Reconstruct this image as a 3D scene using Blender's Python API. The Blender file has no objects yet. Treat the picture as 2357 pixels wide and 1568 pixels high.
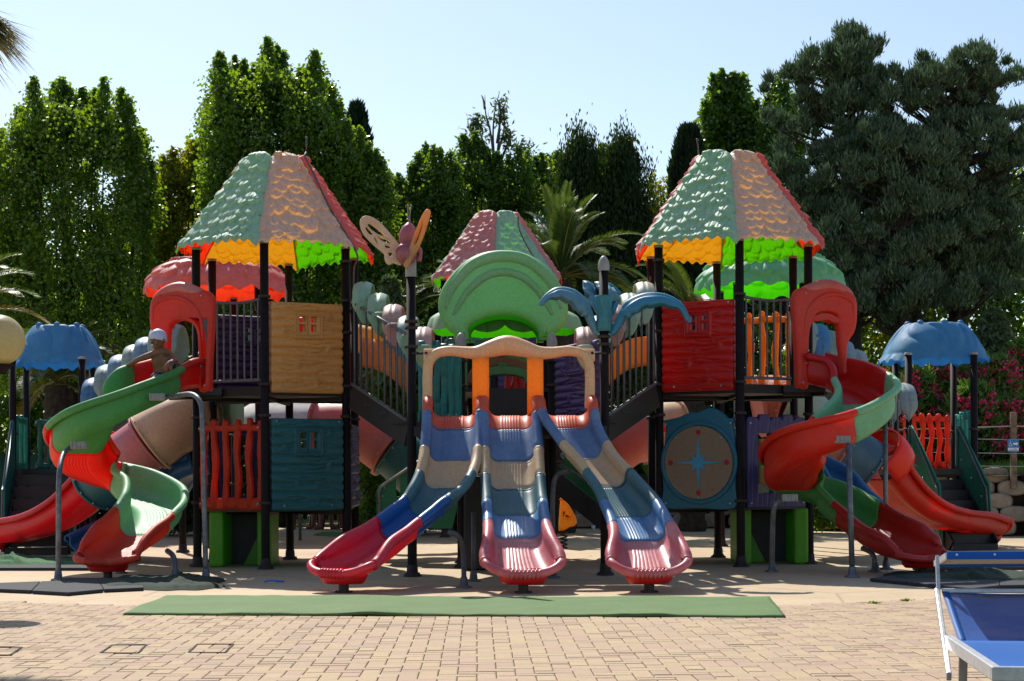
import bpy, bmesh, math, random
import numpy as np
from mathutils import Vector, Matrix
from mathutils.noise import noise as mnoise
random.seed(7); RNG = np.random.default_rng(11)
R = math.radians; PI = math.pi
sc = bpy.context.scene
C = sc.collection

# ---------------------------------------------------------------- camera
F, H, U0, V0, ROLL = 3703.0, 1.05, 1178.5, 1086.0, 0.005      # photo coordinates are on a 2357 x 1568 grid
cs, sn = math.cos(ROLL), math.sin(ROLL)
cam = bpy.data.objects.new("camera", bpy.data.cameras.new("camera")); C.objects.link(cam)
cam.data.sensor_width = 36.0; cam.data.lens = 36.0*F/2357.0
cam.data.shift_y = (V0-784.0)/2357.0
cam.data.clip_end = 3000.0; cam.data.clip_start = 0.05
m = Matrix.Identity(4)
m.col[0][:3] = (cs, 0, -sn); m.col[1][:3] = (sn, 0, cs); m.col[2][:3] = (0, -1, 0); m.col[3][:3] = (0, 0, H)
cam.matrix_world = m
sc.camera = cam

# ---------------------------------------------------------------- sky, sun, exposure
to_sun = Vector((-0.31, 0.87, 1.0)).normalized()
elev = math.asin(to_sun.z); azim = math.atan2(to_sun.x, to_sun.y)
w = bpy.data.worlds.new("World"); sc.world = w; w.use_nodes = True
nt = w.node_tree; nt.nodes.clear()
sky = nt.nodes.new('ShaderNodeTexSky'); sky.sky_type = 'NISHITA'; sky.sun_disc = False
sky.sun_elevation = elev; sky.sun_rotation = azim; sky.air_density = 1.0; sky.dust_density = 0.7; sky.ozone_density = 0.7
bg = nt.nodes.new('ShaderNodeBackground'); bg.inputs[1].default_value = 0.106
wo = nt.nodes.new('ShaderNodeOutputWorld')
nt.links.new(sky.outputs[0], bg.inputs[0]); nt.links.new(bg.outputs[0], wo.inputs[0])
sl = bpy.data.lights.new("sun", 'SUN'); sl.energy = 4.3; sl.angle = R(0.5); sl.color = (1.0, 0.95, 0.87)
so = bpy.data.objects.new("sun", sl); C.objects.link(so)
so.rotation_euler = to_sun.to_track_quat('Z', 'Y').to_euler(); so.location = (0, 0, 20)
sc.view_settings.view_transform = 'Standard'; sc.view_settings.look = 'None'
sc.view_settings.exposure = 0.48; sc.view_settings.gamma = 1.0
sc.render.engine = 'CYCLES'
try:
    sc.cycles.max_bounces = 7; sc.cycles.transmission_bounces = 5; sc.cycles.diffuse_bounces = 4
except Exception: pass

# ---------------------------------------------------------------- helpers
def P(u, v, D):
    du, dv = u-U0, V0-v
    return Vector(((du*cs+dv*sn)*D/F, D, (-du*sn+dv*cs)*D/F+H))
def X(u, D): return P(u, V0, D).x
def Z(v, D): return P(U0, v, D).z
def G(u, v, z=0.0):                       # a point of the ground seen at photo row v
    du, dv = u-U0, V0-v
    q = -du*sn+dv*cs
    D = (z-H)*F/q
    return Vector(((du*cs+dv*sn)*D/F, D, z))

def lin(h):
    if not isinstance(h, str): return tuple(h)+(1.0,)
    h = h.lstrip('#'); o = []
    for i in (0, 2, 4):
        c = int(h[i:i+2], 16)/255.0
        o.append(c/12.92 if c <= 0.04045 else ((c+0.055)/1.055)**2.4)
    return (o[0], o[1], o[2], 1.0)

_M = {}
def newmat(name):
    mt = bpy.data.materials.new(name); mt.use_nodes = True; n = mt.node_tree; n.nodes.clear()
    out = n.nodes.new('ShaderNodeOutputMaterial')
    return mt, n, out
def node(n, t, **k):
    a = n.nodes.new(t)
    for q, v in k.items():
        if q == 'inp':
            for i, val in v.items(): a.inputs[i].default_value = val
        else: setattr(a, q, v)
    return a
def mixc(n, f, a, b, mode='MIX'):
    x = node(n, 'ShaderNodeMix', data_type='RGBA', blend_type=mode)
    for s, v in ((0, f), (6, a), (7, b)):
        if hasattr(v, 'node'): n.links.new(v, x.inputs[s])
        elif s == 0: x.inputs[0].default_value = v
        else: x.inputs[s].default_value = lin(v)
    return x.outputs[2]
def ramp(n, src, stops):
    r = node(n, 'ShaderNodeValToRGB'); e = r.color_ramp.elements
    while len(e) < len(stops): e.new(0.5)
    for k, (p, c) in enumerate(stops):
        e[k].position = p; e[k].color = lin(c) if isinstance(c, str) else (c, c, c, 1)
    n.links.new(src, r.inputs[0]); return r.outputs[0]
def noise_tex(n, scale, detail=3, rough=.55, vec=None, dist=0):
    t = node(n, 'ShaderNodeTexNoise', inp={'Scale': scale, 'Detail': detail, 'Roughness': rough, 'Distortion': dist})
    if vec is not None: n.links.new(vec, t.inputs[0])
    return t.outputs[0]
def objco(n):
    return node(n, 'ShaderNodeTexCoord').outputs['Object']

def plastic(col, inner=None, tr=0.3, rough=0.38, bump=0.0, fade=None, kind=''):
    """rotomoulded plastic: outside colour, unbleached inside colour, share of light that comes through"""
    key = (col, inner, tr, rough, bump, fade, kind)
    if key in _M: return _M[key]
    mt, n, out = newmat('plastic_'+str(col).lstrip('#')); L = n.links.new
    co = objco(n)
    base = mixc(n, ramp(n, noise_tex(n, 2.3, 4, .6, co), [(.35, 0.0), (.7, 1.0)]), col, fade or col)
    dirt = ramp(n, noise_tex(n, 34, 5, .7, co), [(.40, 0.74), (.6, 1.0)])
    base = mixc(n, 0.6, base, dirt, 'MULTIPLY')
    if inner:
        g = node(n, 'ShaderNodeNewGeometry')
        base = mixc(n, g.outputs['Backfacing'], base, inner)
    p = node(n, 'ShaderNodeBsdfPrincipled', inp={'Roughness': rough})
    L(base, p.inputs['Base Color'])
    rr = node(n, 'ShaderNodeMapRange', inp={'To Min': rough-.06, 'To Max': rough+.18})
    L(noise_tex(n, 12, 3, .6, co), rr.inputs[0]); L(rr.outputs[0], p.inputs['Roughness'])
    b = node(n, 'ShaderNodeBump', inp={'Strength': 0.12, 'Distance': 0.002})
    L(noise_tex(n, 160, 2, .6, co), b.inputs['Height'])
    nrm = b.outputs[0]
    if bump:
        b2 = node(n, 'ShaderNodeBump', inp={'Strength': bump, 'Distance': 0.035})
        if kind == 'wood':
            mp = node(n, 'ShaderNodeMapping', inp={'Scale': (7, 7, 1.3)}); L(co, mp.inputs[0])
            wv = node(n, 'ShaderNodeTexWave', wave_type='RINGS', inp={'Scale': 1.2, 'Distortion': 5.0, 'Detail': 1.5, 'Detail Scale': 1.2}); L(mp.outputs[0], wv.inputs[0])
            L(ramp(n, wv.outputs[1], [(.0, 0.0), (.35, 1.0)]), b2.inputs['Height'])
        else:
            wv = node(n, 'ShaderNodeTexWave', wave_type='BANDS', bands_direction='DIAGONAL', inp={'Scale': 1.5, 'Distortion': 6.0, 'Detail': 1.0, 'Detail Scale': 0.8}); L(co, wv.inputs[0])
            L(ramp(n, wv.outputs[1], [(.1, 0.0), (.5, 1.0)]), b2.inputs['Height'])
        L(nrm, b2.inputs['Normal']); nrm = b2.outputs[0]
    L(nrm, p.inputs['Normal'])
    if tr > 0:
        t = node(n, 'ShaderNodeBsdfTranslucent'); t.inputs[0].default_value = lin(inner or col); L(nrm, t.inputs['Normal'])
        mx = node(n, 'ShaderNodeMixShader', inp={0: tr}); L(p.outputs[0], mx.inputs[1]); L(t.outputs[0], mx.inputs[2])
        L(mx.outputs[0], out.inputs[0])
    else: L(p.outputs[0], out.inputs[0])
    _M[key] = mt; return mt

def simple(name, col, col2=None, scale=8, rough=.6, metal=0.0, bump=.2, bdist=.004, stops=(.35, .65), bscale=None):
    key = ('s', name)
    if key in _M: return _M[key]
    mt, n, out = newmat(name); L = n.links.new; co = objco(n)
    p = node(n, 'ShaderNodeBsdfPrincipled', inp={'Roughness': rough, 'Metallic': metal, 'Specular IOR Level': .22 if name == 'brown_post_paint' else .5})
    nz = noise_tex(n, scale, 5, .65, co)
    L(mixc(n, ramp(n, nz, [(stops[0], 0.0), (stops[1], 1.0)]), col, col2 or col), p.inputs['Base Color'])
    b = node(n, 'ShaderNodeBump', inp={'Strength': bump, 'Distance': bdist}); L(noise_tex(n, bscale or scale*6, 4, .6, co), b.inputs['Height']); L(b.outputs[0], p.inputs['Normal'])
    L(p.outputs[0], out.inputs[0]); _M[key] = mt; return mt

def leafmat(name, cols, tr=.45, rough=.45, trcol=None, spec=.5):
    key = ('l', name)
    if key in _M: return _M[key]
    mt, n, out = newmat(name); L = n.links.new
    g = node(n, 'ShaderNodeNewGeometry')
    st = [(i/(len(cols)-1) if len(cols) > 1 else 0, c) for i, c in enumerate(cols)]
    c1 = ramp(n, g.outputs['Random Per Island'], st)
    p = node(n, 'ShaderNodeBsdfPrincipled', inp={'Roughness': rough, 'Specular IOR Level': spec}); L(c1, p.inputs['Base Color'])
    t = node(n, 'ShaderNodeBsdfTranslucent')
    L(mixc(n, 0.75, c1, trcol or cols[-1]), t.inputs[0])
    mx = node(n, 'ShaderNodeMixShader', inp={0: tr}); L(p.outputs[0], mx.inputs[1]); L(t.outputs[0], mx.inputs[2]); L(mx.outputs[0], out.inputs[0])
    _M[key] = mt; return mt

def tag(o, label=None, cat=None, group=None, kind=None):
    if label: o['label'] = label
    if cat: o['category'] = cat
    if group: o['group'] = group
    if kind: o['kind'] = kind
    return o
def thing(name, label, cat, loc=(0, 0, 0), group=None, kind=None):
    o = bpy.data.objects.new(name, None); C.objects.link(o); o.location = loc
    o.empty_display_size = .1
    return tag(o, label, cat, group, kind)
def wloc(o):
    v = Vector((0, 0, 0))
    while o: v += o.location; o = o.parent
    return v

class MB:
    def __init__(s): s.v = []; s.f = []; s.m = []; s.sm = []
    def add(s, vs, fs, mi=0, smooth=True):
        b = len(s.v); s.v.extend([tuple(x) for x in vs]); s.f.extend([tuple(b+i for i in f) for f in fs])
        s.m.extend([mi]*len(fs)); s.sm.extend([smooth]*len(fs)); return s
    def box(s, c, d, mi=0, rz=0, M=None):
        x, y, z = d[0]/2, d[1]/2, d[2]/2
        vs = [Vector((a*x, b*y, c_*z)) for a in (-1, 1) for b in (-1, 1) for c_ in (-1, 1)]
        Mx = M or Matrix.Rotation(rz, 3, 'Z')
        vs = [Mx @ q + Vector(c) for q in vs]
        return s.add(vs, [(0, 1, 3, 2), (4, 6, 7, 5), (0, 4, 5, 1), (2, 3, 7, 6), (0, 2, 6, 4), (1, 5, 7, 3)], mi, False)
    def bar(s, a, b, w, h, mi=0, up=(0, 0, 1)):          # rectangular bar from a to b
        a, b = Vector(a), Vector(b); t = (b-a).normalized(); sd = t.cross(Vector(up))
        if sd.length < 1e-4: sd = t.cross(Vector((0, 1, 0)))
        sd.normalize(); u = sd.cross(t)
        vs = [p + sd*(i*w/2) + u*(j*h/2) for p in (a, b) for i, j in ((-1, -1), (1, -1), (1, 1), (-1, 1))]
        return s.add(vs, [(0, 1, 2, 3), (7, 6, 5, 4), (0, 4, 5, 1), (1, 5, 6, 2), (2, 6, 7, 3), (3, 7, 4, 0)], mi, False)
    def tube(s, pts, r, n=12, mi=0, cap=True, closed=False):
        pts = [Vector(p) for p in pts]; k = len(pts)
        rs = r if hasattr(r, '__len__') else [r]*k
        T = []
        for i in range(k):
            a = pts[(i-1) % k] if (i > 0 or closed) else pts[0]; b = pts[(i+1) % k] if (i < k-1 or closed) else pts[-1]
            T.append((b-a).normalized())
        ref = Vector((0, 0, 1)) if abs(T[0].z) < .9 else Vector((1, 0, 0))
        nn = T[0].cross(ref).normalized(); vs = []
        for i in range(k):
            nn = (nn - T[i]*nn.dot(T[i])).normalized(); bb = T[i].cross(nn)
            for j in range(n):
                a = 2*PI*j/n; vs.append(pts[i] + (nn*math.cos(a)+bb*math.sin(a))*rs[i])
        fs = [(i*n+j, i*n+(j+1) % n, (i+1)*n+(j+1) % n, (i+1)*n+j) for i in range(k-1) for j in range(n)]
        if closed: fs += [((k-1)*n+j, (k-1)*n+(j+1) % n, (j+1) % n, j) for j in range(n)]
        s.add(vs, fs, mi)
        if cap and not closed:
            b = len(s.v)-len(vs)
            s.f += [tuple(b+j for j in range(n-1, -1, -1)), tuple(b+(k-1)*n+j for j in range(n))]; s.m += [mi]*2; s.sm += [False]*2
        return s
    def lathe(s, c, prof, n=24, mi=0, sx=1, sy=1):
        vs = [(c[0]+r*sx*math.cos(2*PI*j/n), c[1]+r*sy*math.sin(2*PI*j/n), c[2]+z) for r, z in prof for j in range(n)]
        fs = [(i*n+j, i*n+(j+1) % n, (i+1)*n+(j+1) % n, (i+1)*n+j) for i in range(len(prof)-1) for j in range(n)]
        return s.add(vs, fs, mi)
    def ball(s, c, r, n=14, mi=0, M=None):
        r = r if hasattr(r, '__len__') else (r, r, r)
        vs = []; k = n//2
        for i in range(k+1):
            a = PI*i/k
            for j in range(n):
                b = 2*PI*j/n; q = Vector((r[0]*math.sin(a)*math.cos(b), r[1]*math.sin(a)*math.sin(b), r[2]*math.cos(a)))
                vs.append((M @ q if M else q)+Vector(c))
        fs = [((i+1)*n+j, (i+1)*n+(j+1) % n, i*n+(j+1) % n, i*n+j) for i in range(k) for j in range(n)]
        return s.add(vs, fs, mi)
    def grid(s, fn, nu, nv, mi=0, flip=False, mask=None):
        vs = [fn(i/nu, j/nv) for j in range(nv+1) for i in range(nu+1)]
        fs = []
        for j in range(nv):
            for i in range(nu):
                if mask and not mask((i+.5)/nu, (j+.5)/nv): continue
                q = (j*(nu+1)+i, j*(nu+1)+i+1, (j+1)*(nu+1)+i+1, (j+1)*(nu+1)+i)
                fs.append(q[::-1] if flip else q)
        return s.add(vs, fs, mi)
    def slab(s, front, back, nu, nv, mi=0, mask=None):     # closed slab between two grids, with holes
        vs = [front(i/nu, j/nv) for j in range(nv+1) for i in range(nu+1)]+[back(i/nu, j/nv) for j in range(nv+1) for i in range(nu+1)]
        N = (nu+1)*(nv+1); keep = {}
        for j in range(nv):
            for i in range(nu): keep[i, j] = (mask is None) or mask((i+.5)/nu, (j+.5)/nv)
        fs = []
        for (i, j), k in keep.items():
            if not k: continue
            a, b, c, d = j*(nu+1)+i, j*(nu+1)+i+1, (j+1)*(nu+1)+i+1, (j+1)*(nu+1)+i
            fs += [(a, b, c, d), (N+d, N+c, N+b, N+a)]
            for e, (x, y) in (((a, b), (i, j-1)), ((b, c), (i+1, j)), ((c, d), (i, j+1)), ((d, a), (i-1, j))):
                if not keep.get((x, y), False): fs.append((e[1], e[0], N+e[0], N+e[1]))
        return s.add(vs, fs, mi)
    def build(s, name, mats, parent=None, bevel=0, sub=0):
        me = bpy.data.meshes.new(name)
        o = bpy.data.objects.new(name, me); C.objects.link(o)
        off = wloc(parent) if parent else Vector((0, 0, 0))
        me.from_pydata([(x-off.x, y-off.y, z-off.z) for x, y, z in s.v], [], s.f)
        mats = mats if isinstance(mats, (list, tuple)) else [mats]
        for q in mats: me.materials.append(q)
        me.polygons.foreach_set('material_index', s.m); me.polygons.foreach_set('use_smooth', s.sm)
        me.update()
        if parent: o.parent = parent
        if bevel:
            b = o.modifiers.new('bevel', 'BEVEL'); b.width = bevel; b.segments = 2; b.limit_method = 'ANGLE'; b.angle_limit = R(40)
        if sub:
            b = o.modifiers.new('sub', 'SUBSURF'); b.levels = sub; b.render_levels = sub
        return o

def spline(pts, n=8, closed=False):                        # Catmull-Rom through any-dimensional points
    pts = [np.array(p, float) for p in pts]; k = len(pts); out = []
    rng = range(k) if closed else range(k-1)
    for i in rng:
        p0 = pts[(i-1) % k] if (i > 0 or closed) else 2*pts[0]-pts[1]
        p1 = pts[i]; p2 = pts[(i+1) % k]
        p3 = pts[(i+2) % k] if (i < k-2 or closed) else 2*pts[-1]-pts[-2]
        for j in range(n):
            t = j/n
            out.append(.5*((2*p1)+(-p0+p2)*t+(2*p0-5*p1+4*p2-p3)*t*t+(-p0+3*p1-3*p2+p3)*t**3))
    if not closed: out.append(pts[-1])
    return out

def shape2d(name, loops, M, thick, mat, parent=None, bevel=0.0, res=3):
    """filled outline with holes, real thickness and rounded edges. loops in local (x,y); M maps local xyz to world"""
    cu = bpy.data.curves.new('tmp', 'CURVE'); cu.dimensions = '2D'; cu.fill_mode = 'BOTH'
    cu.extrude = max(thick/2-bevel, 0.0005); cu.bevel_depth = bevel; cu.bevel_resolution = res; cu.offset = -bevel
    for lp in loops:
        sp = cu.splines.new('POLY'); sp.points.add(len(lp)-1); sp.use_cyclic_u = True
        for i, q in enumerate(lp): sp.points[i].co = (q[0], q[1], 0, 1)
    t = bpy.data.objects.new('tmp', cu); C.objects.link(t)
    dg = bpy.context.evaluated_depsgraph_get(); dg.update()
    me = bpy.data.meshes.new_from_object(t.evaluated_get(dg))
    bpy.data.objects.remove(t); bpy.data.curves.remove(cu)
    off = wloc(parent) if parent else Vector((0, 0, 0))
    me.transform(Matrix.Translation(-off) @ M)
    me.materials.clear(); me.materials.append(mat); me.name = name
    me.polygons.foreach_set('use_smooth', [bevel > 0.004]*len(me.polygons))
    o = bpy.data.objects.new(name, me); C.objects.link(o)
    if parent: o.parent = parent
    return o
def textobj(name, body, size, M, mat, parent=None, thick=0.002, align='CENTER'):
    cu = bpy.data.curves.new('tmp', 'FONT'); cu.body = body; cu.size = size; cu.align_x = align; cu.align_y = 'CENTER'; cu.extrude = thick
    t = bpy.data.objects.new('tmp', cu); C.objects.link(t)
    dg = bpy.context.evaluated_depsgraph_get(); dg.update()
    me = bpy.data.meshes.new_from_object(t.evaluated_get(dg)); bpy.data.objects.remove(t)
    off = wloc(parent) if parent else Vector((0, 0, 0))
    me.transform(Matrix.Translation(-off) @ M); me.materials.clear(); me.materials.append(mat); me.name = name
    o = bpy.data.objects.new(name, me); C.objects.link(o)
    if parent: o.parent = parent
    return o
def frame(origin, xd, up=(0, 0, 1)):
    """matrix: local x along xd, local y up, local z towards the viewer side"""
    x = Vector(xd).normalized(); y = Vector(up); z = x.cross(y).normalized(); y = z.cross(x)
    M = Matrix.Identity(4)
    for i, a in enumerate((x, y, z)): M.col[i][:3] = a
    M.col[3][:3] = origin; return M

# common materials
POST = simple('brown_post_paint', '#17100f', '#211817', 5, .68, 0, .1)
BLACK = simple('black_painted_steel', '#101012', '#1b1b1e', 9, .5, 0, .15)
GALV = simple('galvanised_steel', '#7d7f81', '#5b5d60', 14, .45, .55, .2)
RAIL = simple('grey_rail_paint', '#6f6e70', '#5c5a5d', 18, .5, .2, .15)
CLAMP = simple('rusty_clamp', '#473833', '#2c2625', 20, .6, .3, .3)
BOLT = simple('bolt_zinc', '#b9bcc0', '#8c9094', 30, .3, .7, .1)
CAPW = simple('grey_cap_plastic', '#a5a19b', '#8d8983', 14, .5, 0, .1)

# ---------------------------------------------------------------- ground
def sheet(name, pts, z, mat, kind='structure'):
    b = MB(); b.add([(x, y, z) for x, y in pts], [tuple(range(len(pts)))], 0, False)
    o = b.build(name, mat); tag(o, kind=kind); return o
grassm = simple('dry_grass', '#4a5226', '#6c6a3c', 1.2, .95, 0, .6, .05, bscale=40)
sheet('ground', [(-900, -60), (900, -60), (900, 1500), (-900, 1500)], -0.03, grassm)

def concrete_mat():
    mt, n, out = newmat('plaza_concrete'); L = n.links.new; co = objco(n)
    p = node(n, 'ShaderNodeBsdfPrincipled', inp={'Roughness': .85})
    a = mixc(n, ramp(n, noise_tex(n, .7, 5, .6, co), [(.35, 0.0), (.65, 1.0)]), '#b79f7d', '#c8b290')
    a = mixc(n, ramp(n, noise_tex(n, 3.5, 6, .7, co), [(.5, 0.0), (.75, .55)]), a, '#a48e72')
    a = mixc(n, ramp(n, noise_tex(n, 90, 3, .7, co), [(.45, 0.0), (.7, .5)]), a, '#8f7c69')
    vo = node(n, 'ShaderNodeTexVoronoi', feature='DISTANCE_TO_EDGE', inp={'Scale': .33}); L(co, vo.inputs[0])
    a = mixc(n, ramp(n, vo.outputs[0], [(.0, .5), (.006, 0.0)]), a, '#6d5b4c')
    L(a, p.inputs['Base Color'])
    b = node(n, 'ShaderNodeBump', inp={'Strength': .35, 'Distance': .004}); L(noise_tex(n, 120, 4, .7, co), b.inputs['Height']); L(b.outputs[0], p.inputs['Normal'])
    L(p.outputs[0], out.inputs[0]); return mt
sheet('plaza', [(-40, 5.0), (40, 5.0), (40, 31.0), (-40, 31.0)], -0.004, concrete_mat())

# brick paving: herringbone blocks really laid, joint by joint, in two tones
def herringbone():
    mt, n, out = newmat('paver'); L = n.links.new; co = objco(n)
    g = node(n, 'ShaderNodeNewGeometry')
    p = node(n, 'ShaderNodeBsdfPrincipled', inp={'Roughness': .9})
    a = ramp(n, g.outputs['Random Per Island'], [(0, '#b49b79'), (.3, '#b8a07e'), (.5, '#ae977b'), (.7, '#b3987d'), (.88, '#b1937c'), (1, '#a58f79')])
    a = mixc(n, ramp(n, noise_tex(n, 1.1, 4, .6, co), [(.5, 0.0), (.8, .45)]), a, '#a58c72')
    a = mixc(n, ramp(n, noise_tex(n, 70, 4, .7, co), [(.4, 0.0), (.7, .4)]), a, '#8d7a62')
    L(a, p.inputs['Base Color'])
    b = node(n, 'ShaderNodeBump', inp={'Strength': .5, 'Distance': .003}); L(noise_tex(n, 150, 3, .7, co), b.inputs['Height']); L(b.outputs[0], p.inputs['Normal'])
    L(p.outputs[0], out.inputs[0])
    j = simple('paver_joint', '#5b4c3c', '#463a30', 30, .95)
    def edge(x):                                           # border between paving and concrete (metres)
        return EDGE(x)
    W = 0.1; vs = []; fs = []; ang = R(1.2); ca, sa = math.cos(ang), math.sin(ang)
    def rect(x0, y0, w, h):
        g_ = 0.0028
        q = [(x0+g_, y0+g_), (x0+w-g_, y0+g_), (x0+w-g_, y0+h-g_), (x0+g_, y0+h-g_)]
        cx, cy = x0+w/2, y0+h/2
        wx, wy = cx*ca-cy*sa, cx*sa+cy*ca+9.0
        if wy < 6.9 or wy > edge(wx)-0.02 or abs(wx) > 0.34*wy+.6: return
        dz = random.uniform(-.0011, .0011)+0.009; tx = random.uniform(-.0018, .0018); b_ = len(vs); bev = .006
        rr = [(q[0][0]+bev, q[0][1]+bev), (q[1][0]-bev, q[1][1]+bev), (q[2][0]-bev, q[2][1]-bev), (q[3][0]+bev, q[3][1]-bev)]
        for k, (a_, c_) in enumerate(q): vs.append((a_*ca-c_*sa, a_*sa+c_*ca+9.0, -.012))
        for k, (a_, c_) in enumerate(q): vs.append((a_*ca-c_*sa, a_*sa+c_*ca+9.0, dz-.003))
        for k, (a_, c_) in enumerate(rr): vs.append((a_*ca-c_*sa, a_*sa+c_*ca+9.0, dz+(tx if k < 2 else -tx)))
        fs.append((b_+8, b_+9, b_+10, b_+11))
        for k in range(4):
            k2 = (k+1) % 4; fs.append((b_+k, b_+k2, b_+4+k2, b_+4+k)); fs.append((b_+4+k, b_+4+k2, b_+8+k2, b_+8+k))
    # each diagonal step: one block lying, one standing
    N = 70
    for i in range(-N, N):
        for k in range(-N//2, N//2):
            bx, by = (i+4*k)*W-0*W, i*W
            bx = i*W+4*k*W
            rect(bx, by, 2*W, W); rect(bx+2*W, by-W+0*W, W, 2*W)
    b = MB(); b.add([(x_+.004*mnoise(Vector((x_*2, y_*2, 1))), y_+.004*mnoise(Vector((x_*2, y_*2, 8))), z_) for x_, y_, z_ in vs], fs, 0, False)
    o = b.build('paving', [mt]); tag(o, kind='structure')
    xs = [x*.25 for x in range(-28, 29)]
    sheet('paving_bed', [(xs[0], 5.0)]+[(xs[-1], 5.0)]+[(x, edge(x)) for x in reversed(xs)], 0.0, j)
_ep = [(-6, 13.9), (-4.2, 13.2), (-2.7, 12.65), (-1.8, 12.45), (0, 12.2), (2.1, 12.45), (3.4, 13.0), (5, 14.0)]
def EDGE(x):
    return float(np.interp(x, [a for a, _ in _ep], [b for _, b in _ep]))
herringbone()
# ================================================================ play equipment
GREEN_O, GREEN_I = '#aed0b4', '#5fd400'
CREAM_O, CREAM_I = '#dfc5ac', '#ffb418'
RED_O, RED_I = '#e0786c', '#ff3510'
PINK_O = '#dc9c96'
M_GREEN = plastic(GREEN_O, GREEN_I, .3, .5, fade='#b8d6bc'); M_CREAM = plastic(CREAM_O, CREAM_I, .22, .5, fade='#dcc4b0')
M_REDP = plastic(RED_O, RED_I, .36, .5, fade='#e07a70'); M_PINKP = plastic(PINK_O, RED_I, .34, .5, fade='#dba49b')
M_ORNG = plastic('#ffb21c', '#ff9d00', .36, .45); M_LIME = plastic('#62b51e', '#66d800', .3, .4, fade='#72b83a')

def bolts(parent, pts, r=.015, name='bolt', mat=None):
    for p in pts:
        b = MB(); b.ball(p, r, 8); b.build(name, mat or BOLT, parent)
def clampring(mb, c, r=.058, h=.035):
    mb.lathe((c[0], c[1], c[2]-h/2), [(r-.008, 0), (r+.008, .002), (r+.01, h*.5), (r+.008, h-.002), (r-.008, h)], 16)
def post(parent, x, y, z1, z0=0.0, r=.0475, name='post', collars=(), white=.03, base=True):
    b = MB(); b.lathe((x, y, z0), [(r, 0), (r, z1-z0), (0.001, z1-z0)], 20); parent = b.build(name, POST, parent)
    if base:
        b = MB(); b.lathe((x, y, z0), [(r+.045, 0), (r+.045, .012), (r+.012, .03), (r+.006, .11), (r, .115)], 18)
        for k in range(4):
            a = k*PI/2+.6; b.lathe((x+(r+.03)*math.cos(a), y+(r+.03)*math.sin(a), z0+.012), [(.012, 0), (.012, .02), (.001, .024)], 8)
        b.build('post_foot', CLAMP, parent)
    if white:
        b = MB(); b.lathe((x, y, z1-.002), [(r+.006, 0), (r+.006, white), (r-.01, white+.002)], 16); b.build('post_collar', CAPW, parent)
    if collars:
        for zc in collars:
            b = MB(); clampring(b, (x, y, zc)); b.build('clamp', CLAMP, parent)

# -- leaf relief height (metres) on a roof panel; s, t in metres from the top centre line
def leafrelief(seed, row=.122, wid=.15):
    rg = random.Random(seed); J = {}
    def jit(r, c):
        if (r, c) not in J: J[r, c] = (rg.uniform(-.2, .2), rg.uniform(-.3, .3), rg.uniform(.88, 1.15), rg.uniform(-.35, .35), rg.uniform(.8, 1.2))
        return J[r, c]
    def h(s, t):
        best = 0.0; r0 = int(math.floor(t/row))
        for r in range(r0-3, r0+1):
            off = .5 if r % 2 else 0
            c0 = int(round(s/wid-off))
            for c in (c0-1, c0, c0+1):
                jx, jy, ws, tl, hs = jit(r, c)
                cx = (c+off+jx)*wid; y0 = (r+jy)*row; ly = t-y0; Ln = row*2.0
                if ly < 0 or ly > Ln: continue
                q = ly/Ln; lx = (s-cx)-tl*ly*.3
                hw = wid*.60*ws*math.sqrt(max(0, 1-max(0, (q-.42)/.58)**2))
                if abs(lx) > hw: continue
                e = min(1, (hw-abs(lx))/.008, (Ln-ly)/.009)
                dome = .009*(1-(lx/max(hw, .01))**2)
                groove = -.010*math.exp(-(lx/.007)**2)*(1 if q > .25 else 0)
                hh = (.006+.058*q*hs+dome+groove)*(.38+.62*max(0, e)**.35) if q > .3 else .006+.058*q*hs+dome
                if hh > best: best = hh
        return best
    return h

def cone_roof(parent, cx, cy, ang0, zb, zt, Rb, Rt, cols, seed=1, nu=126, nv=170):
    """six moulded roof leaves round a hexagon; ang0 is the azimuth of corner 0"""
    for k in range(6):
        a0, a1 = ang0+k*PI/3, ang0+(k+1)*PI/3; am = (a0+a1)/2
        rel = leafrelief(seed*10+k)
        lift = .012 if k % 2 else 0.0
        def fn(u, v, lift=lift, rel=rel, am=am, k=k):
            tt = v; s = (u-.5)*2
            ap = Rt*.87+(Rb*.87-Rt*.87)*tt**1.12           # apothem, a little concave towards the eaves
            z = zt-(zt-zb)*(.93*tt+.07*tt**3)
            if tt > .9: z += (tt-.9)*.45*(zt-zb)*.5
            half = math.tan(PI/6)*ap
            wide = half*(1.0 if not lift else 1.03)+(.03+.014*math.sin(tt*23+k)+.012*math.sin(tt*51+2*k) if lift else 0)
            x = s*wide
            if tt < .12: x *= math.sqrt(max(0.0, 1-((.12-tt)/.12)**2))*.55+.45
            if v > .93:
                z += (v-.93)/.07*(.018*math.cos(x*2*PI/.13)-.055*abs(s)**5)
            hgt = rel(x, tt*(zt-zb)*1.3)
            if tt > .985: hgt *= .5
            if tt < .03: hgt *= .3
            if abs(s) > .80: hgt *= max(.12 if lift else 0, (1-abs(s))/.20)
            hgt += lift
            sl_ = math.atan2(zt-zb, Rb-Rt); nx, nz = math.sin(sl_), math.cos(sl_)
            rad = ap+hgt*nx
            if tt < .08: rad -= (.08-tt)*1.6*Rt; z += .02*(1-s*s)
            e = abs(x)-half
            if e > 0: x = math.copysign(half+e*.5, x); rad -= e*.86
            return (cx+rad*math.cos(am)-x*math.sin(am), cy+rad*math.sin(am)+x*math.cos(am), z+hgt*nz)
        b = MB(); b.grid(fn, nu, nv, 0, flip=True)
        # underside rolled lip
        o = b.build('roof_panel', cols[k], parent)
        for tb in (.28, .5, .74):
            q = Vector(fn(.985, tb)); nrm = Vector((math.cos(am), math.sin(am), .8)).normalized()
            bolts(o, [q+nrm*.006], .016)

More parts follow.
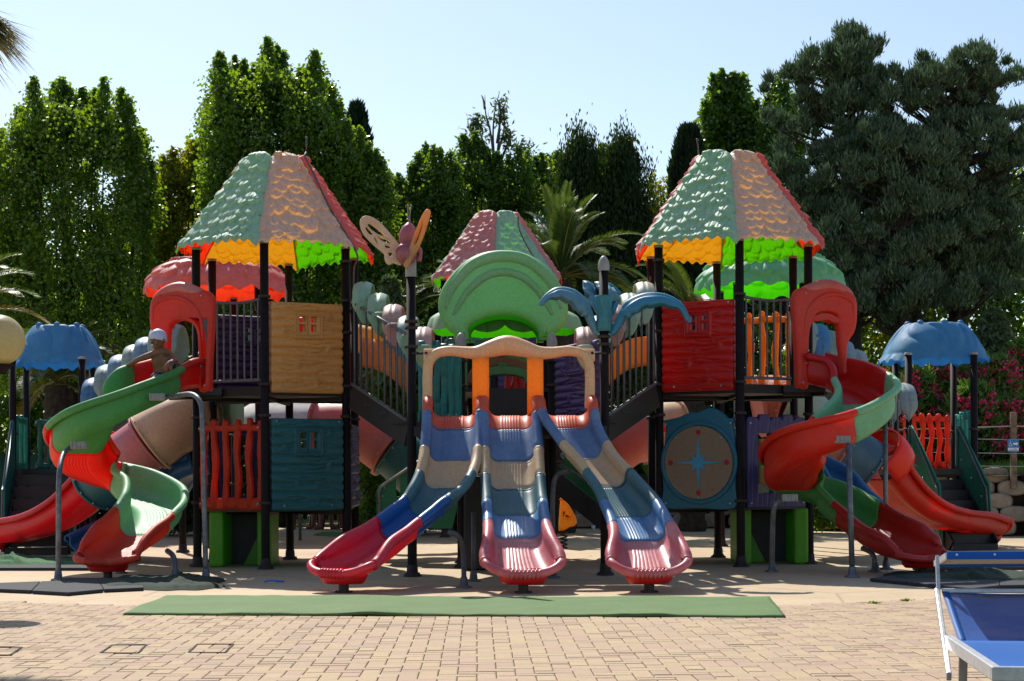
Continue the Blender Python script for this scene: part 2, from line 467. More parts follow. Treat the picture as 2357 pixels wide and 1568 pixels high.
def logpanel(parent, A, B, z0, z1, mat, name='log_panel', seed=1, thick=.055, window=True, inset=.02, knobs=True):
    """moulded log wall between two plan points A, B (x, y)"""
    A, B = Vector((A[0], A[1], 0)), Vector((B[0], B[1], 0)); d = (B-A); Wd = d.length; d.normalize(); nrm = Vector((d.y, -d.x, 0))
    if nrm.y > 0: nrm = -nrm                               # faces the front
    Hh = z1-z0; rg = random.Random(seed); NL = 10
    lines = []
    for i in range(NL):
        for q in range(3):
            x0 = rg.uniform(0, .75); lines.append((i, x0, x0+rg.uniform(.25, .5), rg.uniform(.22, .78), rg.uniform(.1, .24), rg.uniform(6, 12), rg.uniform(0, 6)))
    kn = [(.18, .67), (.83, .85), (.82, .48), (.36, .30), (.64, .13)]
    wx0, wx1, wy0, wy1 = .31, .71, .60, .89
    panes = [(.385, .475, .785, .85), (.545, .635, .785, .85), (.385, .475, .675, .755), (.545, .635, .675, .755)]
    nu, nv = 84, 112
    def rel(u, v):
        f = v*NL; i = int(f); fr = f-i
        h = .036*math.sqrt(max(0, 1-(2*fr-1)**2))
        for (li, xa, xb, y0, am, k, ph) in lines:
            if li == i and xa < u < xb:
                yy = y0+am*math.sin(k*(u-xa)*1.3+ph); e = min(1, (u-xa)/.04, (xb-u)/.04)
                h -= .019*e*math.exp(-((fr-yy)*Hh/NL/.0075)**2)
        for kx, ky in kn:
            r = math.hypot((u-kx)*Wd, (v-ky)*Hh)
            if r < .05: h = h*max(0, (r-.03)/.02) + (1-max(0, (r-.03)/.02))*(.038+.012*math.cos(r*2*PI/.0185)) if r > .03 else .038+.012*math.cos(r*2*PI/.0185)
        if window and wx0 < u < wx1 and wy0 < v < wy1:
            ex = min(u-wx0, wx1-u)*Wd; ey = min(v-wy0, wy1-v)*Hh; e = min(ex, ey)
            h = .060 if e < .020 or .036 < e < .046 else .040
            if e > .046: h = .012
            for (a, b_, c, d_) in panes:
                if a-.024 < u < b_+.024 and c-.024 < v < d_+.024: h = max(h, .038)
        return h
    def pt(u, v, hh):
        f = (v*NL) % 1; sc_ = .010*math.sqrt(max(0, 1-(2*f-1)**2))
        uu = u+(sc_ if u >= 1 else (-sc_ if u <= 0 else 0))
        return A+d*(inset+uu*(Wd-2*inset))+Vector((0, 0, z0+v*Hh))+nrm*hh
    mask = (lambda u, v: not any(a < u < b_ and c < v < d_ for a, b_, c, d_ in panes)) if window else None
    b = MB(); b.slab(lambda u, v: pt(u, v, thick/2+rel(u, v)), lambda u, v: pt(u, v, -thick/2-.4*rel(u, v)), nu, nv, 0, mask)
    o = b.build(name, mat, parent)
    if knobs:
        bolts(o, [pt(u, v, thick/2+.022) for u, v in ((.16, .055), (.84, .055), (.05, .965), (.95, .965))], .017)
    return o

def picket(parent, A, B, z0, z1, mat, name='picket_panel', n=5, seed=3, fix=True):
    A, B = Vector((A[0], A[1], 0)), Vector((B[0], B[1], 0)); d = (B-A); Wd = d.length; d.normalize(); nrm = Vector((d.y, -d.x, 0))
    if nrm.y > 0: nrm = -nrm
    rg = random.Random(seed); Hh = z1-z0; b = MB(); up = Vector((0, 0, 1))
    def rail(v, hh):
        b.slab(lambda s, t: A+d*(.02+s*(Wd-.04))+up*(z0+v*Hh+(t-.5)*hh+.006*math.sin(s*14+v*5))+nrm*(.016+.008*math.sin(t*PI)),
               lambda s, t: A+d*(.02+s*(Wd-.04))+up*(z0+v*Hh+(t-.5)*hh+.006*math.sin(s*14+v*5))-nrm*.016, 24, 4)
    rail(.9, .07); rail(.06, .12*Hh/.9)
    for i in range(n):
        cx = .02+.055+(Wd-.15)*i/(n-1)+.02; w0 = .036; ph = rg.uniform(0, 6); am = 0 if i in (0, n-1) else rg.uniform(.008, .02); top = rg.uniform(-.012, .012) if i not in (0, n-1) else -.02
        def ctr(t, cx=cx, am=am, ph=ph): return cx+am*math.sin(t*9+ph)
        def wd(t, w0=w0, ph=ph): return (w0+.006*math.sin(t*13+ph*2))*(math.sqrt(max(.08, 1-max(0, (t-.965)/.035)**2)))
        def fr(s, t, sg=1, top=top, ctr=ctr, wd=wd, ph=ph):
            x = ctr(t)+(s-.5)*2*wd(t); a = abs(s-.5)*2
            gr = .004*math.sin((s*3.2+.8*math.sin(t*11+ph))*2*PI) if sg > 0 else 0
            return A+d*x+up*(z0+.02+t*(Hh+top-.02))+nrm*sg*(.012+.022*math.sqrt(max(0, 1-a*a))+gr)
        b.slab(fr, lambda s, t, fr=fr: fr(s, t, -1), 12, 46)
    o = b.build(name, mat, parent)
    if fix:
        bolts(o, [A+d*(s*Wd)+up*(z0+v*Hh)+nrm*.034 for s, v in ((.08, .06), (.92, .06), (.07, .9), (.93, .9))], .015)
    return o

def railing(parent, A, B, zb, h, n=7, mat=None, sag=.02, drop=0.0, name='railing', r=.014):
    """grey barred railing from A to B; drop lets the far end sit lower (stairs)"""
    A, B = Vector((A[0], A[1], zb)), Vector((B[0], B[1], zb-drop)); up = Vector((0, 0, 1)); b = MB()
    f = lambda t, z: A+(B-A)*t+up*(z-sag*math.sin(PI*t)*(1 if z > .1 else 0))
    b.tube([f(i/8, h) for i in range(9)], r*1.25, 10); b.tube([f(i/8, .03) for i in range(9)], r*1.25, 10)
    for i in range(n):
        t = (i+.5)/n; b.tube([f(t, .03), f(t, h)], r*.8, 8, cap=False)
    b.tube([f(0.0, -.06), f(0.0, h)], r*1.25, 8)
    return b.build(name, mat or RAIL, parent)

def hexpts(cx, cy, Rr, a0): return [(cx+Rr*math.cos(a0+k*PI/3), cy+Rr*math.sin(a0+k*PI/3)) for k in range(6)]
def deck(parent, pts, z, th=.1, name='deck'):
    b = MB(); n = len(pts); b.add([(x, y, z) for x, y in pts]+[(x, y, z-th) for x, y in pts], [tuple(range(n)), tuple(range(2*n-1, n-1, -1))]+[(i, n+i, n+(i+1) % n, (i+1) % n) for i in range(n)], 0, False)
    c = Vector((sum(p[0] for p in pts)/n, sum(p[1] for p in pts)/n, z-th-.02))
    for x, y in pts: b.bar((x, y, z-th-.02), c, .04, .04)
    return b.build(name, BLACK, parent)

def leafarch(name, parent, c, ax, half, zt, zl, wid, mat, seed=0, ridge=.03, groove=True):
    """puffy arch over a stair; c plan centre, ax unit plan vector along the stair, legs end in rounded lobes"""
    ax = Vector((ax[0], ax[1], 0)).normalized(); sd = Vector((-ax.y, ax.x, 0))
    b = MB(); hgt = zt-zl
    def fn(u, v, off=0.0):
        a = PI*(v); q = -math.cos(a)                       # from one foot over the top to the other
        zz = zl+hgt*math.sin(a)**.62; y = half*q*(1+.06*math.sin(a))
        e = min(v, 1-v)*2
        w_ = wid*.5*(math.sin(min(1, e/.16)*PI/2)**.7 if e < .16 else 1)*(1 if e > .3 else .95+.05)
        s = (u-.5)*2
        puff = ridge*(1-s*s)*(1 if e > .02 else .3)
        if groove: puff -= .012*math.exp(-(s/.09)**2)
        if .26 < e < .31: puff -= .012
        n_ = (sd*q+Vector((0, 0, math.sin(a)))).normalized()
        return Vector((c[0], c[1], zz))+sd*y+ax*(s*w_)+n_*(puff+off)
    b.slab(lambda u, v: fn(u, v), lambda u, v: fn(u, v, -.02-.6*ridge*(1-((u-.5)*2)**2)), 12, 60)
    return b.build(name, mat, parent)

# -- trough slide swept along a path. pts rows: x, y, z, half width, left wall, right wall
def trough(root, rows, secs, lip=.028, flutes=7, sub=7, nsec=30, tailflare=None, relief=0.0, joint=.012):
    rows = spline(rows, sub); rows = [r for r in rows]; n = len(rows)
    Pn = [Vector(r[:3]) for r in rows]
    L = [0.0]
    for i in range(1, n): L.append(L[-1]+(Pn[i]-Pn[i-1]).length)
    T = [((Pn[min(i+1, n-1)]-Pn[max(i-1, 0)]).normalized()) for i in range(n)]
    def prof(hw, hl, hr, e, relv):
        o = []
        K = 9
        # left lip, wall, floor, wall, right lip (x across, z up)
        rb = .45*hw
        def side(h, sg):
            q = []
            for k in range(9):                              # rolled lip
                a = PI*(-.35+1.25*k/8)
                q.append((sg*(hw+lip*1.0-lip*math.cos(a-PI*.0)*-1*-1 if False else hw+lip+lip*math.cos(PI-a*1.0)*-1), h+lip*math.sin(a)))
            return q
        left = [(-(hw+lip-lip*math.cos(PI*(1.15-1.15*k/8)-0.0)*-1*-1), 0) for k in range(0)]
        def lipc(h, sg):
            # circle centred just outside the wall top, from outside bottom over the top to the inside
            return [(sg*(hw+lip*.9+lip*math.cos(a)), h+lip*math.sin(a)) for a in [(-.55+1.55*k/8)*PI for k in range(9)]]
        Lp = lipc(hl, -1); Rp = lipc(hr, 1)
        wl = [(-hw*(1-.02*math.sin(PI*k/5)), hl-(hl-rb)*k/5) for k in range(1, 6)]
        wr = [(hw*(1-.02*math.sin(PI*k/5)), hr-(hr-rb)*k/5) for k in range(1, 6)]
        cl = [(-hw+rb*(1-math.cos(a)), rb-rb*math.sin(a)) for a in [PI/2*k/5 for k in range(1, 6)]]
        cr = [(-x, z) for x, z in cl]
        fl = []
        m_ = 28
        for k in range(1, m_):
            x = -hw+rb+(2*hw-2*rb)*k/m_
            fx = x/(hw*.42)
            fl.append((x, (.0075*(.5+.5*math.cos(fx*PI*flutes)) if abs(fx) < 1 else 0)*1.0))
        o = Lp+wl+cl+fl+cr[::-1]+wr[::-1]+Rp[::-1]
        if e: # collar: push outwards
            o = [(x*(1+.0), z) for x, z in o]
        return o
    bounds = [0.0]+[s[0] for s in secs]
    tot = L[-1]; parts = []
    for si, (t1, mat, nm) in enumerate(secs):
        t0 = bounds[si]+(.0022/tot if si else 0); b = MB(); ring = []
        idx = [i for i in range(n) if t0*tot-1e-6 <= L[i] <= t1*tot+1e-6]
        fr = [L[i]/tot for i in idx]
        ts = sorted(set([t0, t0+.006, t0+.014]+fr+[t1-.014, t1-.006, t1]))
        ts = [t for t in ts if t0 <= t <= t1]
        for t in ts:
            r = [float(np.interp(t*tot, L, [rows[i][k] for i in range(n)])) for k in range(6)]
            Tt = Vector([float(np.interp(t*tot, L, [T[i][k] for i in range(n)])) for k in range(3)]).normalized()
            S = Tt.cross(Vector((0, 0, 1))); S.normalize(); Up = S.cross(Tt); Up = (Up*.5+Vector((0, 0, 1))*.5).normalized()
            de = min(t-t0, t1-t)*tot; col = joint if de < .03 and si > 0 else 0
            if de < .004 and si > 0: col = -.0015
            p = prof(r[3]+col*.5, r[4]+col*.3, r[5]+col*.3, 0, 0)
            ring.append([Vector(r[:3])+S*x+Up*(z-col*.6) for x, z in p])
        k = len(ring[0])
        vs = [q for rg_ in ring for q in rg_]
        fs = [(i*k+j, i*k+j+1, (i+1)*k+j+1, (i+1)*k+j) for i in range(len(ring)-1) for j in range(k-1)]
        b.add(vs, [f[::-1] for f in fs])
        o = b.build(nm, mat, root); parts.append(o)
        # outer skin a little below, so the shell is a hollow moulding with its own underside
        o.data.materials.clear(); o.data.materials.append(mat)
        md = o.modifiers.new('shell', 'SOLIDIFY'); md.thickness = .014; md.offset = -1; md.use_even_offset = False
    return parts

def strut(root, pts, r=.024, mat=None, name='support_leg', foot=True):
    b = MB(); b.tube([tuple(p) for p in spline(pts, 6)] if len(pts) > 2 else pts, r, 12)
    if foot:
        p = pts[-1]; b.lathe((p[0], p[1], 0), [(r+.05, 0), (r+.05, .01), (r+.016, .02), (r+.008, .09), (r, .1)], 14)
    return b.build(name, mat or GALV, root)
def ends(rows):
    r, r2 = rows[-1], rows[-2]; d = Vector((r[0]-r2[0], r[1]-r2[1], 0)).normalized(); return rows, d, Vector((d.y, -d.x, 0))
def endlip(root, rows, d, sd, mat, w=.30, n=7, sd_w=1.0):
    r = rows[-1]; c = Vector((r[0], r[1], r[2]))
    b = MB()
    # rounded bowl edge from one lip to the other
    pts = []
    for i in range(121):
        a = PI*i/120; x = -math.cos(a); 
        xx = (r[3]+.033)*x*(1+.06*math.sin(2*a if a < PI/2 else 2*(PI-a))); fwd = -.03+.19*(math.sin(a)**.7)
        zz = c.z+.025+(r[4]-.02)*(abs(x)**3.0)
        pts.append(Vector((c.x, c.y, zz))+sd*xx+d*fwd)
    rad = [.037+(.011*math.cos((i-60)*2*PI/4.0) if 46 <= i <= 74 else 0) for i in range(121)]
    b.tube(pts, rad, 14)
    # floor filling up to the rim
    def fl(u, v):
        p = pts[int(round(u*120))]; q = Vector((c.x, c.y, 0))+sd*((r[3])*(2*u-1)*.98)
        x = 2*u-1; q.z = c.z+.003+(r[4])*max(0, (abs(x)-.62)/.38)**2
        t = v; o = q.lerp(p, t); o.z = q.z*(1-t)+(p.z-.0)*t - .012*math.sin(PI*t); return o
    b.grid(fl, 120, 8)
    def fl2(u, v): o = Vector(fl(u, v)); o.z -= .016; return o
    b.grid(fl2, 120, 8, flip=True)
    b.build('end_lip', mat, root)
    # pedestal bulge and steel foot
    b = MB(); pc = c+d*.0; b.lathe((pc.x, pc.y, .075), [(.10, 0), (.17, .0), (.20, .03), (.22, .10), (.2, .13)], 24, sy=.7); b.build('exit_base', plastic('#d01010', '#f01010', .1, .35), root)
    b = MB(); b.lathe((pc.x, pc.y, 0), [(.045, 0), (.045, .09)], 14); b.box((pc.x, pc.y, .006), (.15, .12, .012)); b.build('steel_foot', CLAMP, root)
# ---------------------------------------------------------------- the two front towers
ZD1, ZD0 = 2.0, .70                                        # decks
def tower(side):
    s = 1 if side == 'L' else -1
    Dc = 18.57; cx, cy = (-2.70 if s == 1 else 2.50), Dc; Rr = .97
    root = thing('play_tower', 'left play tower, leaf roof over cream and dark teal log walls' if s == 1 else
                 'right play tower, leaf roof over red log wall and round compass panel', 'play tower', (cx, cy, 0), 'front play towers')
    A = [R(-90+60*k*s) for k in range(6)]
    pts = [(cx+Rr*math.cos(a), cy+Rr*math.sin(a)) for a in A]   # 0 front, 1 towards the middle, 2,3 back, 4,5 outer
    zt = 3.56
    for k, (x, y) in enumerate(pts):
        post(root, x, y, zt, collars=(ZD1+.02, ZD1+.98, ZD0+.02, ZD0+.98) if k != 1 else (ZD1+.02, ZD1+.98, ZD0+.98, ZD1+.62+.35*0, ZD1+1.42))
    # sequence of colours by azimuth: left face green, right face cream whatever the side
    if s == 1:
        a0 = R(-93.5); cols = [M_CREAM, M_REDP, M_GREEN, M_CREAM, M_REDP, M_GREEN]
    else:
        a0 = R(-93.5); cols = [M_CREAM, M_REDP, M_GREEN, M_CREAM, M_PINKP, M_GREEN]
    if s == 1: cols = [M_CREAM, M_REDP, M_GREEN, M_CREAM, M_REDP, M_GREEN]
    cone_roof(root, cx, cy, a0, zt-.02, 4.68, 1.17, .34, cols, 3 if s == 1 else 5)
    deck(root, pts, ZD1); deck(root, pts, ZD0, .08)
    # outer extension of the upper deck for the slide mouth
    e = Vector((pts[5][0], pts[5][1], 0)); o5 = Vector((pts[0][0], pts[0][1], 0))
    ux = -s
    ext = [(pts[5][0], pts[5][1]), (pts[5][0]+.32*s*1, pts[5][1]-.22), (pts[5][0]-.12*s, pts[5][1]-.35), (pts[5][0]-.32*s, pts[5][1]+.1)]
    deck(root, ext, ZD1-.003, .08, 'slide_platform')
    up = ZD1+.02
    if s == 1:
        logpanel(root, pts[0], pts[1], ZD1-.07, ZD1+.93, plastic('#eaa85e', '#f0a440', .14, .55, fade='#dd9c54'), 'log_panel', 1, inset=.07)
        logpanel(root, pts[2], pts[3], ZD1-.02, ZD1+.93, plastic('#f01408', '#ff1a08', .3, .4), 'log_panel', 2, inset=.07)
        logpanel(root, pts[4], pts[3], ZD1-.0, ZD1+.93, plastic('#3d2a5c', '#3a2460', .12, .4), 'log_panel', 3, inset=.05)
        logpanel(root, pts[0], pts[1], ZD0-.07, ZD0+.95, plastic('#2b6c72', '#1d6a68', .1, .5, fade='#2a656b'), 'log_panel', 1, inset=.07)
        picket(root, pts[5], pts[0], ZD0-.05, ZD0+.95, plastic('#d4370f', '#ff4510', .3, .4, bump=.25, kind='wood'), 'picket_panel', 6)
        logpanel(root, pts[1], pts[2], ZD0-.05, ZD0+.9, plastic('#6b5a86', '#6a4a90', .15, .45), 'log_panel', 5, inset=.05, window=False)
        picket(root, pts[4], pts[3], ZD0-.05, ZD0+.95, plastic('#3b2f66', '#3d2f70', .1, .4, bump=.25, kind='wood'), 'picket_panel', 5, 8)
        m1, m2 = pts[5], pts[0]
    else:
        logpanel(root, pts[1], pts[0], ZD1-.07, ZD1+.93, plastic('#c4140c', '#ff2010', .22, .3, fade='#cf2a1c'), 'log_panel', 1, inset=.07)
        logpanel(root, pts[3], pts[2], ZD1, ZD1+.93, plastic('#3d2a5c', '#3a2460', .12, .4), 'log_panel', 3, inset=.05)
        picket(root, pts[3], pts[4], ZD1-.05, ZD1+.95, plastic('#f5a81e', '#ffa800', .36, .4, bump=.25, kind='wood'), 'picket_panel', 6, 11)
        picket(root, pts[3], pts[2], ZD0-.05, ZD0+.95, plastic('#c8200c', '#ff2a10', .3, .4, bump=.25, kind='wood'), 'picket_panel', 5, 12)
        # compass panel
        a, b = Vector((*pts[1], ZD0-.06)), Vector((*pts[0], ZD0-.06)); wv = (b-a); W_ = wv.length
        M_ = frame(a+wv.normalized()*.06, wv); W_ -= .12
        out = spline([(0, 0), (W_*.5, -.005), (W_, 0), (W_+.012, .25), (W_+.02, .5), (W_+.005, .8), (W_-.02, .9), (W_, .985), (W_-.07, .985), (W_*.86, 1.03), (W_*.73, 1.095), (W_*.62, 1.10), (W_*.5, 1.06), (W_*.36, 1.055), (W_*.22, 1.01), (.06, .985), (0, .97), (.025, .9), (.01, .7), (-.015, .45), (-.01, .2)], 5, True)
        TB = plastic('#2a6f86', '#2a7890', .12, .42)
        panel = shape2d('compass_panel', [out], M_, .07, TB, root, .02)
        cxl, cyl, rr = W_*.51, .50, .405
        ring = MB(); ring.tube([M_ @ Vector((cxl+(rr+.03)*math.cos(t), cyl+(rr+.03)*math.sin(t), .03)) for t in [2*PI*i/48 for i in range(48)]], .03, 10, closed=True); ring.build('dial_rim', TB, root)
        disc = shape2d('dial', [[(cxl+rr*math.cos(t), cyl+rr*math.sin(t)) for t in [2*PI*i/64 for i in range(64)]]], M_ @ Matrix.Translation((0, 0, .042)), .016, simple('brown_dial', '#8c7860', '#7e6b56', 40, .55), root)
        star = []
        for i in range(16):
            rads = {0: .32, 4: .30, 8: .32, 12: .30}.get(i, .125 if i % 2 == 0 else .062)
            if i in (1, 15, 7, 9, 3, 5, 11, 13): rads = .056
            t = PI/2-i*PI/8; star.append((cxl+rads*math.cos(t), cyl+rads*math.sin(t)))
        shape2d('compass_star', [star], M_ @ Matrix.Translation((0, 0, .054)), .008, simple('star_blue', '#4593b8', '#4593b8', 20, .5), disc)
        for t in (0, PI/2, PI, 3*PI/2):
            bd = MB(); c0 = Vector((cxl+.335*math.cos(t), cyl+.335*math.sin(t), .0535))
            bd.add([M_ @ (c0+Vector((.03*math.cos(q), .03*math.sin(q), 0))) for q in [2*PI*i/20 for i in range(20)]], [tuple(range(20))], 0, False)
            bd.build('compass_dot', simple('dot_red', '#a3141a', '#a3141a', 20, .5), disc)
        bolts(disc, [M_ @ Vector((cxl+.385*math.cos(i*PI/4+PI/2), cyl+.385*math.sin(i*PI/4+PI/2), .054)) for i in range(8)], .013)
        bolts(panel, [M_ @ Vector((q[0], q[1], .04)) for q in ((.03, .05), (W_-.05, .05), (.03, .93), (W_-.04, .93))], .016)
        # purple number panel with turning blocks
        a, b = Vector((*pts[0], ZD0-.06)), Vector((*pts[5], ZD0-.06)); wv = (b-a); W_ = wv.length-.14
        M_ = frame(a+wv.normalized()*.07, wv)
        PU = plastic('#3f3672', '#4a3a8a', .08, .42, bump=.25, kind='wood')
        outl = [(0, 0), (W_, 0), (W_, .93)]
        for i in range(5):
            x1 = W_-i*W_/5; x0 = x1-W_/5; tp = 1.0+(.03 if i % 2 else .0)
            outl += [(x1-.008, tp-.03), (x1-.025, tp), (x0+.025, tp), (x0+.008, tp-.03), (x0, .965)]
        outl.append((0, .93))
        hs = []
        wn = W_/5
        for i in (1, 3):
            hs.append([(wn*i-.01, .16), (wn*(i+1)+.01, .16), (wn*(i+1)+.01, .82), (wn*i-.01, .82)])
        nfr = shape2d('number_frame', [outl]+hs, M_, .06, PU, root, .012)
        YB = plastic('#b0904a', '#b0904a', 0, .5); num = simple('black_paint', '#0b0b0c', '#0b0b0c', 10, .5)
        for i, col in ((1, '17'), (3, '25')):
            for j, ch in enumerate(col):
                zc = .66-.30*j
                b_ = MB(); b_.box(M_ @ Vector((wn*(i+.5), zc, 0)), (.135, .20, .10), M=M_.to_3x3()); bm_ = b_.build('number_block', YB, root, bevel=.012)
                textobj('number', ch, .17, M_ @ Matrix.Translation((wn*(i+.5), zc+.0, .0515)), num, bm_)
        bolts(nfr, [M_ @ Vector((q[0], q[1], .034)) for q in ((.05, .05), (W_-.05, .05), (.04, .93), (W_-.04, .93))], .016)
    # barred railings: front outer, back outer
    f5 = Vector(pts[5]); f0 = Vector(pts[0])
    railing(root, f0+(f5-f0)*.04, f0+(f5-f0)*.74, ZD1+.04, .92, 7, sag=.03)
    railing(root, pts[5], pts[4], ZD1+.04, .92, 9)
    # lime green base boxes with black steps inside
    LM = M_LIME
    xa, xb = (-3.32, -2.78) if s == 1 else (2.60, 3.24)
    for xx in (xa, xb):
        b = MB(); b.box((xx, cy-.25, .315), (.16, .62, .63)); b.build('crawl_box_side', LM, root, bevel=.03)
    b = MB(); b.box(((xa+xb)/2, cy+.06, .3), (abs(xb-xa)-.02, .05, .6)); b.build('crawl_box_back', BLACK, root)
    M_ = frame(((xb-.08) if s == 1 else (xa+.08), cy-.12, 0), (-s, 0, 0) if s == 1 else (1, 0, 0))
    tri = [(0.0, 0.0), (.22, 0), (.0, .45)]
    if s == 1: M_ = frame((xb-.08, cy-.12, 0), (1, 0, 0)); tri = [(0, 0), (0, .45), (-.22, 0)]
    shape2d('crawl_box_brace', [tri], M_, .03, LM, root, .004)
    return root, pts, (cx, cy)
TL, pL, cL = tower('L')
TR, pR, cR = tower('R')

# lightning rods with cables clamped over the roofs (thin metal rod and conduit)
def rod(top, path, label):
    t = thing('lightning_rod', label, 'lightning rod', path[-1], 'lightning rods on the roofs')
    b = MB(); b.tube(spline(path, 6), .011, 8); b.build('cable', simple('old_conduit', '#4e4a45', '#6a655e', 20, .6, .3), t)
    b = MB(); b.tube([path[0], top], .009, 8); b.ball(top, .018, 8); b.build('tip', simple('old_conduit', '#4e4a45', '#6a655e', 20, .6, .3), t)
rod(P(706, 318, 18.3), [P(705, 350, 18.3), P(703, 362, 18.2), P(722, 400, 18.15), P(760, 480, 18.05), P(800, 545, 17.95), P(823, 590, 17.9), P(815, 620, 17.95), P(815, 700, 18.0), P(817, 880, 18.0)], 'thin bent metal rod running down the red side of the left roof')
rod(P(1605, 322, 19.3), [P(1607, 345, 19.3), P(1608, 375, 19.35), P(1590, 420, 19.5), P(1500, 590, 19.5), P(1486, 600, 19.3), P(1497, 640, 19.0), P(1490, 670, 18.9), P(1488, 800, 18.9)], 'thin metal rod standing behind the top of the right roof')

# ---------------------------------------------------------------- spiral slides
def spiral(side):
    s = 1 if side == 'L' else -1
    def Q(u, v, D): return P(u if s == 1 else 2*1160.5-u, v, D)
    root = thing('spiral_slide', 'open spiral slide in red and green bands turning left of the left tower' if s == 1 else
                 'open spiral slide in red and green bands turning right of the right tower', 'slide', tuple(Q(270, 1086, 17.0).xy)+(0,), 'spiral slides')
    RD = plastic('#cf1410', '#e5180c', .18, .32, fade='#d6281c'); RB = plastic('#e8280e', '#ff3a12', .3, .36, fade='#e03a20'); RD2 = plastic('#b51612', '#e01a10', .16, .34, fade='#c2362c')
    GN = plastic('#4c9a4c', '#3aa838', .2, .5, fade='#5fa75f'); GN2 = plastic('#7cc48a', '#58b860', .22, .5, fade='#93cf9f')
    if s == 1: RE = plastic('#d8321a', '#f03c18', .22, .5, fade='#cf4a30')
    else: RE = RD2
    hw = .27
    def row(u, zb, D, w=hw, a=.30, c=.30):
        p = Q(u, 1086, D); return (p.x, p.y, zb, w, a, c) if s == 1 else (p.x, p.y, zb, w, c, a)
    # left wall is the outer one while heading left at the front (a = left of travel)
    rows = [row(432, 1.99, 17.75, .27, .30, .34), row(388, 1.93, 17.42), row(330, 1.76, 16.95, .28, .28, .36), row(264, 1.55, 16.75, .28, .28, .34), row(208, 1.38, 16.82, .28, .28, .34), row(177, 1.20, 17.15, .28, .30, .34),
            row(190, 1.03, 17.58, .28, .30, .34), row(240, .89, 17.85, .28, .30, .34), row(300, .76, 17.82, .28, .30, .34), row(352, .64, 17.45, .28, .26, .34), row(356, .50, 16.98, .28, .24, .32), row(326, .36, 16.6, .29, .22, .28),
            row(290, .26, 16.32, .30, .20, .26), row(262, .18, 16.14, .32, .14, .18), row(247, .15, 16.05, .32, .06, .08)]
    if s == 1:
        trough(root, rows, [(.11, RD, 'top_section'), (.36, GN, 'green_section'), (.565, RB, 'lower_red_section'), (.865, GN2, 'pale_green_section'), (1.0, RE, 'exit_section')], sub=7, joint=.014)
    else:
        def rr_(u, zb, D, w=.285, a=.33, c=.28):
            p = P(u, 1086, D); return (p.x, p.y, zb, w, a, c)
        rows = [rr_(1872, 1.99, 17.72, .27, .34, .30), rr_(1935, 1.90, 17.55, .27, .33, .30), rr_(1978, 1.74, 17.28), rr_(1998, 1.57, 16.85, .28), rr_(1962, 1.39, 16.45, .28), rr_(1905, 1.23, 16.25, .28), rr_(1852, 1.07, 16.4, .28, .34, .26),
                rr_(1822, .92, 16.85, .28, .34, .26), rr_(1828, .79, 17.25, .28, .32, .28), rr_(1885, .66, 17.33, .28, .28, .28), rr_(1945, .49, 17.1, .28, .26, .28), rr_(2005, .33, 16.7, .29, .25, .26), rr_(2058, .20, 16.3, .32, .26, .24), rr_(2098, .15, 16.1, .33, .2, .18), rr_(2122, .14, 16.0, .33, .06, .06)]
        trough(root, rows, [(.13, RD, 'top_section'), (.36, GN2, 'pale_green_section'), (.60, RB, 'lower_red_section'), (.79, GN, 'green_section'), (1.0, RE, 'exit_section')], sub=7, joint=.014)
    endlip(root, *ends(rows), RE, sd_w=.9)
    # hood over the mouth: outline with an arched opening and a narrow slot
    if s == 1: A_, B_ = Q(348, 1086, 17.72), Q(497, 1086, 17.50)
    else: A_, B_ = Q(497, 1086, 17.50), Q(348, 1086, 17.72)
    A_.z = B_.z = ZD1-.05
    wv = B_-A_; W_ = wv.length; M_ = frame(A_, wv)
    k = W_/149.0
    def mk(pts_): 
        o = [(((u-348) if s == 1 else (497-u))*k, (888-v)*k) for u, v in pts_]
        return o if s == 1 else o[::-1]
    out = mk(spline([(371, 795), (356, 770), (350, 740), (353, 700), (372, 682), (395, 672), (418, 668), (440, 675), (458, 680), (476, 681), (490, 688), (497, 706), (495, 760), (490, 830), (488, 884), (480, 888), (463, 886), (462, 820), (459, 770), (448, 750), (425, 742), (405, 748), (396, 760), (393, 795), (390, 815), (385, 860), (376, 850)], 6, True))
    slot = mk(spline([(397, 742), (402, 735), (420, 731), (440, 734), (446, 740), (440, 741), (420, 738), (404, 744)], 4, True))
    HR = plastic('#e23622', '#ff2c10', .22, .48, fade='#dc4634')
    hdo = shape2d('entry_hood', [out, slot], M_, .13, HR, root, .045, 4)
    b = MB(); bl = [(mk([(x, y)])[0]) for x, y in spline([(361, 745), (362, 712), (385, 697), (415, 694), (445, 706), (468, 735), (475, 790)], 6)]
    b.tube([M_ @ Vector((x, y, .056)) for x, y in bl], [.028*math.sin(PI*(i+1)/(len(bl)+1))**.5 for i in range(len(bl))], 10); b.build('hood_rib', HR, root)
    bl = [mk([q])[0] for q in spline([(356, 716), (366, 694), (390, 680), (418, 675), (445, 681), (470, 690), (490, 702)], 6)]
    b = MB(); b.tube([M_ @ Vector((x, y, .0)) for x, y in bl], [.075*math.sin(PI*(i+1.5)/(len(bl)+2))**.5 for i in range(len(bl))], 12); b.build('hood_crown', plastic('#d6604f', '#ff2c10', .16, .42, fade='#d98478'), root)
    bolts(hdo, [M_ @ Vector((*mk([q])[0], .07)) for q in ((472, 693), (466, 812), (470, 838), (479, 878), (455, 870))], .013)
